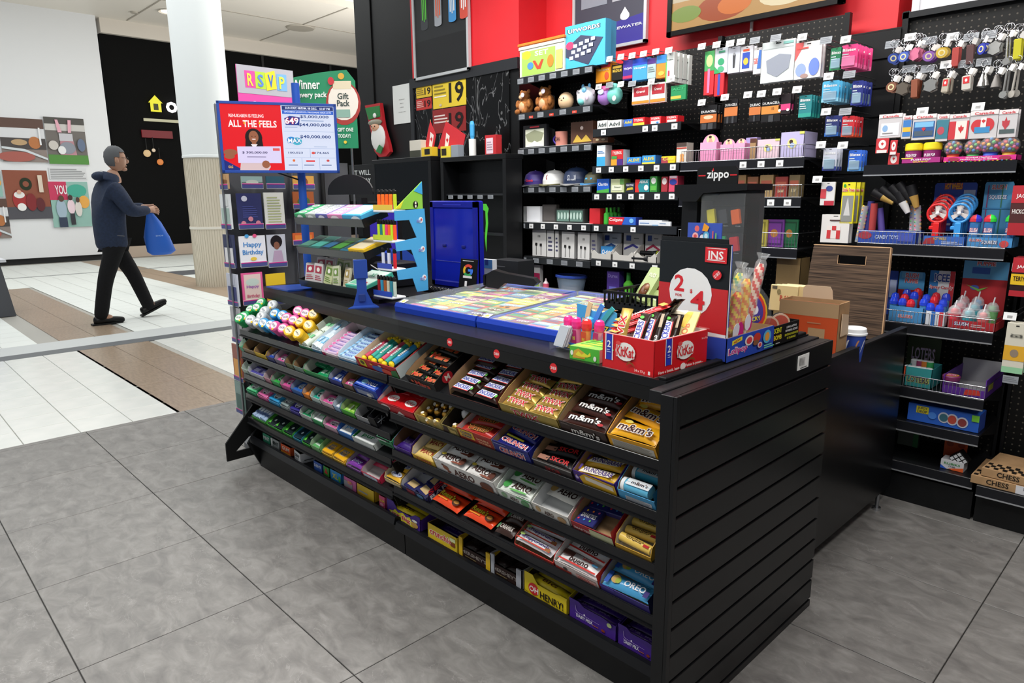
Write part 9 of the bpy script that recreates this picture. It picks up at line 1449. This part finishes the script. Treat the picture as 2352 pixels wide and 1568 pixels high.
art('lettering', g0, FRONT(0, -.0006, 0), W, H, [('r', 0, .62, 1, 1, '#b4b4bc')]+[('r', x-.09, .7, x+.09, .93, c) for x, c in ((.22, '#e64aa4'), (.4, '#b8dc3a'), (.78, '#7ab4ec'))]+[('p', [(.5, .68), (.68, .72), (.66, .97), (.48, .92)], '#f0dc2c'), ('t', 'R', .22, .81, .1, .17, '#f0e84a'), ('t', 'S', .4, .81, .1, .17, '#5a8ae0'), ('t', 'V', .58, .82, .1, .17, '#3a6ad0'), ('t', 'P', .78, .81, .1, .17, '#d8f04a'), ('t', 'Greeting', .55, .45, .74, .14, '#f6e6f0'), ('t', 'Cards', .55, .2, .5, .14, '#f6e6f0')])
c_ = EYE+ray(728, 252)*(3.9/ray(728, 252).length); c_.x -= .0; W = 166/FP*3.9*1.0; H = 150/FP*3.9*1.05
r2 = Vector((RT.x, RT.y, 0)).normalized(); t = thing('header_sign', 'green gift pack header sign with an arched top behind the lottery screen', 'sign', frame((c_.x, c_.y, c_.z-H/2), r2, Vector((0, 0, 1)).cross(r2)))
pts = [(-W/2, 0), (W/2, 0), (W/2, H*.86)]+[(W/2-W*i/10, H*(.86+.14*math.sin(math.pi*(.5+i/20)))) for i in range(1, 10)]+[(-W/2, H*.97)]
g = G(); g.prism(pts, 0, .006, '#178a5c', 'y'); g.cyl((0, .02, -c_.z+H/2+.02), (0, .02, 0), .012, .012, '#222222', 8); g.to('panel', t)
art('printed_gift_pack', t, FRONT(-W/2, -.0006, 0), W, H, [('e', .84, .58, .22, .28, '#a8342c'), ('e', .84, .6, .19, .24, '#ece6d8'), ('r', .72, .76, .95, .86, '#e0d4b4'), ('e', .83, .92, .04, .04, '#d8a83a'), ('t', 'Gift', .84, .67, .14, .08, '#3a4a44'), ('t', 'Pack', .84, .58, .16, .08, '#3a4a44'), ('r', .74, .4, .92, .5, '#8ab0a0'), ('t', 'Winner', .38, .82, .36, .12, '#f0f4ee'), ('t', 'in every pack', .42, .68, .44, .09, '#f0f4ee'), ('e', .09, .74, .05, .06, '#c8303a'), ('e', .7, .86, .04, .05, '#c8303a'), ('e', .12, .88, .025, .03, '#d84a4a'), ('t', 'GIFT ONE', .85, .24, .2, .05, '#e8f0e8'), ('t', 'TODAY!', .83, .16, .16, .05, '#e8f0e8'), ('e', .84, .08, .02, .02, '#e8c83a')])
# ================================================================== THE WALKING MAN
PX, PY = -8.4, 2.15
def skin(vs, es, mat, lv=2):
    me = bpy.data.meshes.new('s'); me.from_pydata([v[:3] for v in vs], es, []); o = bpy.data.objects.new('s', me); COL.objects.link(o)
    m = o.modifiers.new('k', 'SKIN'); m.use_smooth_shade = True
    for i, v in enumerate(vs): r = v[3]; me.skin_vertices[0].data[i].radius = r if isinstance(r, tuple) else (r, r)
    me.skin_vertices[0].data[0].use_root = True
    s_ = o.modifiers.new('u', 'SUBSURF'); s_.levels = s_.render_levels = lv
    dg = bpy.context.evaluated_depsgraph_get(); r = bpy.data.meshes.new_from_object(o.evaluated_get(dg)); bpy.data.objects.remove(o)
    r.materials.clear(); r.materials.append(M(mat))
    for p in r.polygons: p.use_smooth = True
    return r
man = thing('person', 'grey haired person in a navy jacket walking with a blue bag', 'person', T(PX, PY, 0))
def chain(*l): return [(i, i+1) for i in l]
# x: towards camera (his right), y: forward, z: up
V = [(0, -.02, .93, .13), (0, -.02, 1.12, .13), (0, .0, 1.36, .15), (0, .03, 1.5, .08), (0, .07, 1.63, .056),
     (.1, -.03, .86, .09), (.1, -.17, .48, .062), (.1, -.27, .1, .045), (.1, -.14, .05, .04),
     (-.1, .0, .86, .09), (-.1, .15, .5, .062), (-.1, .27, .13, .045), (-.1, .4, .12, .035),
     (.19, .0, 1.43, .065), (.23, .12, 1.17, .05), (.12, .34, 1.2, .033), (.09, .385, 1.2, .03),
     (-.19, .0, 1.43, .065), (-.22, .14, 1.2, .05), (-.06, .36, 1.23, .033), (-.03, .4, 1.22, .03)]
Ed = [(0, 1), (1, 2), (2, 3), (3, 4), (0, 5), (5, 6), (6, 7), (7, 8), (0, 9), (9, 10), (10, 11), (11, 12), (2, 13), (13, 14), (14, 15), (15, 16), (2, 17), (17, 18), (18, 19), (19, 20)]
for hx, hb, sd in ((.09, 16, 1), (-.03, 20, -1)):
    by, bz_ = V[hb][1], V[hb][2]
    for k in range(4):
        n = len(V); x = hx+sd*.012-.016*k*0; zo = bz_+.022-.018*k; l_ = (.03, .036, .034, .026)[k]
        V += [(hx, by+.02, zo, .0095), (hx, by+.02+l_, zo-.006, .009), (hx-sd*.018, by+.03+l_, zo-.024, .008)]; Ed += [(hb, n), (n, n+1), (n+1, n+2)]
    n = len(V); V += [(hx-sd*.02, by+.0, bz_+.03, .0105), (hx-sd*.03, by+.03, bz_+.034, .009)]; Ed += [(hb, n), (n, n+1)]
bm_ = skin(V, Ed, '#b58a72', 1)
bm = bmesh.new(); bm.from_mesh(bm_)
def addball(c, r, sg=14, deform=None):
    q = bmesh.ops.create_uvsphere(bm, u_segments=sg, v_segments=10, radius=1); 
    for v in q['verts']:
        x, y, z = v.co; y2 = y
        if deform: x, y, z = deform(x, y, z)
        v.co = Vector((c[0]+x*r[0], c[1]+y*r[1], c[2]+z*r[2]))
hc = (0, .1, 1.735)
addball(hc, (.078, .1, .125), 20, lambda x, y, z: (x*(1-.22*max(0, -z)), y+.1*max(0, -z)*(y > 0), z))
addball((0, .2, 1.715), (.014, .026, .026), 8); addball((0, .186, 1.667), (.026, .014, .008), 8); addball((0, .17, 1.632), (.036, .03, .022), 8)
for s_ in (1, -1): addball((s_*.078, .085, 1.72), (.012, .022, .034), 8); addball((s_*.032, .188, 1.745), (.012, .008, .007), 8)
bmesh.ops.recalc_face_normals(bm, faces=bm.faces); 
for f in bm.faces: f.smooth = True
bm.to_mesh(bm_); bm.free(); bm_.name = 'body'; link('body', bm_, man)
for s_ in (1, -1): g = G(); g.ball((s_*.032, .195, 1.745), .006, .004, .005, '#1c1410', 8, 5); g.to('pupil', man)
def hairm():
    me = bpy.data.meshes.new('hair'); b = bmesh.new(); q = bmesh.ops.create_uvsphere(b, u_segments=24, v_segments=14, radius=1); rg = random.Random(3)
    for v in q['verts']: v.co = Vector((v.co.x*.087, v.co.y*.108+hc[1]-.008, v.co.z*.122+hc[2]+.018))*1
    bmesh.ops.delete(b, geom=[v for v in b.verts if (v.co.y > hc[1]+.03 and v.co.z < 1.80-.0) or v.co.z < 1.655 or (v.co.y > hc[1]-.01 and v.co.z < 1.73)], context='VERTS')
    for v in b.verts: v.co += Vector((rg.uniform(-1, 1), rg.uniform(-1, 1), rg.uniform(-1, 1)))*.003
    for f in b.faces: f.smooth = True
    b.to_mesh(me); b.free(); me.materials.append(M('#5f6164', .9)); return me
link('hair', hairm(), man)
g = G()
for s_ in (1, -1): g.tube([(s_*.033+.02*math.cos(.7*i), .207, 1.743+.015*math.sin(.7*i)) for i in range(10)], .0025, '#1a1a1c', 5); g.tube([(s_*.054, .205, 1.748), (s_*.08, .09, 1.745)], .0022, '#1a1a1c', 5)
g.tube([(-.012, .208, 1.746), (.012, .208, 1.746)], .0022, '#1a1a1c', 5); g.to('glasses', man)
J = [(0, -.04, .76, (.2, .16)), (0, -.04, .86, (.205, .165)), (0, -.045, 1.12, (.19, .17)), (0, -.02, 1.36, (.19, .155)), (0, .02, 1.5, (.12, .1)), (0, .035, 1.6, (.08, .085)), (.2, -.0, 1.43, .1), (.245, .12, 1.18, .078), (.13, .34, 1.2, .05), (-.2, .0, 1.43, .1), (-.235, .14, 1.2, .078), (-.08, .36, 1.23, .05)]
link('jacket', skin(J, [(0, 1), (1, 2), (2, 3), (3, 4), (4, 5), (3, 6), (6, 7), (7, 8), (3, 9), (9, 10), (10, 11)], 'navy_fabric'), man)
g = G(); g.ball((0, -.075, 1.555), .105, .075, .05, 'navy_fabric', 14, 8); g.to('hood', man)
g = G(); g.ball((.27, .06, 1.33), .006, .022, .024, '#6a604c', 10, 6); g.to('sleeve_patch', man); art('pocket_trim', man, RIGHT(.2, -.03, .93), .07, .012, [('p', [(0, .8), (1, 0), (1, .3), (0, 1)], '#8f8a80')])
Tr = [(0, -.03, .95, (.15, .13)), (.09, -.05, .78, .105), (.1, -.17, .48, .082), (.1, -.27, .03, .072), (-.09, .02, .78, .105), (-.1, .16, .5, .082), (-.1, .3, .06, .068)]
link('trousers', skin(Tr, [(0, 1), (1, 2), (2, 3), (0, 4), (4, 5), (5, 6)], 'black_fabric'), man)
def shoe(L):
    me = skin([(0, -.07, .05, (.048, .055)), (0, .04, .045, (.045, .045)), (0, .16, .038, (.046, .04)), (0, .24, .03, (.034, .028))], [(0, 1), (1, 2), (2, 3)], M('#0c0c0d', .35)); o = link('shoe', me, man, L); g = G(); g.prism([(-.04, -.085), (.04, -.085), (.05, .1), (.035, .21), (-.035, .21), (-.05, .1)], 0, .018, '#151515', 'z'); g.to('sole', o)
shoe(T(.1, -.27, 0)); shoe(T(-.1, .27, .04) @ R(24, 'X'))
bag = thing('carrier_bag', 'bright blue cloth bag hanging from the person\'s hands', 'bag', T(PX+.02, PY+.42, .7))
BG = M('#1f62c8', .55); g = G(); vs = []; n = 14
for z, w_, d_, cy in ((0, .10, .05, .02), (.04, .15, .075, .02), (.2, .135, .07, 0), (.36, .08, .05, -.03), (.46, .035, .025, -.05)):
    for i in range(n): a = 6.2832*i/n; k_ = 1+.06*math.sin(5*a+z*20); vs.append((d_*math.cos(a)*k_, cy+w_*math.sin(a)*k_, z))
g.add(vs, [(j*n+i, j*n+(i+1) % n, (j+1)*n+(i+1) % n, (j+1)*n+i) for j in range(4) for i in range(n)]+[tuple(range(n-1, -1, -1))], BG, True); g.to('sack', bag)
g = G(); g.tube([(.01, -.05, .44), (.03, -.03, .5), (0, -.02, .53), (-.02, -.05, .46)], .008, BG, 6); g.to('handle', bag)
art('lettering', bag, RIGHT(.078, -.05, .2), .1, .03, [('t', 'SHOP', .5, .5, .8, .5, '#9fc0ec')])
